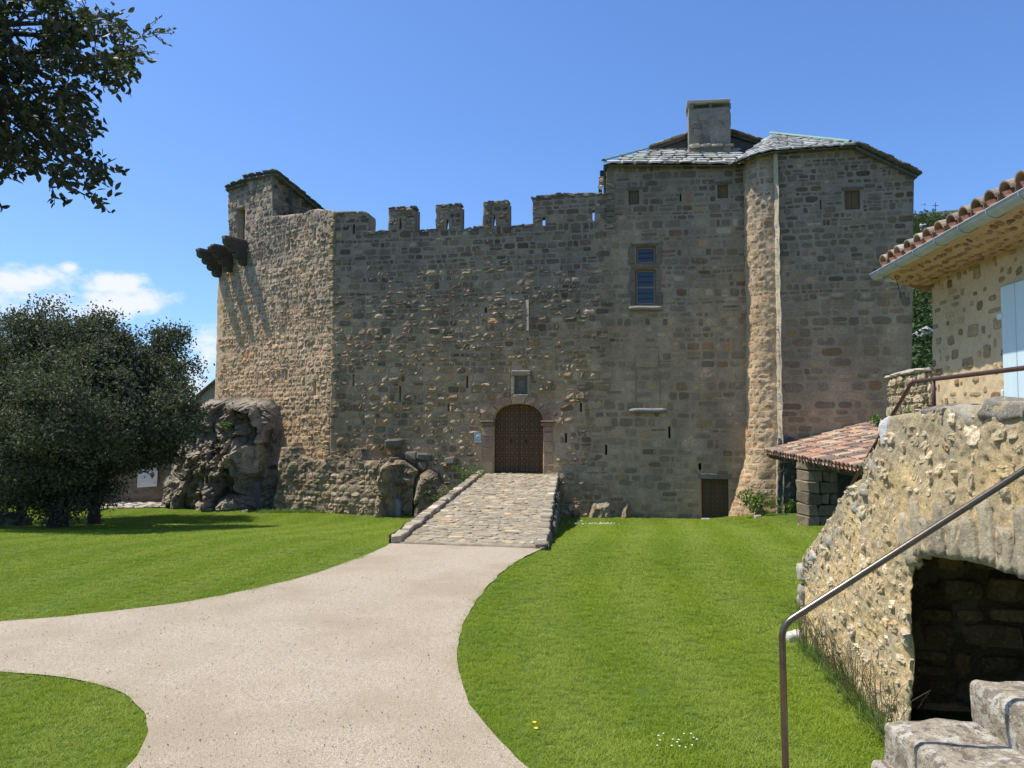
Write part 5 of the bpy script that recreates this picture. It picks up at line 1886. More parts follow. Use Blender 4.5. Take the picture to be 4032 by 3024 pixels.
# rubble kerb at the keep's foot and lone stones
for k, (x, y, s_, lb) in enumerate(((3165, 2030, .30, 'whitish stone in the grass below the keep wall'), (3110, 2018, .22, 'buff stone at the foot of the corner arris'), (2985, 2030, .2, 'flat stone at the foot of the round turret'),
                                    (655, 1965, .42, 'pale block on the paving beside the big rock'), (818, 2008, .22, 'pale stone on the lawn edge under the big rock'), (965, 2012, .2, 'grey stone under the hollow of the big rock'), (1540, 2012, .12, 'white stone in front of the pale slab'))):
    p = on_level(x, y, -.55 if x > 2900 else -.85)
    V, Q, T = cbox(s_ * .62, s_ * .45, s_ * .36, s_ * .14, s_ * .10, srng)
    p = np.array([p[0], p[1], gz(p[0], p[1])])
    props(MB().add(V + p + [0, 0, s_ * .2], Q, T, np.array([.38, .335, .265]) * srng.uniform(.8, 1.1)).build('loose_stone', M['cobble']), lb, 'stone')

# ================================================================== behind the tree on the left
# --- gate yard wall with its poster
YW = Frame(-15.2, 34.4, radians(0))
yard = thing('yard_wall', 'dark stone yard wall in the shade behind the oak', 'wall', (-15.2, 33.2, -1))
oy = np.array([(-8, -1.3), (3.2, -1.3), (3.2, 1.9), (-8, 1.9)])
dY = lambda u, z, s: .02 * fbm(np.stack([u * 2, z * 2], -1), 3, 4)
panel(YW, oy, [], .16, dY, .4, 'core', M['mortar'], yard, lambda u, z: np.tile([[.20, .165, .12]], (len(u), 1)), back=False)
yr = np.random.default_rng(8)
st = courses(-3, 3.2, -1.0, 1.9, (.16, .28), (.25, .55), yr, .1)
V, keep, Q = stone_patches(YW, st, dY, yr.uniform(.005, .02, len(st)), yr, oy, [])
yp = StonePool()
yp.add(V, np.array([.20, .16, .115]) * yr.lognormal(0, .2, (int(keep.sum()), 1)).clip(.6, 1.5), Q, M['stone'])
yp.build(yard, 60, 'stone', 'rubble')
PF = YW.off(.12)
pc = np.array([PF.px(539.5, 1919.8), PF.px(617.5, 1914.6), PF.px(622, 1800), PF.px(544, 1800)])
poster = thing('poster', 'white printed notice hung on the dark yard wall, half behind the oak leaves', 'notice', PF.w(*pc[0], 0))
nu, nv = 8, 14
Vp = []
for j in range(nv):
    for i in range(nu):
        f, g = i / (nu - 1), j / (nv - 1)
        c = (1 - g) * ((1 - f) * pc[0] + f * pc[1]) + g * ((1 - f) * pc[3] + f * pc[2])
        Vp.append(PF.w(c[0] + .012 * sin(g * 6), c[1], .015 * sin(g * 5 + f)))
obj_np('sheet', Vp, grid_quads(nv, nu), M['white'], poster, smooth=True)


def on_poster(f0, f1, g0, g1, mat, name, n=4, pts=None):
    sh = pts or [(f0, g0), (f1, g0), (f1, g1), (f0, g1)]
    V = []
    for f, g in sh:
        c = (1 - g) * ((1 - f) * pc[0] + f * pc[1]) + g * ((1 - f) * pc[3] + f * pc[2])
        V.append(PF.w(c[0] + .012 * sin(g * 6), c[1], .015 * sin(g * 5 + f) + .006))
    me = bpy.data.meshes.new(name)
    me.from_pydata([tuple(v) for v in V], [], [list(range(len(V)))])
    me.materials.append(M[mat])
    return link(name, me, poster)


for k in range(7): on_poster(.27, .92 - .3 * (k % 3 == 2), .70 + k * .033, .707 + k * .033, 'print', 'text_line')
on_poster(.04, .97, .604, .609, 'print', 'rule_line')
on_poster(.04, .97, .196, .200, 'print', 'rule_line')
on_poster(.18, .22, .52, .57, 'print_dark', 'logo')
on_poster(.15, .25, .495, .50, 'print', 'text_line')
on_poster(.40, .57, .475, .535, 'print_dark', 'banner_logo')
on_poster(.43, .54, .50, .512, 'white', 'banner_text')
on_poster(.51, .55, .42, .455, 'print', 'logo')
on_poster(.86, .91, .565, .59, 'print', 'logo')
on_poster(0, 0, 0, 0, 'print_red', 'red_emblem', pts=[(.59, .43), (.74, .26), (.865, .37), (.81, .49), (.60, .455)])
on_poster(.64, .80, .43, .437, 'white', 'emblem_stroke')
on_poster(.13, .20, .335, .34, 'print', 'text_line')
on_poster(.12, .34, .295, .30, 'print', 'text_line')
on_poster(.06, .12, .075, .115, 'print', 'logo')
for k in range(4): on_poster(.78 + .02 * k, .97, .15 - .018 * k, .154 - .018 * k, 'print', 'text_line')

# --- strip of paving in the yard entrance
pvl = np.array([on_level(x, y, -.90)[:2] for x, y in ((395, 2006), (640, 1998), (700, 1990), (690, 1972), (395, 1974))])
flat_sheet('yard_paving', pvl, -.875, M['gravel'], .2, kind='structure')
pv = thing('paving_strip', 'sunlit strip of pale cobbles in the yard entrance beside the big rock', 'paving', (pvl[:, 0].mean(), pvl[:, 1].mean(), -.88))
for k in range(90):
    f = yr.random(2)
    p = pvl[0] * (1 - f[0]) + pvl[1] * f[0]
    q = pvl[4] * (1 - f[0]) + pvl[3] * f[0]
    c = p * (1 - f[1]) + q * f[1]
    V, Q, T = cbox(yr.uniform(.08, .16), yr.uniform(.08, .14), .04, .02, .015, yr)
    MB().add(V + [c[0], c[1], -.862], Q, T, np.array([.44, .38, .29]) * yr.uniform(.7, 1.2)).build('cobble', M['cobble'], pv)

# --- house beyond the yard
bh = thing('far_house', 'buff house with a sloping roof edge seen between the oak and the castle', 'house', (-18.5, 47, -1))
BF = Frame(-18.5, 47, radians(0))
o = BF.pts([(846, 1503), (800, 1546), (560, 1740), (560, 2050), (900, 2050), (900, 1455)])
wnd = rect_px(BF, 776, 1586, 806, 1640)
panel(BF, o, [wnd], .14, lambda u, z, s: .03 * fbm(np.stack([u, z], -1), 3, 3), .5, 'wall', M['house'], bh, lambda u, z: np.tile([[.4, .33, .25]], (len(u), 1)), back=False)
bh.children[0].data.materials[0] = M['mortar']
a_, b_ = BF.w(*BF.px(560, 1738), .25), BF.w(*BF.px(900, 1453), .25)
roof_base([a_, b_, b_ + [0, 6, .0], a_ + [0, 6, .0]], bh, 'roof', .12, 'tile', (.20, .11, .075))
wf = block(BF, wnd[:, 0].min(), wnd[:, 0].max(), wnd[:, 1].min(), wnd[:, 1].max(), -.3, -.2, (.05, .04, .03), 'window', M['black'], bh)
for k in range(5):
    u = wnd[:, 0].min() + (wnd[:, 0].max() - wnd[:, 0].min()) * (k + .2) / 5
    block(BF, u, u + .06, wnd[:, 1].min(), wnd[:, 1].max(), -.1, -.04, (.3, .25, .2), 'bar', M['sash'], wf, .005)

# --- dry stone wall at the left edge
lw = thing('dry_stone_wall', 'low dry stone wall in deep shade under the oak at the left edge of the lawn', 'wall', (-17.5, 25.5, -.8))
for k in range(46):
    row, i = divmod(k, 16)
    c = at_depth(-60 + i * 10.5 + (row % 2) * 5, 2030, 25.6)
    V, Q, T = cbox(.10 + .03 * yr.random(), .16, .08, .03, .025, yr)
    MB().add(V + [c[0] , c[1] + .1 * sin(i), gz(c[0], c[1]) + .05 + row * .155], Q, T, np.array([.20, .18, .15]) * yr.uniform(.7, 1.3)).build('stone', M['stone'], lw)


# ================================================================== trees
def leaves(ctr, nl, spread, size, r, up=.35, droop=0.0, flat=.7):
    """Folded leaf blades (four corners, two triangles) gathered round cluster centres."""
    n = len(ctr) * nl
    C = np.repeat(ctr, nl, 0) + r.normal(0, 1, (n, 3)) * spread * np.array([1, 1, flat])
    ax = r.normal(0, 1, (n, 3))
    ax[:, 2] -= droop
    ax /= np.linalg.norm(ax, axis=1)[:, None]
    nn = r.normal(0, 1, (n, 3)) + np.array([0, 0, up * 2])
    sd = np.cross(ax, nn)
    sd /= np.linalg.norm(sd, axis=1)[:, None] + 1e-9
    nm = np.cross(sd, ax)
    L = size * r.uniform(.6, 1.25, n)[:, None]
    w = L * .27
    base, tip = C - ax * L * .5, C + ax * L * .5
    l_, r_ = C + sd * w + nm * w * .35, C - sd * w + nm * w * .35
    V = np.stack([base, r_, tip, l_], 1)
    F = np.array([[0, 1, 2], [0, 2, 3]])
    F = (F[None] + (np.arange(n) * 4)[:, None, None]).reshape(-1, 3)
    t = np.repeat(np.repeat(r.random(len(ctr)) * .55, nl) + r.random(n) * .45, 4)
    col = np.stack([t, t, t], -1)
    return V.reshape(-1, 3), F, col


def blob_points(blobs, n, r, shell=.55):
    """Points through the ellipsoids, denser near the surface and clumped by noise so that sky shows through."""
    vol = np.array([b[3] * b[4] * b[5] for b in blobs]) ** .75
    pick = r.choice(len(blobs), n, p=vol / vol.sum())
    B = np.array(blobs)[pick]
    d = r.normal(0, 1, (n, 3))
    d /= np.linalg.norm(d, axis=1)[:, None]
    rad = np.where(r.random(n) < shell, r.uniform(.82, 1.06, n), r.random(n) ** (1 / 3) * .9)
    return B[:, :3] + d * rad[:, None] * B[:, 3:6]


def limb_tree(base, tips, r0, r, nmid=4):
    mb = MB()
    for tp in tips:
        tp = np.asarray(tp, float)
        P = [base + (tp - base) * t for t in np.linspace(0, 1, nmid + 2)]
        P = np.array(P)
        P[1:-1] += r.normal(0, .12, P[1:-1].shape) * np.linalg.norm(tp - base) * .35
        P[1:-1, 2] += .06 * np.linalg.norm(tp - base)
        V, Q, T = tube(P, np.linspace(r0, r0 * .12, len(P)), 6)
        mb.add(V, Q, T)
    return mb


def oak(name, label, base, blobs, ncl, nl, size, spread, seed, tall, r0):
    r = np.random.default_rng(seed)
    root = thing(name, label, 'tree', base, 'holm oaks left of the castle')
    base = np.asarray(base, float)
    fork = base + np.array([r.normal(0, .2), r.normal(0, .2), tall])
    tr = MB()
    P = np.array([base - [0, 0, .2], base + [.03, 0, .3], base + (fork - base) * .6 + [.1, .05, 0], fork])
    V, Q, T = tube(P, [r0 * 1.5, r0 * 1.1, r0, r0 * .9], 9)
    tr.add(V, Q, T).build('trunk', M['bark'], root)
    tips = [np.array(b[:3]) + r.normal(0, .25, 3) - np.array([0, 0, .2]) for b in blobs for _ in range(3)]
    limb_tree(fork, tips, r0 * .5, r).build('limbs', M['bark'], root)
    pts = blob_points(blobs, ncl, r)
    pts = pts[pts[:, 2] > gz(pts[:, 0], pts[:, 1]) + .1]
    g = fbm(pts * np.array([1.0, 1.0, 1.2]) * 1.1, 3, seed)
    pts = pts[g > -.22 + .25 * r.normal(0, .4, len(pts))]
    V, F, c = leaves(pts, nl, spread, size, r)
    mesh = obj_np('crown', V, F, M['oak_leaf'], root, c)
    return root


A = lambda x, y, Y: at_depth(x, y, Y)


FWD = .92          # the oaks stand a little in front of the yard wall


def bl(x, y, Y, rx, ry, rz):
    p = A(x, y, Y * FWD)
    return (p[0], p[1], p[2], rx * FWD, ry * FWD, rz * FWD)


oak('holm_oak', 'broad dark holm oak with the highest crown, foliage down to the grass', A(230, 1990, 26.5 * FWD) * [1, 1, 0] + [0, 0, -.6],
    [bl(210, 1260, 26.5, .75, .9, .75), bl(150, 1320, 26.4, 1.0, 1.2, .9), bl(300, 1320, 26.5, 1.1, 1.3, .8), bl(405, 1300, 26.5, .55, .7, .75), bl(480, 1370, 26.4, .5, .6, .5), bl(90, 1330, 26.6, .6, .7, .75), bl(340, 1380, 26.2, 1.5, 1.5, 1.15), bl(120, 1440, 26.0, 1.6, 1.7, 1.5), bl(300, 1540, 24.8, 2.0, 2.0, 1.5), bl(430, 1480, 26.0, 1.1, 1.4, 1.4), bl(100, 1640, 24.6, 1.8, 2.0, 1.6),
     bl(330, 1700, 24.2, 2.0, 2.2, 1.1), bl(180, 1820, 24.6, 1.8, 1.8, 1.0), bl(250, 1600, 23.2, 1.5, 1.3, 1.1), bl(60, 1880, 25.4, 1.3, 1.3, 1.0), bl(320, 1870, 26.2, .7, 1.2, .8), bl(260, 1960, 25.8, 1.1, 1.3, .75), bl(120, 1960, 26.0, 1.3, 1.3, .75), bl(250, 1450, 30.5, 2.2, 2.2, 1.6), bl(120, 1560, 30.5, 2.0, 2.0, 1.5), bl(330, 1600, 30.5, 2.2, 2.0, 1.5)], 6200, 26, .118, .19, 3, 1.6, .24)
oak('holm_oak', 'smaller dark holm oak nearest the castle, its leaves hanging in front of the notice', A(370, 1980, 28.5 * FWD) * [1, 1, 0] + [0, 0, -.65],
    [bl(600, 1400, 27.5, .62, .9, 1.0), bl(655, 1345, 27.5, .38, .5, .55), bl(702, 1370, 27.5, .42, .6, .75), bl(560, 1540, 27.0, 1.3, 1.5, 1.2), bl(690, 1530, 27.2, 1.05, 1.3, 1.2), bl(630, 1650, 26.0, 1.3, 1.6, 1.05), bl(500, 1700, 25.6, 1.3, 1.6, 1.0), bl(745, 1590, 27.4, .6, .9, .75), bl(580, 1775, 26.8, 1.0, 1.1, .55), bl(470, 1800, 26.0, 1.0, 1.2, .6), bl(600, 1500, 31.0, 1.2, 1.8, 1.2), bl(470, 1600, 31.0, 1.8, 2.0, 1.3), bl(650, 1600, 30.5, 1.2, 1.8, 1.0), bl(395, 1900, 27.0, .7, .8, .9)], 3300, 26, .118, .18, 9, 1.9, .17)
oak('holm_oak', 'dark holm oak cut off by the left edge of the view', A(-150, 1990, 27.5 * FWD) * [1, 1, 0] + [0, 0, -.6],
    [bl(-30, 1380, 27.0, 1.3, 1.4, 1.4), bl(-120, 1500, 27.0, 1.6, 1.6, 1.7), bl(-60, 1700, 26.4, 1.5, 1.5, 1.4), bl(-180, 1800, 26.6, 1.8, 1.6, 1.3)], 1300, 26, .115, .24, 14, 1.6, .2)
# undergrowth between trunks
r_ = np.random.default_rng(4)
sh = thing('laurel_shrub', 'yellow-green shrub low in the shade in front of the oak trunks', 'shrub', A(235, 1960, 24.0) * [1, 1, 0] + [0, 0, -.6])
pts = blob_points([bl(228, 1930, 26.0, .45, .5, .75), bl(250, 1870, 26.0, .35, .4, .5)], 220, r_)
V, F, c = leaves(pts, 14, .14, .10, r_)
obj_np('foliage', V, F, M['weed'], sh, c)
limb_tree(A(235, 2050, 24.0), [A(230, 1880, 24), A(250, 1860, 24), A(215, 1900, 23.9)], .03, r_).build('stems', M['bark'], sh)


# --- the near branch overhead
nb_ = np.random.default_rng(12)
NB = np.array([(-420, -300), (150, -300), (200, -20), (290, 55), (330, 20), (380, 60), (450, 60), (500, 100), (505, 180), (560, 160), (505, 310), (420, 350), (365, 365), (310, 400), (325, 440), (370, 470), (400, 500), (370, 560), (395, 610), (410, 680), (425, 780), (370, 770), (330, 690), (270, 740), (230, 770),
               (180, 700), (150, 650), (60, 690), (-20, 650), (-420, 620)], float)
near = thing('overhanging_oak', 'leafy branch of a dark oak hanging into the top left of the view', 'tree', (-6.6, 3.6, 0), None)
V, Q, T = tube([[-6.6, 3.6, -.1], [-6.5, 3.65, 1.2], [-6.3, 3.8, 2.6], [-6.0, 4.0, 4.2], [-5.6, 4.2, 6.0]], [.30, .24, .21, .18, .12], 10)
MB().add(V, Q, T).build('trunk', M['bark'], near)
br = MB()
tw = []
forks = [A(-400, 150, 4.6), A(-350, 450, 4.5), A(-200, 60, 4.7), A(-380, -150, 4.8)]
ends = [(410, 140), (320, 320), (370, 690), (250, 640), (440, 240), (130, 560), (300, 470), (100, 250), (390, 80), (150, 40), (200, 420), (60, 640), (340, 590)]
ec = []
for i, e in enumerate(ends):
    p = forks[i % 4]
    q = A(e[0], e[1], nb_.uniform(4.2, 4.9))
    m1 = (p * .6 + q * .4) + nb_.normal(0, .08, 3)
    m2 = (p * .25 + q * .75) + nb_.normal(0, .06, 3)
    V, Q, T = tube([np.array([-6.0, 4.0, 4.2]) if i < 4 else np.array([-6.0, 4.0, 4.2]) * .3 + p * .7, p, m1, m2, q], [.06 if i < 4 else .035, .03, .018, .011, .005], 6)
    br.add(V, Q, T)
    for k in range(16):
        s_ = m1 + (q - m1) * nb_.random()
        e2 = s_ + nb_.normal(0, .08, 3) + (q - p) * .02
        V, Q, T = tube([s_, (s_ + e2) / 2 + nb_.normal(0, .015, 3), e2], [.006, .004, .002], 4, False)
        br.add(V, Q, T)
br.build('branches', M['bark'], near)


def leaf_shape(n, r, C, ax, L):
    """Oval pointed leaves with a fold and a slight curl: 10 vertices, 8 quads/triangles each."""
    nn = r.normal(0, 1, (n, 3)) + np.array([0, -.4, .5])
    sd = np.cross(ax, nn)
    sd /= np.linalg.norm(sd, axis=1)[:, None] + 1e-9
    nm = np.cross(sd, ax)
    prof = [(0, 0), (.22, .19), (.5, .25), (.78, .15), (1.0, 0)]
    curl = r.uniform(-.25, .35, (n, 1))
    V = []
    for t, w in prof:
        c = C + ax * L * (t - .1) + nm * L * curl * (t - .5) ** 2 * -1
        if w == 0:
            V.append(c)
        else:
            V += [c - sd * L * w + nm * L * w * .35, c, c + sd * L * w + nm * L * w * .35]
    V = np.stack(V, 1)                       # 0 | 1 2 3 | 4 5 6 | 7 8 9 | 10
    Tq = np.array([[1, 2, 5, 4], [2, 3, 6, 5], [4, 5, 8, 7], [5, 6, 9, 8]])
    Tt = np.array([[0, 2, 1], [0, 3, 2], [7, 8, 10], [8, 9, 10]])
    return V, Tq, Tt


def sample_poly(poly, n, r):
    lo, hi = poly.min(0), poly.max(0)
    out = np.zeros((0, 2))
    while len(out) < n:
        p = r.uniform(lo, hi, (n * 2, 2))
        s, _ = sd_poly(p, poly)
        out = np.concatenate([out, p[s < 0]])
    return out[:n]


spx = sample_poly(NB, 2250, nb_)
hole = vnoise(spx / 62.0, 77) + .5 * vnoise(spx / 27.0, 78)
sdn, _ = sd_poly(spx, NB)
spx = spx[hole > -.36]
far_poly = np.array([(-1900, -500), (-420, -400), (-420, 620), (-900, 700), (-1700, 500)], float)
fx = sample_poly(far_poly, 1500, nb_)
fx = fx[vnoise(fx / 90.0, 79) > -.35]
spx = np.concatenate([spx, fx])
n_sprig = len(spx)
per = 6
ctr = np.array([A(x, y, Yd) for (x, y), Yd in zip(spx, nb_.uniform(4.0, 5.0, n_sprig))])
dirs = nb_.normal(0, 1, (n_sprig, 3)) * .8 + np.array([.45, -.1, -.25])
dirs /= np.linalg.norm(dirs, axis=1)[:, None]
C = np.repeat(ctr, per, 0) + np.repeat(dirs, per, 0) * (np.tile(np.linspace(-.06, .07, per), n_sprig)[:, None]) + nb_.normal(0, .012, (n_sprig * per, 3))
ax = np.repeat(dirs, per, 0) * .55 + nb_.normal(0, .6, (n_sprig * per, 3)) + [0, 0, -.25]
# hand-placed shoots that stick out of the mass
shoots = [((440, 165), (700, 110)), ((560, 140), (640, 60)), ((610, 125), (690, 130)), ((600, 130), (672, 182)), ((450, 170), (625, 212)), ((400, 640), (500, 682)), ((330, 740), (428, 835)), ((280, 740), (415, 800)), ((380, 470), (400, 505)), ((300, 430), (372, 425)), ((330, 330), (400, 395)),
          ((370, 80), (400, 35)), ((430, 70), (485, 42)), ((0, 800), (12, 825)), ((40, 640), (70, 715)), ((-10, 690), (15, 715)), ((200, 720), (215, 810)), ((420, 230), (530, 250)), ((430, 290), (460, 355)), ((300, 350), (340, 395)), ((240, 760), (265, 810))]
ex_c, ex_a, ex_l, small = [], [], [], []
tws = MB()
for (a, b) in shoots:
    Yd = nb_.uniform(4.3, 4.6)
    p, q = A(*a, Yd), A(*b, Yd)
    V, Q, T = tube([p, (p + q) / 2 + nb_.normal(0, .01, 3), q], [.0045, .003, .0015], 4, False)
    tws.add(V, Q, T)
    n = max(5, int(np.linalg.norm(q - p) / .014))
    pale_ = a[0] >= 440 and a[1] < 200
    for k in range(n):
        f = k / n
        ex_c.append(p + (q - p) * f)
        d = unit(q - p) * .7 + nb_.normal(0, .55, 3) + [0, 0, -.1]
        ex_a.append(d)
        ex_l.append((.026 if pale_ and f > .25 else .050) * nb_.uniform(.7, 1.2))
        small.append(pale_ and f > .25)
tws.build('twigs', M['twig'], near, kind='stuff')
C = np.concatenate([C, np.array(ex_c)])
ax = np.concatenate([ax, np.array(ex_a)])
ax /= np.linalg.norm(ax, axis=1)[:, None]
L = np.concatenate([nb_.uniform(.030, .070, n_sprig * per), np.array(ex_l)])[:, None]
nL = len(C)
V, Tq, Tt = leaf_shape(nL, nb_, C, ax, L)
tone = np.repeat(nb_.beta(1.1, 3.2, nL)[:, None], V.shape[1], 1)
tone[-len(small):][np.array(small)] = .95
sprig_tone = np.zeros(nL)
s_out = np.concatenate([np.repeat(np.where(spx[:, 0] < -30, -999., sd_poly(spx, NB)[0]), per), np.zeros(len(small))])
order = np.argsort(-s_out - .001 * np.arange(nL))
chosen = order[:300]
mask = np.ones(nL, bool)
mask[chosen] = False
for i in chosen:
    obj_np('leaf', V[i], [Tq, Tt], M['near_leaf'], near, np.repeat(tone[i][:, None], 3, 1))
Vr_, tn = V[mask], tone[mask]
k = len(Vr_)
obj_np('foliage', Vr_.reshape(-1, 3), [(Tq[None] + (np.arange(k) * 11)[:, None, None]).reshape(-1, 4), (Tt[None] + (np.arange(k) * 11)[:, None, None]).reshape(-1, 3)], M['near_leaf'], near,
       np.repeat(tn.reshape(-1)[:, None], 3, 1), kind='stuff')

# ================================================================== wooded hill on the right
hr = np.random.default_rng(66)


def hill_z(x, y):
    q = np.stack([x / 60.0, y / 60.0], -1)
    e = 1.0 * np.clip((y - 62) / (420 - 62), 0, 1.25)
    lat = 1 - sstep(-(x / np.maximum(y, 1)), -.46, -.20)
    return -1.5 + lat * (116 * e ** 1.05 + 14 * (x / np.maximum(y, 1) - .55) * e * 3) + 3.0 * fbm(q, 4, 5) * np.clip(e * 3, 0, 1)


xs, ys = np.linspace(14, 520, 120), np.geomspace(60, 470, 110)
X, Y = np.meshgrid(xs, ys)
obj_np('hill', np.stack([X, Y, hill_z(X, Y)], -1), grid_quads(110, 120), M['hill_soil'], smooth=True, kind='structure')
nh = 5200
ry = hr.uniform(64, 462, nh)
rx = ry * hr.uniform(.47, .78, nh)
rz = hill_z(rx, ry)
rocky = vnoise(np.stack([rx / 22, ry / 22], -1), 91) > .42
rx, ry, rz = rx[~rocky], ry[~rocky], rz[~rocky]
s_ = (1.0 + ry / 260.0) * hr.uniform(.6, 1.5, len(rx))
ctr = np.repeat(np.stack([rx, ry, rz + s_ * .7], -1), 5, 0) + hr.normal(0, 1, (len(rx) * 5, 3)) * np.repeat(s_, 5)[:, None] * .5
V, F, c = leaves(ctr, 7, .42, 1.0, hr, .6)
V = V.reshape(-1, 4, 3)
# bigger blades farther out, so that the wood keeps its grain
o = obj_np('far_wood', V.reshape(-1, 3), F, M['hill_leaf'], None, c, kind='stuff')
for k in range(14):
    t = hr.uniform(80, 400)
    x = t * hr.uniform(.50, .60)
    if k < 6: t, x = 404 + k * 2, (404 + k * 2) * hr.uniform(.52, .545)
    V, Q, T = cbox(hr.uniform(1, 3.2), hr.uniform(1, 2.5), hr.uniform(.8, 2.4), .5, .5, hr)
    props(MB().add(V + [x, t, float(hill_z(np.array([x]), np.array([t]))[0]) + .6], Q, T, np.array([.42, .41, .38])).build('hill_crag', M['stone']), 'pale limestone crag showing among the trees of the hill', 'crag', 'limestone crags on the hill')
cx = A(3684, 818, 418)
hc = thing('summit_cross', 'thin metal cross on the summit of the wooded hill', 'cross', cx - [0, 0, 2.0])
V, Q, T = cbox(.13, .13, 2.6, .03)
MB().add(V + cx + [0, 0, .2], Q, T).build('upright', M['rust'], hc)
V, Q, T = cbox(1.6, .12, .13, .03)
MB().add(V + cx + [0, 0, 1.2], Q, T).build('crossbar', M['rust'], hc)

# ================================================================== tiled lean-to against the keep
tr_ = np.random.default_rng(19)
TILE_COLS = [(.46, .235, .14), (.40, .20, .12), (.50, .31, .19), (.29, .185, .125), (.19, .135, .095), (.13, .10, .075), (.48, .37, .24), (.37, .23, .15)]


def tile_mesh(col, r0=.10, r1=.082, L=.46, thick=.014, n=7, arch=True, name='roof_tile'):
    ang = np.linspace(.05, pi - .05, n)
    rows = []
    for (y, r) in ((0, r0), (L, r1)):
        for rr_ in (r, r - thick):
            z = np.sin(ang) * rr_ * .9
            rows.append(np.stack([np.cos(ang) * rr_, np.full(n, y), z if arch else -z], -1))
    V = np.concatenate(rows)
    o0, i0, o1, i1 = 0, n, 2 * n, 3 * n
    Q = []
    for k in range(n - 1):
        Q += [[o0 + k, o0 + k + 1, o1 + k + 1, o1 + k], [i0 + k + 1, i0 + k, i1 + k, i1 + k + 1], [o0 + k + 1, o0 + k, i0 + k, i0 + k + 1], [o1 + k, o1 + k + 1, i1 + k + 1, i1 + k]]
    Q += [[o0, o1, i1, i0], [o0 + n - 1, i0 + n - 1, i1 + n - 1, o1 + n - 1]]
    return mesh_np(name, V, np.array(Q), M['tile'], np.array(col), smooth=False)


def place(name, me, parent, origin, ex, ey, ez):
    o = link(name, me, parent)
    m = Matrix(((ex[0], ey[0], ez[0], origin[0]), (ex[1], ey[1], ez[1], origin[1]), (ex[2], ey[2], ez[2], origin[2]), (0, 0, 0, 1)))
    o.matrix_basis = m
    return o


covers = [tile_mesh(c) for c in TILE_COLS]
chans = [tile_mesh(c, .10, .085, .46, .014, 6, False, 'channel_tile') for c in TILE_COLS]
SE0, SE1 = at_depth(3010, 1779, 27.1), at_depth(3385, 1850, 18.4)
shed = thing('lean_to', 'low lean-to with a sloping roof of weathered orange canal tiles against the keep wall', 'shed', (9.3, 23, -.5))
se = unit(SE1 - SE0)
sup = np.cross([0, 0, 1.0], se)
if sup[0] < 0: sup = -sup
sup = unit(sup + [0, 0, .275])
sn = np.cross(se, sup)
if sn[2] < 0: sn = -sn
Ls = np.linalg.norm(SE1 - SE0)
roof_base([SE0 - sn * .09 + sup * .05, SE1 - sn * .09 + sup * .05, SE1 + sup * 4.4 - sn * .09, SE0 + sup * 4.4 - sn * .09], shed, 'roof_deck', .06, 'beam')
ncol, nrow = 31, 10
cov = []
for j in range(nrow):
    for i in range(ncol):
        o = SE0 + se * (Ls * (i + .5) / ncol) + sup * (j * .40 + tr_.uniform(-.025, .025) + .02 * sin(i * 1.7)) + sn * (.012 * j * 0 + tr_.uniform(-.006, .008))
        cov.append((o, tr_.integers(8) if tr_.random() < .75 else tr_.integers(3, 6)))
tl = unit(sup - sn * .045)
tn2 = unit(np.cross(se, tl))
if tn2[2] < 0: tn2 = -tn2
cov.sort(key=lambda t: t[0][0] - .0 * t[0][1])
rest_t = MB()
for k, (o, c) in enumerate(cov):
    if k < 285:
        place('roof_tile', covers[c], shed, o + sn * .03, se, tl, tn2)
    else:
        V = np.array([v.co[:] for v in covers[c].vertices])
        rest_t.add(axes(o + sn * .03, se, tl, tn2)(V), [list(p.vertices) for p in covers[c].polygons], col=TILE_COLS[c])
rest_t.build('roof_tiles_beyond', M['tile'], shed, kind='stuff')
chs = MB()
for i in range(ncol + 1):
    ang = np.linspace(.05, pi - .05, 6)
    rowv = []
    for y in np.linspace(-.03, 4.1, 11):
        q = SE0 + se * (Ls * i / ncol) + sup * y + sn * .025
        rowv.append(q + np.cos(ang)[:, None] * se * .10 - np.sin(ang)[:, None] * sn * .075)
    chs.add(np.concatenate(rowv), grid_quads(11, 6), col=np.array(TILE_COLS[tr_.integers(8)]) * .8)
chs.build('channel_tiles', M['tile'], shed, kind='stuff')
V, Q, T = cbox(.07, Ls / 2 - .1, .08, .01)
MB().add(axes((SE0 + SE1) / 2 + sup * .20 - sn * .20, unit(np.cross(se, [0, 0, 1])), se, [0, 0, 1])(V), Q, T).build('eave_beam', M['beam'], shed)
for k in range(9):
    V, Q, T = cbox(.045, 2.0, .05, .01)
    MB().add(axes(SE0 + se * (Ls * (k + .4) / 9) + sup * 2.0 - sn * .14, se, sup, sn)(V), Q, T).build('rafter', M['beam'], shed)
# masonry pier
pA, pB = at_depth(3181, 2050, 22.6), at_depth(3306, 2050, 22.6)
pz0, pz1 = -.75, 1.58
pj = 7
for j in range(pj):
    z0, z1 = pz0 + (pz1 - pz0) * j / pj, pz0 + (pz1 - pz0) * (j + 1) / pj
    cuts = sorted(tr_.uniform(.25, .75, 2 if j % 2 else 1))
    xs_ = [0] + list(cuts) + [1]
    if len(xs_) == 4 and xs_[2] - xs_[1] < .15: xs_[2] = min(xs_[1] + .25, .95)
    for a, b in zip(xs_[:-1], xs_[1:]):
        xa, xb = pA[0] + (pB[0] - pA[0]) * a, pA[0] + (pB[0] - pA[0]) * b
        V, Q, T = cbox((xb - xa) / 2 - .006, .45, (z1 - z0) / 2 - .006, .03, .03, tr_)
        c = np.array([.24, .185, .115]) * tr_.uniform(.6, 1.2) if j > 0 else np.array([.40, .35, .29])
        MB().add(V + [(xa + xb) / 2, 23.05 + tr_.uniform(-.02, .02), (z0 + z1) / 2], Q, T, c).build('pier_block', M['stone'], shed)
bf = MB()
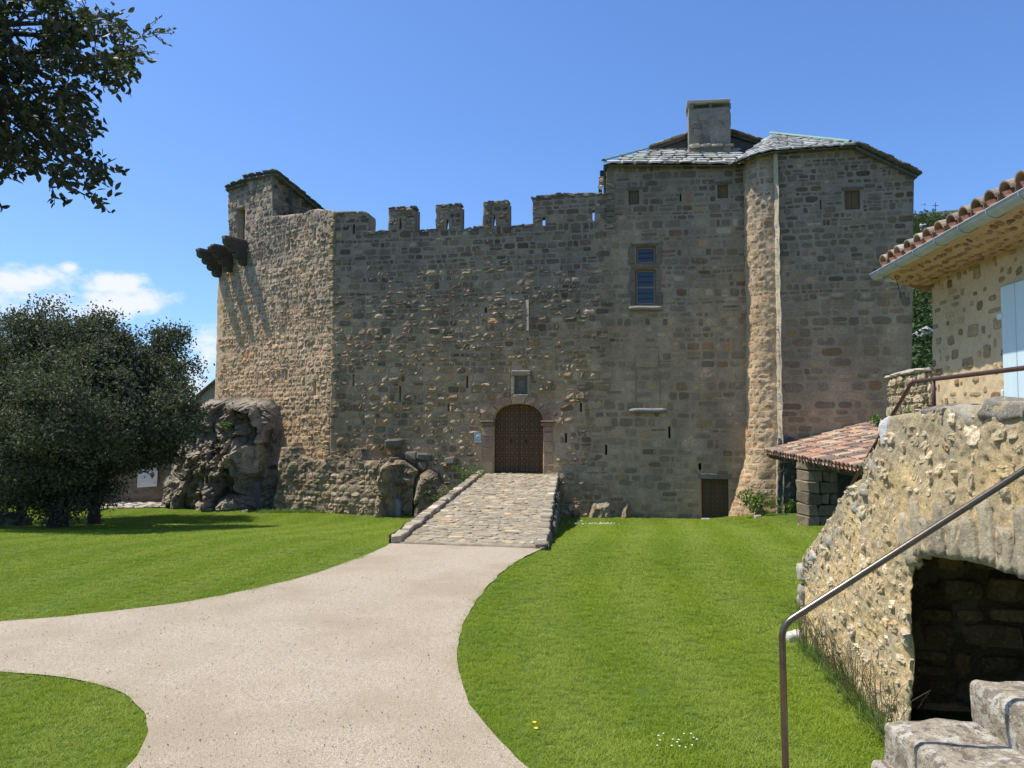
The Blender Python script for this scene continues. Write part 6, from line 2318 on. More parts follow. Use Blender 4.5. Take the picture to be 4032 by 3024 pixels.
Vb = np.array([[9.7, 24.5, -.8], [13.5, 22.5, -.8], [13.5, 22.5, 2.5], [9.7, 24.5, 1.8]])
bf.add(Vb, [[0, 1, 2, 3]], col=(.14, .12, .095)).build('back_wall', M['rock'], shed)

# ================================================================== house with the tiled eave
HA = Frame(6.0, 11.2, radians(96.7))
WA = Frame(3.24, 6.7, radians(96.7))
house = thing('house', 'ochre rubble house with canal tile eave and a pale blue shutter at the right edge', 'house', (6.2, 10.0, 2.0))
hrn = np.random.default_rng(88)
hO = np.array([(.31, 1.6), (4.9, 1.6), (4.9, 4.66), (.37, 4.66)])
HDOOR = np.array([(2.36, 2.0), (3.30, 2.0), (3.30, 4.19), (2.36, 4.19)])
dH = lambda u, z, s: .012 * fbm(np.stack([u * 2, z * 2], -1), 3, 3) + .008 * fbm(np.stack([u * 9, z * 9], -1), 3, 4)
panel(HA, rough_line(hO, .12, .008, 3), [HDOOR], .035, dH, .45, 'wall', M['house'], house, lambda u, z: np.array([[.56, .41, .235]]) * (1 + .12 * fbm(np.stack([u, z], -1), 3, 2))[:, None])


def scatter_rects(n, lo, hi, wr, hr2, r, taken=None, gap=.03, pw=1.6):
    taken = [] if taken is None else taken
    out = []
    for _ in range(n * 30):
        f = r.random() ** pw
        w, h = wr[0] + (wr[1] - wr[0]) * f, hr2[0] + (hr2[1] - hr2[0]) * r.random() ** pw * (.5 + .5 * f)
        c = r.uniform(lo, hi)
        if all(abs(c[0] - t[0]) > w + t[2] + gap or abs(c[1] - t[1]) > h + t[3] + gap for t in taken):
            t = (c[0], c[1], w, h)
            taken.append(t)
            out.append(t)
            if len(out) >= n: break
    return np.array(out)


st = scatter_rects(260, (.33, 1.7), (4.8, 4.6), (.03, .17), (.025, .12), hrn, None, .02, 2.0)
V, keep, Q = stone_patches(HA, st, dH, hrn.uniform(.002, .016, len(st)), hrn, hO, [ex(HDOOR, .06)], S=S8, T=T8, rounder=.14, rough=.7, sink=.012)
hp = StonePool()
n = int(keep.sum())
hc_ = np.array([.42, .28, .145]) * hrn.lognormal(0, .22, (n, 1)) * np.where(hrn.random((n, 1)) < .3, np.array([[.78, .66, .60]]), np.ones((1, 3)))
hp.add(V, hc_, Q, M['near_stone'])
hp.build(house, 200, 'stone', 'rubble', True)
V = np.concatenate([HA.w(np.array([4.9, 4.9, 4.9, 4.9]), np.array([1.6, 1.6, 5.9, 4.70]), np.array([.0, -3.6, -3.6, .0]))])
MB().add(V, [[0, 1, 2, 3]], col=(.50, .41, .285)).build('gable_wall', M['house'], house)
# door frame strip and shutter
sh0 = None
for k in range(3):
    a, b = 2.365 + k * .31, 2.365 + (k + 1) * .31
    o = block(HA, a, b - .013, 2.02, 4.185, .02, .055, (.5, .5, .5), 'shutter_board', M['shutter'], house, .004)
for z in (2.6, 3.85):
    hg = block(HA, 2.29, 2.40, z - .035, z + .035, .03, .075, (.5, .5, .5), 'hinge', M['shutter'], house, .01)
block(HA, 2.30, 2.345, 2.92, 3.00, .01, .06, (.5, .5, .5), 'shutter_stop', M['white'], house, .01)


class Soffit:
    """u along the wall, v from the wall (0) out to the eave (.62)."""

    def w(s, u, v, d=0.0):
        u, v, d = np.broadcast_arrays(np.asarray(u, float), np.asarray(v, float), np.asarray(d, float))
        f = v / .62
        return HA.w(u, 4.60 + .135 * f - d * .95 - .05 * np.sin(f * pi), v - d * .25)


SF = Soffit()
sO = np.array([(.20, -.04), (4.9, -.04), (4.9, .60), (.20, .60)])
dS = lambda u, v, s: .012 * fbm(np.stack([u * 5, v * 7], -1), 3, 7)
panel(SF, sO, [], .04, dS, .0, 'eave_soffit', M['house'], house, lambda u, z: np.tile([[.50, .36, .21]], (len(u), 1)))
st = np.concatenate([np.array([(.3 + i * .14 + hrn.uniform(-.03, .03), v + hrn.uniform(-.02, .02), hrn.uniform(.04, .075), hrn.uniform(.02, .045)) for i in range(33)]) for v in (.12, .25, .39, .51)])
V, keep, Q = stone_patches(SF, st, dS, hrn.uniform(.008, .03, len(st)), hrn, sO, [], rounder=.2)
cols = np.array([.40, .24, .15]) * hrn.lognormal(0, .22, (int(keep.sum()), 1))
for v, c in zip(V, cols): obj_np('eave_sliver', v, Q, M['near_stone'], house, np.tile(c, (len(v), 1)))
V = np.concatenate([HA.w(np.array([.2, 4.9, 4.9, .2]), np.array([4.60, 4.60, 4.86, 4.86]), np.array([.0, .0, .585, .585])), HA.w(np.array([.2, 4.9, 4.9, .2]), np.array([6.0, 6.0, 6.0, 6.0]), np.array([-3.6] * 4))])
MB().add(V, [[3, 2, 6, 7]], col=(.3, .2, .13)).build('roof_deck', M['tile'], house)
MB().add(np.concatenate([HA.w(np.array([.20, .20, .20, .20]), np.array([4.50, 4.73, 4.84, 4.6]), np.array([0, .6, .6, -.4]))]), [[0, 1, 2, 3]], col=(.40, .24, .15)).build('verge_mortar', M['house'], house)
ht = unit(np.array([*-HA.n, 0]) + [0, 0, .31])
hx = np.array([*HA.t, 0])
hn = np.cross(hx, ht)
if hn[2] < 0: hn = -hn
htl = unit(ht - hn * .04)
hnn = np.cross(hx, htl)
if hnn[2] < 0: hnn = -hnn
big = [tile_mesh(c, .125, .10, .48, .018, 9) for c in ((.30, .235, .16), (.36, .27, .18), (.26, .20, .145), (.42, .36, .25), (.31, .20, .13))]
bigc = [tile_mesh(c, .125, .105, .48, .018, 8, False, 'channel_tile') for c in ((.32, .155, .095), (.28, .135, .085), (.34, .175, .11))]
for j in range(9):
    for i in range(15):
        u = .24 + i * .312
        if j > 2 and i > 12: continue
        o = HA.w(u, 4.905, .60) + ht * (j * .40 + hrn.uniform(-.02, .02)) + hn * .035
        place('roof_tile', big[hrn.integers(5)] if i else big[1], house, o, hx, htl, hnn)
        if j < 2:
            o = HA.w(u + .156, 4.90, .655) + ht * (j * .40 + hrn.uniform(-.02, .02)) + hn * .03
            place('channel_tile', bigc[hrn.integers(3)], house, o, hx, htl, hnn)
# half-round zinc gutter with its straps
gut = MB()
nu = 24
us = np.linspace(.13, 4.9, nu)
ang = np.linspace(pi, 2 * pi, 11)
gr = .083
rows = []
for rr_ in (gr, gr - .004):
    for a in ang:
        rows.append(HA.w(us, 4.785 + rr_ * np.sin(a), .665 - rr_ * np.cos(a) * -1))
V = np.stack(rows, 0)
gut.add(V[:11].reshape(-1, 3), grid_quads(11, nu)).add(V[11:].reshape(-1, 3), grid_quads(11, nu)[:, ::-1])
gutter = gut.build('gutter', M['zinc'], house, smooth=True)
V, Q, T = tube(HA.w(np.array([.125, 4.9]), 4.788, .665 + gr), .011, 6)
MB().add(V, Q, T).build('gutter_bead', M['zinc'], gutter)
e = HA.w(np.full(11, .13), 4.785 + gr * np.sin(ang), .665 + gr * np.cos(ang))
MB().add(np.concatenate([e, [HA.w(.13, 4.785, .665)]]), None, [[i, i + 1, 11] for i in range(10)]).build('end_cap', M['zinc'], gutter)
for k in range(8):
    u = .46 + k * .62
    V, Q, T = tube([HA.w(u, 4.785 + (gr + .006) * sin(a), .665 + (gr + .006) * cos(a)) for a in np.linspace(pi, 2 * pi, 10)], .008, 5, False)
    MB().add(V, Q, T).build('gutter_strap', M['zinc'], gutter)
V, Q, T = tube([HA.w(.30, 4.70, .60), HA.w(.33, 4.68, .25), HA.w(.36, 4.67, -.05)], .05, 8)
MB().add(V, Q, T).build('return_pipe', M['zinc'], gutter)
V, Q, T = tube([HA.w(.52, 4.70, .55), HA.w(.54, 4.58, .52), HA.w(.58, 4.42, .50), HA.w(.60, 4.34, .51)], .006, 4)
MB().add(V, Q, T).build('loose_wire', M['black'], gutter)

# low wall that carries on from the house corner
lwo = np.array([HA.px(3497, 1488), HA.px(3540, 1474), HA.px(3600, 1463), HA.px(3672, 1454)])
lwO = np.concatenate([lwo, [[lwo[-1, 0], 1.9], [lwo[0, 0], 1.9]]])
low = thing('terrace_wall', 'sunny dry stone terrace wall running on from the house corner behind the rusty rail', 'wall', HA.w(-.7, 2.0, 0))
dW0 = lambda u, z, s: .02 * fbm(np.stack([u * 3, z * 3], -1), 3, 5)
panel(HA, rough_line(lwO, .12, .015, 9), [], .04, dW0, .4, 'core', M['near_mortar'], low, lambda u, z: np.tile([[.26, .20, .13]], (len(u), 1)))
st = courses(lwo[0, 0], lwo[-1, 0], 1.95, 3.45, (.12, .20), (.12, .26), hrn, .1, .008)
V, keep, Q = stone_patches(HA, st, dW0, hrn.uniform(.02, .055, len(st)), hrn, lwO, [], S=S8, T=T8, rounder=.22, tilt=.4)
for v, c in zip(V, np.array([.47, .36, .215]) * hrn.lognormal(0, .2, (int(keep.sum()), 1)).clip(.6, 1.4)): obj_np('stone', v, Q, M['near_stone'], low, np.tile(c, (len(v), 1)))
for k in range(7):
    f = (k + .5) / 7
    u, z = lwo[0] * (1 - f) + lwo[-1] * f
    V, Q, T = cbox(.15, .24, .03, .02, .012, hrn)
    MB().add(axes(HA.w(u, np.interp(u, lwo[:, 0], lwo[:, 1]) + .005, -.18), hx, [*-HA.n, 0], [0, 0, 1])(V), Q, T, (.50, .43, .32)).build('capping_stone', M['near_stone'], low)

# ================================================================== rubble stair wall with its vaulted passage
stair = thing('stair_wall', 'tawny rubble wall of an outside stair with a dark arched passage below it', 'wall', WA.w(0, 0, 0))
wrn = np.random.default_rng(55)
wp = [(3156, 2500), (3150, 2400), (3157, 2320), (3152, 2246), (3163, 2203), (3190, 2154), (3215, 2122), (3233, 2094), (3260, 2040), (3296, 1997), (3315, 1959), (3347, 1921), (3380, 1883), (3401, 1812), (3445, 1774), (3467, 1742), (3499, 1690), (3496, 1645), (3543, 1632), (3586, 1622), (3667, 1610), (3722, 1600), (3814, 1600), (3895, 1588), (3966, 1588), (4032, 1586)]
wq = WA.pts(wp)
wO = np.concatenate([wq, [[3.35, 2.73], [3.35, -.15], [wq[0, 0], -.15]]])
ax0, ax1 = .45, 2.98
archp = [(ax1, -.3), (ax1, 1.30), (2.86, 1.50), (2.65, 1.62), (2.4, 1.68), (2.1, 1.70), (1.75, 1.695), (1.4, 1.675), (1.05, 1.645), (.85, 1.61), (.66, 1.55), (.54, 1.48), (.475, 1.39), (.45, 1.0), (.43, .71), (.40, .40), (.36, .1), (.35, -.3)]
ARCH = rough_line(np.array(archp), .07, .016, 3)
dWf = lambda u, z, s: .028 * fbm(np.stack([u * 1.6, z * 1.6], -1), 2, 7) + .009 * fbm(np.stack([u * 7, z * 7], -1), 2, 8) + .009 * fbm(np.stack([u * 19, z * 19], -1), 2, 18) + .006 * ridged(np.stack([u * 16, z * 16], -1), 2, 9) - .02 * sstep(-np.abs(s), -.04, 0)


def wcol(u, z):
    top = sstep(z - np.interp(u, [-3, -2.2, 0, 3.3], [.95, 1.3, 2.62, 2.75]), -.62, -.02)
    g = np.clip(top + .5 * fbm(np.stack([u * 2, z * 2], -1), 3, 12), 0, 1)[:, None]
    return (1 - g) * np.array([[.78, .555, .265]]) + g * np.array([[.50, .395, .235]])




def cellar(P):
    s, _ = sd_poly(P, ARCH)
    m = np.abs(s) < .03
    P[m, 0] -= 1.05 * (1 - sstep(P[m, 0], .45, 1.6))
    P[m, 1] += .03
    return P


panel(WA, rough_line(wO, .06, .022, 5), [ARCH], .018, dWf, .36, 'face', M['near_mortar'], stair, wcol, back=False, splay=cellar)
nV2 = 13
vs = []
ap = np.array(archp[1:13])[::-1]          # from the left springing to the right one
seg = np.concatenate([[0], np.cumsum(np.linalg.norm(np.diff(ap, axis=0), axis=1))])
pt = lambda s: np.array([np.interp(s, seg, ap[:, 0]), np.interp(s, seg, ap[:, 1])])
for k in range(nV2):
    s0, s1 = seg[-1] * k / nV2, seg[-1] * (k + 1) / nV2
    m_ = (s0 + s1) / 2
    t_ = pt(min(m_ + .05, seg[-1])) - pt(max(m_ - .05, 0))
    nrm = unit(np.array([-t_[1], t_[0]]))
    if nrm[1] < 0: nrm = -nrm
    nrm = unit(nrm + np.array([0, .9]))
    hgt = wrn.uniform(.26, .48)
    vv_ = wrn.random()
    vs.append((pt(m_), nrm, (s1 - s0) / 2 - .018 - .015 * wrn.random(), hgt))
    c_ = pt(m_) + nrm * (hgt / 2 - .005)
    tt = np.array([nrm[1], -nrm[0]])
    nr_, ncx = len(T8), len(S8)
    Pm, Dm = [], []
    for t in T8:
        for s in S8:
            w_ = ((s1 - s0) / 2 - .010 - .012 * vv_) * (1 - .12 * t * t)
            q = c_ + tt * s * w_ + nrm * t * hgt / 2 + wrn.uniform(-.008, .008, 2)
            edge = abs(s) > .99 or abs(t) > .99
            Pm.append(q)
            Dm.append(-.06 if edge else .022 + wrn.uniform(-.016, .018) - .012 * (abs(s) > .8))
    Pm, Dm = np.array(Pm), np.array(Dm)
    V = WA.w(Pm[:, 0], Pm[:, 1], dWf(Pm[:, 0], Pm[:, 1], np.full(len(Pm), -1.)) + Dm)
    cc = np.array([.47, .385, .25]) * wrn.uniform(.72, 1.15)
    obj_np('voussoir', V, grid_quads(nr_, ncx), M['near_stone'], stair, np.tile(cc, (len(V), 1)), True)
taken = [(c[0] + n_[0] * h / 2, c[1] + n_[1] * h / 2, w + .03, h / 2 + .03) for c, n_, w, h in vs]
st = np.concatenate([scatter_rects(190, (-3.0, -.1), (3.3, 2.75), (.045, .105), (.035, .085), wrn, taken, .010, 1.3), scatter_rects(620, (-3.0, -.1), (3.3, 2.75), (.015, .05), (.012, .045), wrn, taken, .006, 1.2)])
V, keep, Q = stone_patches(WA, st, dWf, np.minimum(st[:, 2], st[:, 3]) * wrn.uniform(.06, .50, len(st)), wrn, wO, [ARCH], S=S8, T=T8, rounder=.20, rough=.38, tilt=.8, sink=.015)
wm = wcol(st[keep][:, 0], st[keep][:, 1])
wpz = StonePool()
n = int(keep.sum())
wc = np.array([.70, .56, .355]) * wrn.lognormal(0, .2, (n, 1)).clip(.55, 1.3)
q_ = wrn.random(n)
wc[q_ < .18] *= np.array([.78, .78, .80])
wc[(q_ > .18) & (q_ < .32)] *= np.array([.95, .76, .58])
bf_ = wrn.random((n, 1)) ** 1.3 * .9
wc = wc * (1 - bf_) + wm * .92 * bf_
wpz.add(V, wc, Q, M['near_stone'])
wpz.build(stair, 300, 'stone', 'rubble', False)


def soft_block(hx_, hy_, hz_, n=9, r=.05, amp=.02, seed=0, fs=4.0):
    """A worn ashlar: rounded box with noise."""
    V, Q = [], []
    h = np.array([hx_, hy_, hz_])
    r = min(r, *(h * .9))
    g = np.linspace(-1, 1, n)
    for ax in range(3):
        for sg in (-1, 1):
            a, b = np.meshgrid(g, g)
            P = np.zeros((n * n, 3))
            P[:, ax] = sg
            P[:, (ax + 1) % 3], P[:, (ax + 2) % 3] = a.ravel(), b.ravel()
            k = len(V) * n * n
            q = grid_quads(n, n) + k
            Q.append(q if sg > 0 else q[:, ::-1])
            V.append(P)
    P = np.concatenate(V) * h
    core = np.clip(P, -(h - r), h - r)
    d = P - core
    L = np.linalg.norm(d, axis=1)[:, None] + 1e-9
    P = core + d / L * r
    N = d / L
    P = P + N * (amp * fbm(P * fs + seed * 3.1, 4, seed))[:, None]
    return P, np.concatenate(Q)


# coping stones along the stair wall's top
k = 0
for (u, z, w_, h_, c, dd) in ((.06, 2.60, .10, .12, (.62, .60, .55), .02), (.42, 2.66, .15, .05, (.36, .31, .23), -.06), (.95, 2.71, .28, .05, (.19, .175, .145), -.03), (1.52, 2.68, .22, .07, (.46, .40, .29), .0), (2.0, 2.72, .25, .07, (.27, .24, .185), .0), (2.5, 2.73, .22, .06, (.40, .35, .26), .0),
                              (-.26, 2.26, .10, .07, (.40, .37, .31), 0), (-.55, 2.02, .12, .06, (.42, .36, .26), 0), (-.86, 1.84, .11, .07, (.40, .36, .28), 0), (-1.15, 1.62, .12, .06, (.30, .27, .21), 0), (-1.45, 1.50, .10, .06, (.46, .40, .30), 0), (-1.72, 1.36, .12, .06, (.36, .31, .24), 0), (-2.0, 1.24, .10, .06, (.48, .42, .32), 0),
                              (-2.30, 1.10, .13, .05, (.55, .49, .40), .02), (-2.62, .98, .13, .07, (.42, .37, .29), .01), (-2.88, .82, .12, .09, (.47, .42, .32), .02), (-2.95, .55, .09, .12, (.42, .37, .28), .01)):
    V, Q = soft_block(w_, .17, h_, 7, .04, .035, k, 9)
    V = axes(WA.w(u, z - h_ * .45, -.15 + dd), [*WA.t, 0], [*-WA.n, 0], [0, 0, 1])(V)
    obj_np('coping_stone', V, Q, M['near_stone'], stair, np.tile(c, (len(V), 1)), True)
    k += 1
# vault and back wall of the passage
ap2 = np.array(archp)
ap2[:, 0] -= 1.08 * (1 - sstep(ap2[:, 0], .45, 1.6))
rows = []
for d in np.linspace(-.30, -2.3, 14):
    q = ap2.copy()
    q[:, 1] -= .02
    rows.append(WA.w(q[:, 0], q[:, 1], d + .0 * q[:, 0]) + .015 * np.stack([vnoise(np.stack([q[:, 0] * 6, q[:, 1] * 6 + d * 5], -1), 4)] * 3, -1))
MB().add(np.stack(rows, 0), grid_quads(14, len(ap2)), col=(.13, .085, .042)).build('passage_vault', M['near_mortar'], stair)  # dark vault colour, the shade of the passage is put into it
bw = np.array([(-.8, -.3), (3.1, -.3), (3.1, 1.8), (-.8, 1.8)])
BWF = WA.off(-2.25)
dB = lambda u, z, s: .02 * fbm(np.stack([u * 4, z * 4], -1), 3, 5)
panel(BWF, bw, [], .07, dB, 0, 'passage_back', M['near_mortar'], stair, lambda u, z: np.tile([[.12, .078, .038]], (len(u), 1)))  # back wall and its stones darkened, shade put into their colour
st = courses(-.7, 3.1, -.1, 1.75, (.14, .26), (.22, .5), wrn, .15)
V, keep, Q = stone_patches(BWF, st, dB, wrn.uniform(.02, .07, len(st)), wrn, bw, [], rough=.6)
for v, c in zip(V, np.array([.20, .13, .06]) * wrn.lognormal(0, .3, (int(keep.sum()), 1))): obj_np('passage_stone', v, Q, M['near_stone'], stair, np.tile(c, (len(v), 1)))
# coursed side wall of the passage, the face one sees through the arch
JW = Frame(0, 0, 0)
_j = WA.w(-.60, 0, -.30)
JW.o, JW.t, JW.n = _j[:2], -WA.n, WA.t
jo = np.array([(0, -.3), (2.0, -.3), (2.0, 1.75), (0, 1.75)])
dJ = lambda u, z, s: .03 * fbm(np.stack([u * 3, z * 3], -1), 3, 15)
panel(JW, jo, [], .06, dJ, 0, 'passage_side', M['near_mortar'], stair, lambda u, z: np.tile([[.24, .165, .09]], (len(u), 1)))
st = courses(0, 2.0, -.2, 1.7, (.14, .30), (.22, .6), wrn, .15, .016)
V, keep, Q = stone_patches(JW, st, dJ, wrn.uniform(.03, .09, len(st)), wrn, jo, [], rough=.5)
for v, c in zip(V, np.array([.42, .28, .145]) * wrn.lognormal(0, .35, (int(keep.sum()), 1)).clip(.5, 1.8)): obj_np('passage_stone', v, Q, M['near_stone'], stair, np.tile(c, (len(v), 1)))
# steps and landing behind the wall
for k in range(9):
    u1 = -.02 - k * .31
    block(WA, u1 - .34, u1, 1.79 if k < 2 else -.1, 2.20 - k * .235, -1.5, -.37, (.42, .37, .29), 'stair_tread', M['near_stone'], stair, .02, .01)
LD = MB()
V, Q, T = cbox(1.75, 1.35, .08, .02)
LD.add(axes(WA.w(1.65, 2.2, -1.75), [*WA.t, 0], [*-WA.n, 0], [0, 0, 1])(V), Q, T, (.42, .37, .29))
LD.build('landing', M['near_stone'], stair)
V, Q, T = cbox(1.5, .9, .08, .02)
MB().add(axes(WA.w(-1.6, 2.17, -2.6), [*WA.t, 0], [*-WA.n, 0], [0, 0, 1])(V), Q, T, (.42, .37, .29)).build('landing', M['near_stone'], stair)
V = np.concatenate([WA.w(np.array([-4.6, 3.3, 3.3, -4.6]), np.array([-.3, -.3, 2.1, 2.1]), -2.75)])
MB().add(V, [[0, 1, 2, 3]], col=(.3, .25, .17)).build('terrace_face', M['near_mortar'], stair)

V = WA.w(np.array([3.3] * 4), np.array([-.3, -.3, 2.11, 2.11]), np.array([-.37, -3.2, -3.2, -.37]))
MB().add(V, [[0, 1, 2, 3]], col=(.45, .36, .22)).build('end_face', M['near_mortar'], stair)
# rusty handrail on the stair wall
rail = thing('rusty_handrail', 'rusty brown tube handrail climbing along the top of the stair wall', 'handrail', WA.w(-2.6, 1.0, -.16))
q0, q1, q2 = WA.px(3205, 2160, -.16), WA.px(3591, 1504, -.16), WA.px(4060, 1446, -.16)
Pr = bend([WA.w(*q0, -.16), WA.w(*q1, -.16), WA.w(q2[0], q2[1], -.16), WA.w(3.3, q2[1], -.16)], .07, 6)
V, Q, T = tube(Pr, .0165, 9)
MB().add(V, Q, T).build('rail', M['rust'], rail, smooth=True)
for (x, y0, y1) in ((3675, 1490, 1625), (3441, 1760, 1815), (3300, 2000, 2060), (3225, 2130, 2250)):
    a, b = WA.px(x, y0, -.16), WA.px(x, y1, -.16)
    V, Q, T = tube([WA.w(a[0], a[1], -.16), WA.w(a[0], b[1] - .05, -.16)], .015, 8)
    MB().add(V, Q, T).build('post', M['rust'], rail, smooth=True)

# ================================================================== foreground steps and rail
steps = thing('stone_steps', 'weathered lichen covered stone steps in the bottom right corner', 'steps', (1.9, 2.9, .3))
for k, (x0, x1, zt, ya, yb, seed) in enumerate(((1.295, 1.70, 1.150, 3.30, 2.3, 4), (1.625, 2.06, 1.335, 3.39, 2.35, 5), (1.955, 2.46, 1.505, 3.38, 2.3, 6), (2.235, 2.62, 1.685, 3.37, 2.3, 7), (.95, 1.34, .96, 3.3, 2.3, 8))):
    V, Q = soft_block((x1 - x0) / 2, (ya - yb) / 2, .16, 17, .035, .016, seed, 6)
    V = V + [(x0 + x1) / 2, (ya + yb) / 2, zt - .16]
    V[:, 0] += .04 * (V[:, 1] - yb) * (-1 if k == 1 else .3)
    obj_np('step', V, Q, M['step'], steps, np.tile((.38, .315, .215) if k else (.62, .60, .55), (len(V), 1)), True)
for k, (x, y, z, w_, l_, h_, c) in enumerate(((2.02, 2.86, 1.28, .05, .28, .07, (.45, .36, .25)), (2.02, 2.45, 1.28, .05, .16, .07, (.3, .28, .25)), (1.60, 3.30, 1.05, .07, .08, .12, (.42, .36, .27)), (1.93, 3.30, 1.30, .05, .05, .05, (.5, .45, .36)))):
    V, Q = soft_block(w_, l_, h_, 7, .03, .012, k + 30, 9)
    obj_np('packing_stone', V + [x, y, z], Q, M['step'], steps, np.tile(c, (len(V), 1)), True)
MB().add(*[cbox(.75, .5, .55, .02)[0] + [2.0, 2.84, .25], cbox(.75, .5, .55, .02)[1], cbox(.75, .5, .55, .02)[2]], (.3, .26, .2)).build('core', M['near_mortar'], steps)
hr_ = thing('steel_handrail', 'worn steel tube handrail with a bent corner rising beside the lichen covered steps', 'handrail', (1.1, 3.15, .7))
yr_ = 3.15
b0, b1, b2 = at_depth(3097, 3060, yr_), at_depth(3078, 2462, yr_), at_depth(4032, 1852, yr_)
Pr = bend([b0 - [0, 0, .35], b1, b2, b2 + (b2 - b1) * .5], .055, 8)
V, Q, T = tube(Pr, .0138, 12)
MB().add(V, Q, T).build('rail', M['steel'], hr_, smooth=True)
V, Q, T = tube([b2 + (b2 - b1) * .5, (b2 + (b2 - b1) * .5) * [1, 1, 0] + [0, 0, 1.7]], .0138, 10)
MB().add(V, Q, T).build('post', M['steel'], hr_, smooth=True)

# ================================================================== plants
pr2 = np.random.default_rng(101)


def blades(n, h, w, spread, r, lean=.5, seg=3, curl=.5):
    """Grass blades rooted in a disc; each a narrow strip that bends over."""
    a = r.uniform(0, 2 * pi, n)
    rad = spread * np.sqrt(r.random(n))
    base = np.stack([rad * np.cos(a), rad * np.sin(a), np.zeros(n)], -1)
    dr = r.uniform(0, 2 * pi, n)
    dv = np.stack([np.cos(dr), np.sin(dr), np.zeros(n)], -1)
    H = h * r.uniform(.5, 1.2, n)[:, None]
    ln = (lean * r.random(n))[:, None]
    sdv = np.stack([-np.sin(dr), np.cos(dr), np.zeros(n)], -1)
    rows = []
    for k in range(seg + 1):
        t = k / seg
        p = base + dv * H * (ln * t + curl * ln * t * t) + np.array([0, 0, 1.0]) * H * (t - .35 * ln * t * t)
        if k == seg:
            rows.append(p[:, None])
        else:
            ww = w * (1 - .55 * t)
            rows.append(np.stack([p - sdv * ww, p + sdv * ww], 1))
    V = np.concatenate(rows, 1)
    m = 2 * seg + 1
    Q = [[2 * k, 2 * k + 1, 2 * k + 3, 2 * k + 2] for k in range(seg - 1)]
    T = [[2 * seg - 2, 2 * seg - 1, 2 * seg]]
    off = (np.arange(n) * m)[:, None, None]
    QQ = (np.array(Q)[None] + off).reshape(-1, 4) if Q else np.zeros((0, 4), int)
    TT = (np.array(T)[None] + off).reshape(-1, 3)
    tone = np.repeat(r.random(n), m)
    return V.reshape(-1, 3), QQ, TT, np.stack([tone] * 3, -1)


# mown turf: small clumps instanced over the lawn, nobody could count them
clump_col = bpy.data.collections.new('turf_clumps')
for k in range(4):
    V, Q, T, c = blades(46, .027, .0019, .055, pr2, 1.2, 2, .6)
    me = mesh_np('turf_clump', V, [Q, T], M['grass'], c)
    o = bpy.data.objects.new('turf_clump', me)
    clump_col.objects.link(o)


def lawn_points():
    out, scl = [], []
    for (y0, y1, dens, s) in ((5.0, 8.5, 340, 1.0), (8.5, 12.5, 240, 1.15), (12.5, 18, 140, 1.35), (18, 33, 90, 1.65)):
        x0, x1 = -.92 * y1 - .5, .62 * y1 + .8
        n = int((x1 - x0) * (y1 - y0) * dens)
        p = np.stack([pr2.uniform(x0, x1, n), pr2.uniform(y0, y1, n)], -1)
        p = p[np.abs(p[:, 0]) < .92 * p[:, 1] + .5]
        s1, _ = sd_poly(p, PATH)
        edge = .035 * vnoise(p * 7.0, 5)
        ok = s1 > -.022 + edge
        q = p
        rq = np.array([r_bl[:2] + [-.06, 0], r_br[:2] + [.10, 0], r_tr[:2] + [.15, 0], r_tl[:2] + [-.06, 0]])
        s2, _ = sd_poly(q, rq)
        ok &= s2 > 0
        ok &= ((q - FA.o) @ FA.n > .25)
        ok &= ~((q[:, 0] > 9.2) & (q[:, 1] > 27.0))
        lx = (q - LA.o) @ LA.n
        ok &= (lx > .3) | (((q - LA.o) @ LA.t) > .3)
        wx = (q - WA.o) @ WA.n
        ok &= ~((wx < .02) & (q[:, 1] < 9.72))
        ok &= ~((q[:, 0] > SE1[0] + .55) & (q[:, 1] > 17.5))
        ok &= ~((q[:, 0] > .9) & (q[:, 1] < 3.6))
        s3, _ = sd_poly(q, pvl)
        ok &= s3 > 0
        p = p[ok]
        out.append(p)
        scl.append(np.full(len(p), s) * pr2.uniform(.75, 1.25, len(p)))
    return np.concatenate(out), np.concatenate(scl)


gpnt, gscl = lawn_points()
# the turf grows taller in loose clover patches and where the mower cannot reach
patch = vnoise(gpnt * .8, 31)
gscl = gscl * (1 + .18 * patch)
wx = (gpnt - WA.o) @ WA.n
near_wall = (wx < .22) & (gpnt[:, 1] < 9.9)
gscl[near_wall] *= 1.6
me = bpy.data.meshes.new('grass')
me.vertices.add(len(gpnt))
me.vertices.foreach_set('co', np.stack([gpnt[:, 0], gpnt[:, 1], gz(gpnt[:, 0], gpnt[:, 1]) - .012], -1).astype(np.float32).ravel())
at = me.attributes.new('size', 'FLOAT', 'POINT')
at.data.foreach_set('value', gscl.astype(np.float32))
at = me.attributes.new('turn', 'FLOAT', 'POINT')
at.data.foreach_set('value', pr2.uniform(0, 6.283, len(gpnt)).astype(np.float32))
me.update()
me.materials.append(M['grass'])
grass = props(link('grass', me), kind='stuff')
ng = bpy.data.node_groups.new('turf', 'GeometryNodeTree')
ng.interface.new_socket('Geometry', in_out='INPUT', socket_type='NodeSocketGeometry')
ng.interface.new_socket('Geometry', in_out='OUTPUT', socket_type='NodeSocketGeometry')
gi, go = ng.nodes.new('NodeGroupInput'), ng.nodes.new('NodeGroupOutput')
ci = ng.nodes.new('GeometryNodeCollectionInfo')
ci.inputs['Collection'].default_value = clump_col
ci.inputs['Separate Children'].default_value = True
ci.inputs['Reset Children'].default_value = True
ip = ng.nodes.new('GeometryNodeInstanceOnPoints')
ip.inputs['Pick Instance'].default_value = True
rv = ng.nodes.new('FunctionNodeRandomValue')
rv.data_type = 'INT'
for s_ in rv.inputs:
    if s_.name == 'Max' and s_.type == 'INT': s_.default_value = 3
    if s_.name == 'Min' and s_.type == 'INT': s_.default_value = 0
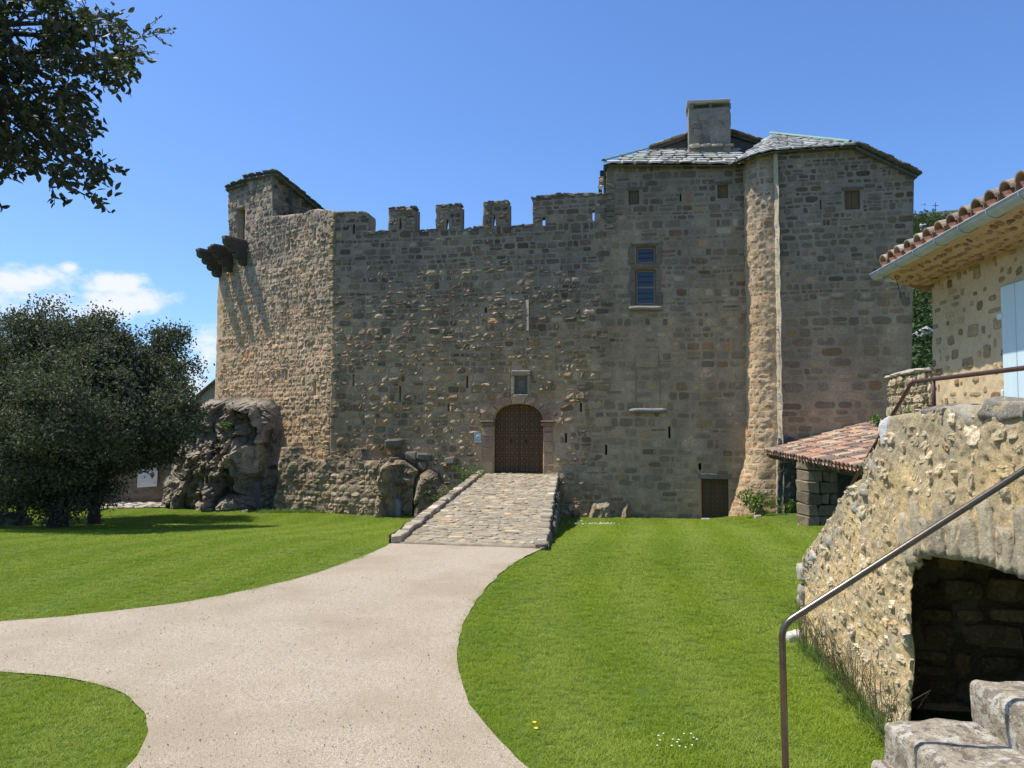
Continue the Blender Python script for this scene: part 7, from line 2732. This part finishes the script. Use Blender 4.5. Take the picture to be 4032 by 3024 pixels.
n1 = ng.nodes.new('GeometryNodeInputNamedAttribute'); n1.data_type = 'FLOAT'; n1.inputs['Name'].default_value = 'size'
n2 = ng.nodes.new('GeometryNodeInputNamedAttribute'); n2.data_type = 'FLOAT'; n2.inputs['Name'].default_value = 'turn'
cx_ = ng.nodes.new('ShaderNodeCombineXYZ')
L_ = ng.links.new
fl = lambda nd: [s for s in nd.outputs if s.enabled and s.name == 'Attribute'][0]
L_(gi.outputs[0], ip.inputs['Points'])
L_(ci.outputs[0], ip.inputs['Instance'])
L_([s for s in rv.outputs if s.enabled][0], ip.inputs['Instance Index'])
L_(fl(n2), cx_.inputs[2])
L_(cx_.outputs[0], ip.inputs['Rotation'])
L_(fl(n1), ip.inputs['Scale'])
L_(ip.outputs[0], go.inputs[0])
md = grass.modifiers.new('turf', 'NODES')
md.node_group = ng

# long grass against the stair wall
lg = MB()
for k in range(44):
    u = -2.95 + 3.35 * pr2.random() ** .8
    p = WA.w(u, 0, .06 + .10 * pr2.random())
    V, Q, T, c = blades(34, pr2.uniform(.14, .26), .0028, .07, pr2, 1.0, 4, .9)
    lg.add(V + [p[0], p[1], -.01], Q, T, c)
lg.build('long_grass', M['weed'], None, kind='stuff')
sk_ = MB()
for k in range(130):
    u = -2.6 + 3.1 * pr2.random()
    p = WA.w(u, 0, .05 + .14 * pr2.random())
    h = pr2.uniform(.35, .62)
    ln = np.array([pr2.normal(-.05, .09), pr2.normal(-.02, .1), 0])
    P = [p, p + ln * .3 + [0, 0, h * .45], p + ln * .8 + [0, 0, h * .8], p + ln * 1.5 + [0, 0, h]]
    V, Q, T = tube(P, [.0030, .0028, .0024, .0016], 4, False)
    sk_.add(V, Q, T, (pr2.random(),) * 3)
    for j in range(9):
        t = .68 + .32 * j / 9
        q = p + ln * (1.5 * t) + [0, 0, h * t]
        d = unit(np.array([pr2.normal(), pr2.normal(), 1.2]))
        V, Q, T = tube([q, q + d * .014], [.0036, .0010], 3, False)
        sk_.add(V, Q, T, (pr2.random(),) * 3)
sk_.build('seeding_grass', M['dry'], None, kind='stuff')
# weeds along the castle's foot
wd = MB()
for k in range(260):
    x = pr2.choice([pr2.uniform(1010, 1560), pr2.uniform(1010, 1300), pr2.uniform(2260, 2760)])
    p = on_level(x, 2014 if x < 1800 else 2030, -.86)
    fo = (p[:2] - FA.o) @ FA.n
    V, Q, T, c = blades(16, pr2.uniform(.08, .22), .006, .12, pr2, .8, 3, .7)
    wd.add(V + [p[0], p[1] + pr2.uniform(-.2, .3), gz(p[0], p[1]) - .02], Q, T, c)
wd.build('wall_foot_grass', M['weed'], None, kind='stuff')


def weed(name, label, base, n, rad, h, size, seed, mat='weed', cat='plant', stems=6):
    r = np.random.default_rng(seed)
    root = thing(name, label, cat, base)
    base = np.asarray(base, float)
    tips = base + np.stack([r.normal(0, rad, stems), r.normal(0, rad * .6, stems), r.uniform(.6, 1.0, stems) * h], -1)
    limb_tree(base, tips, .008, r, 2).build('stems', M['weed'], root)
    k = r.integers(0, stems, n)
    f = r.uniform(.25, 1.05, n)[:, None]
    pts = base + (tips[k] - base) * f + r.normal(0, rad * .25, (n, 3))
    V, F, c = leaves(pts, 5, size * .6, size, r, .6)
    obj_np('foliage', V, F, M[mat], root, c)
    return root


weed('wild_fig', 'spiky dark green weed growing at the flared foot of the round turret', FA.w(FA.px(2985, 2015, 1.4)[0], gz(9.0, 28) + .02, 1.35), 90, .28, .85, .13, 3)
weed('bramble', 'leafy green bramble leaning on the left kerb near the top of the ramp', RF.w(-.1, 11.6, -.35), 150, .35, .75, .07, 4)
weed('bramble', 'pale trailing bramble low between the rounded boulder and the ramp', RF.w(-.3, 8.6, -.7), 170, .45, .7, .06, 5)
weed('nettle_clump', 'small green clump at the foot of the bright corner of the keep', RA.w(tR[0, 0] + .15, -.5, .25), 60, .16, .42, .09, 6)
weed('wallflower', 'yellow-tipped wallflower rooted high on the dark side of the big rock', RKF.w(*RKF.px(1020, 1735, .55), .55), 90, .14, .75, .07, 7)
weed('fern_tuft', 'green fern tuft in the cleft near the top of the big rock', RKF.w(*RKF.px(910, 1690, 1.5), 1.7), 60, .16, .3, .08, 8)
weed('wall_plant', 'green plant rooted in the terrace wall beneath the rail bend', HA.w(-.45, 2.62, .05), 40, .07, .2, .05, 9)
weed('wall_plant', 'green plant at the far left end of the terrace wall', HA.w(-1.75, 2.55, .05), 40, .08, .25, .05, 10)
# dead roots hanging on the rock's dark side
rt = MB()
for k in range(16):
    p = RKF.w(*RKF.px(pr2.uniform(1010, 1070), pr2.uniform(1760, 1840), .5), .62)
    q = p + np.array([pr2.normal(0, .3), pr2.uniform(-.2, .1), -pr2.uniform(.2, .7)])
    V, Q, T = tube([p, (p + q) / 2 + pr2.normal(0, .12, 3), q], [.014, .010, .004], 4, False)
    rt.add(V, Q, T)
props(rt.build('dead_roots', M['twig']), 'tangle of bleached dead roots on the dark side of the big rock', 'roots')


def flower(name, label, p, petals, r0, mat, h, group=None):
    root = thing(name, label, 'flower', p, group)
    V, Q, T = tube([np.array(p), np.array(p) + [0, 0, h]], .0015, 4)
    MB().add(V, Q, T).build('stalk', M['weed'], root)
    c = np.array(p) + [0, 0, h]
    mb = MB()
    for k in range(petals):
        a = 2 * pi * k / petals
        d, s = np.array([cos(a), sin(a), .25]), np.array([-sin(a), cos(a), 0])
        mb.add([c, c + d * r0 * .6 + s * r0 * .22, c + d * r0, c + d * r0 * .6 - s * r0 * .22], [[0, 1, 2, 3]])
    mb.build('petals', M[mat], root)
    return root


for k, (x, y) in enumerate(((2104, 2868), (2110, 2892))):
    p = on_level(x, y)
    flower('dandelion', 'yellow dandelion on the lawn edge by the path, ' + ('the farther of two' if k == 0 else 'the nearer of two'), p + [0, 0, .01], 14, .022, 'yellow', .04)
ds = MB()
for (x0, x1, y0, y1, n, lv) in ((2580, 2745, 2900, 2960, 15, 0.0), (2215, 2440, 2046, 2064, 90, -.62), (2230, 2300, 2035, 2050, 14, -.66)):
    for k in range(n):
        p = on_level(pr2.uniform(x0, x1), pr2.uniform(y0, y1), lv)
        c = np.array([p[0], p[1], gz(p[0], p[1]) + (.035 if lv == 0 else .075)])
        r0 = .008 if lv == 0 else .02
        a = np.linspace(0, 2 * pi, 9)[:-1]
        V = np.concatenate([[c + [0, 0, .002]], c + r0 * np.stack([np.cos(a), np.sin(a), .2 + 0 * a], -1)])
        ds.add(V, None, [[0, i + 1, (i + 1) % 8 + 1] for i in range(8)])
ds.build('daisies', M['petal'], None, kind='stuff')
V, Q = soft_block(.11, .10, .07, 8, .05, .02, 3, 9)
p = on_level(3128, 2520)
props(obj_np('loose_stone', V + p + [0, 0, .03], Q, M['near_stone'], None, np.tile((.62, .58, .50), (len(V), 1)), True), 'whitish stone in the grass at the far foot of the stair wall', 'stone')
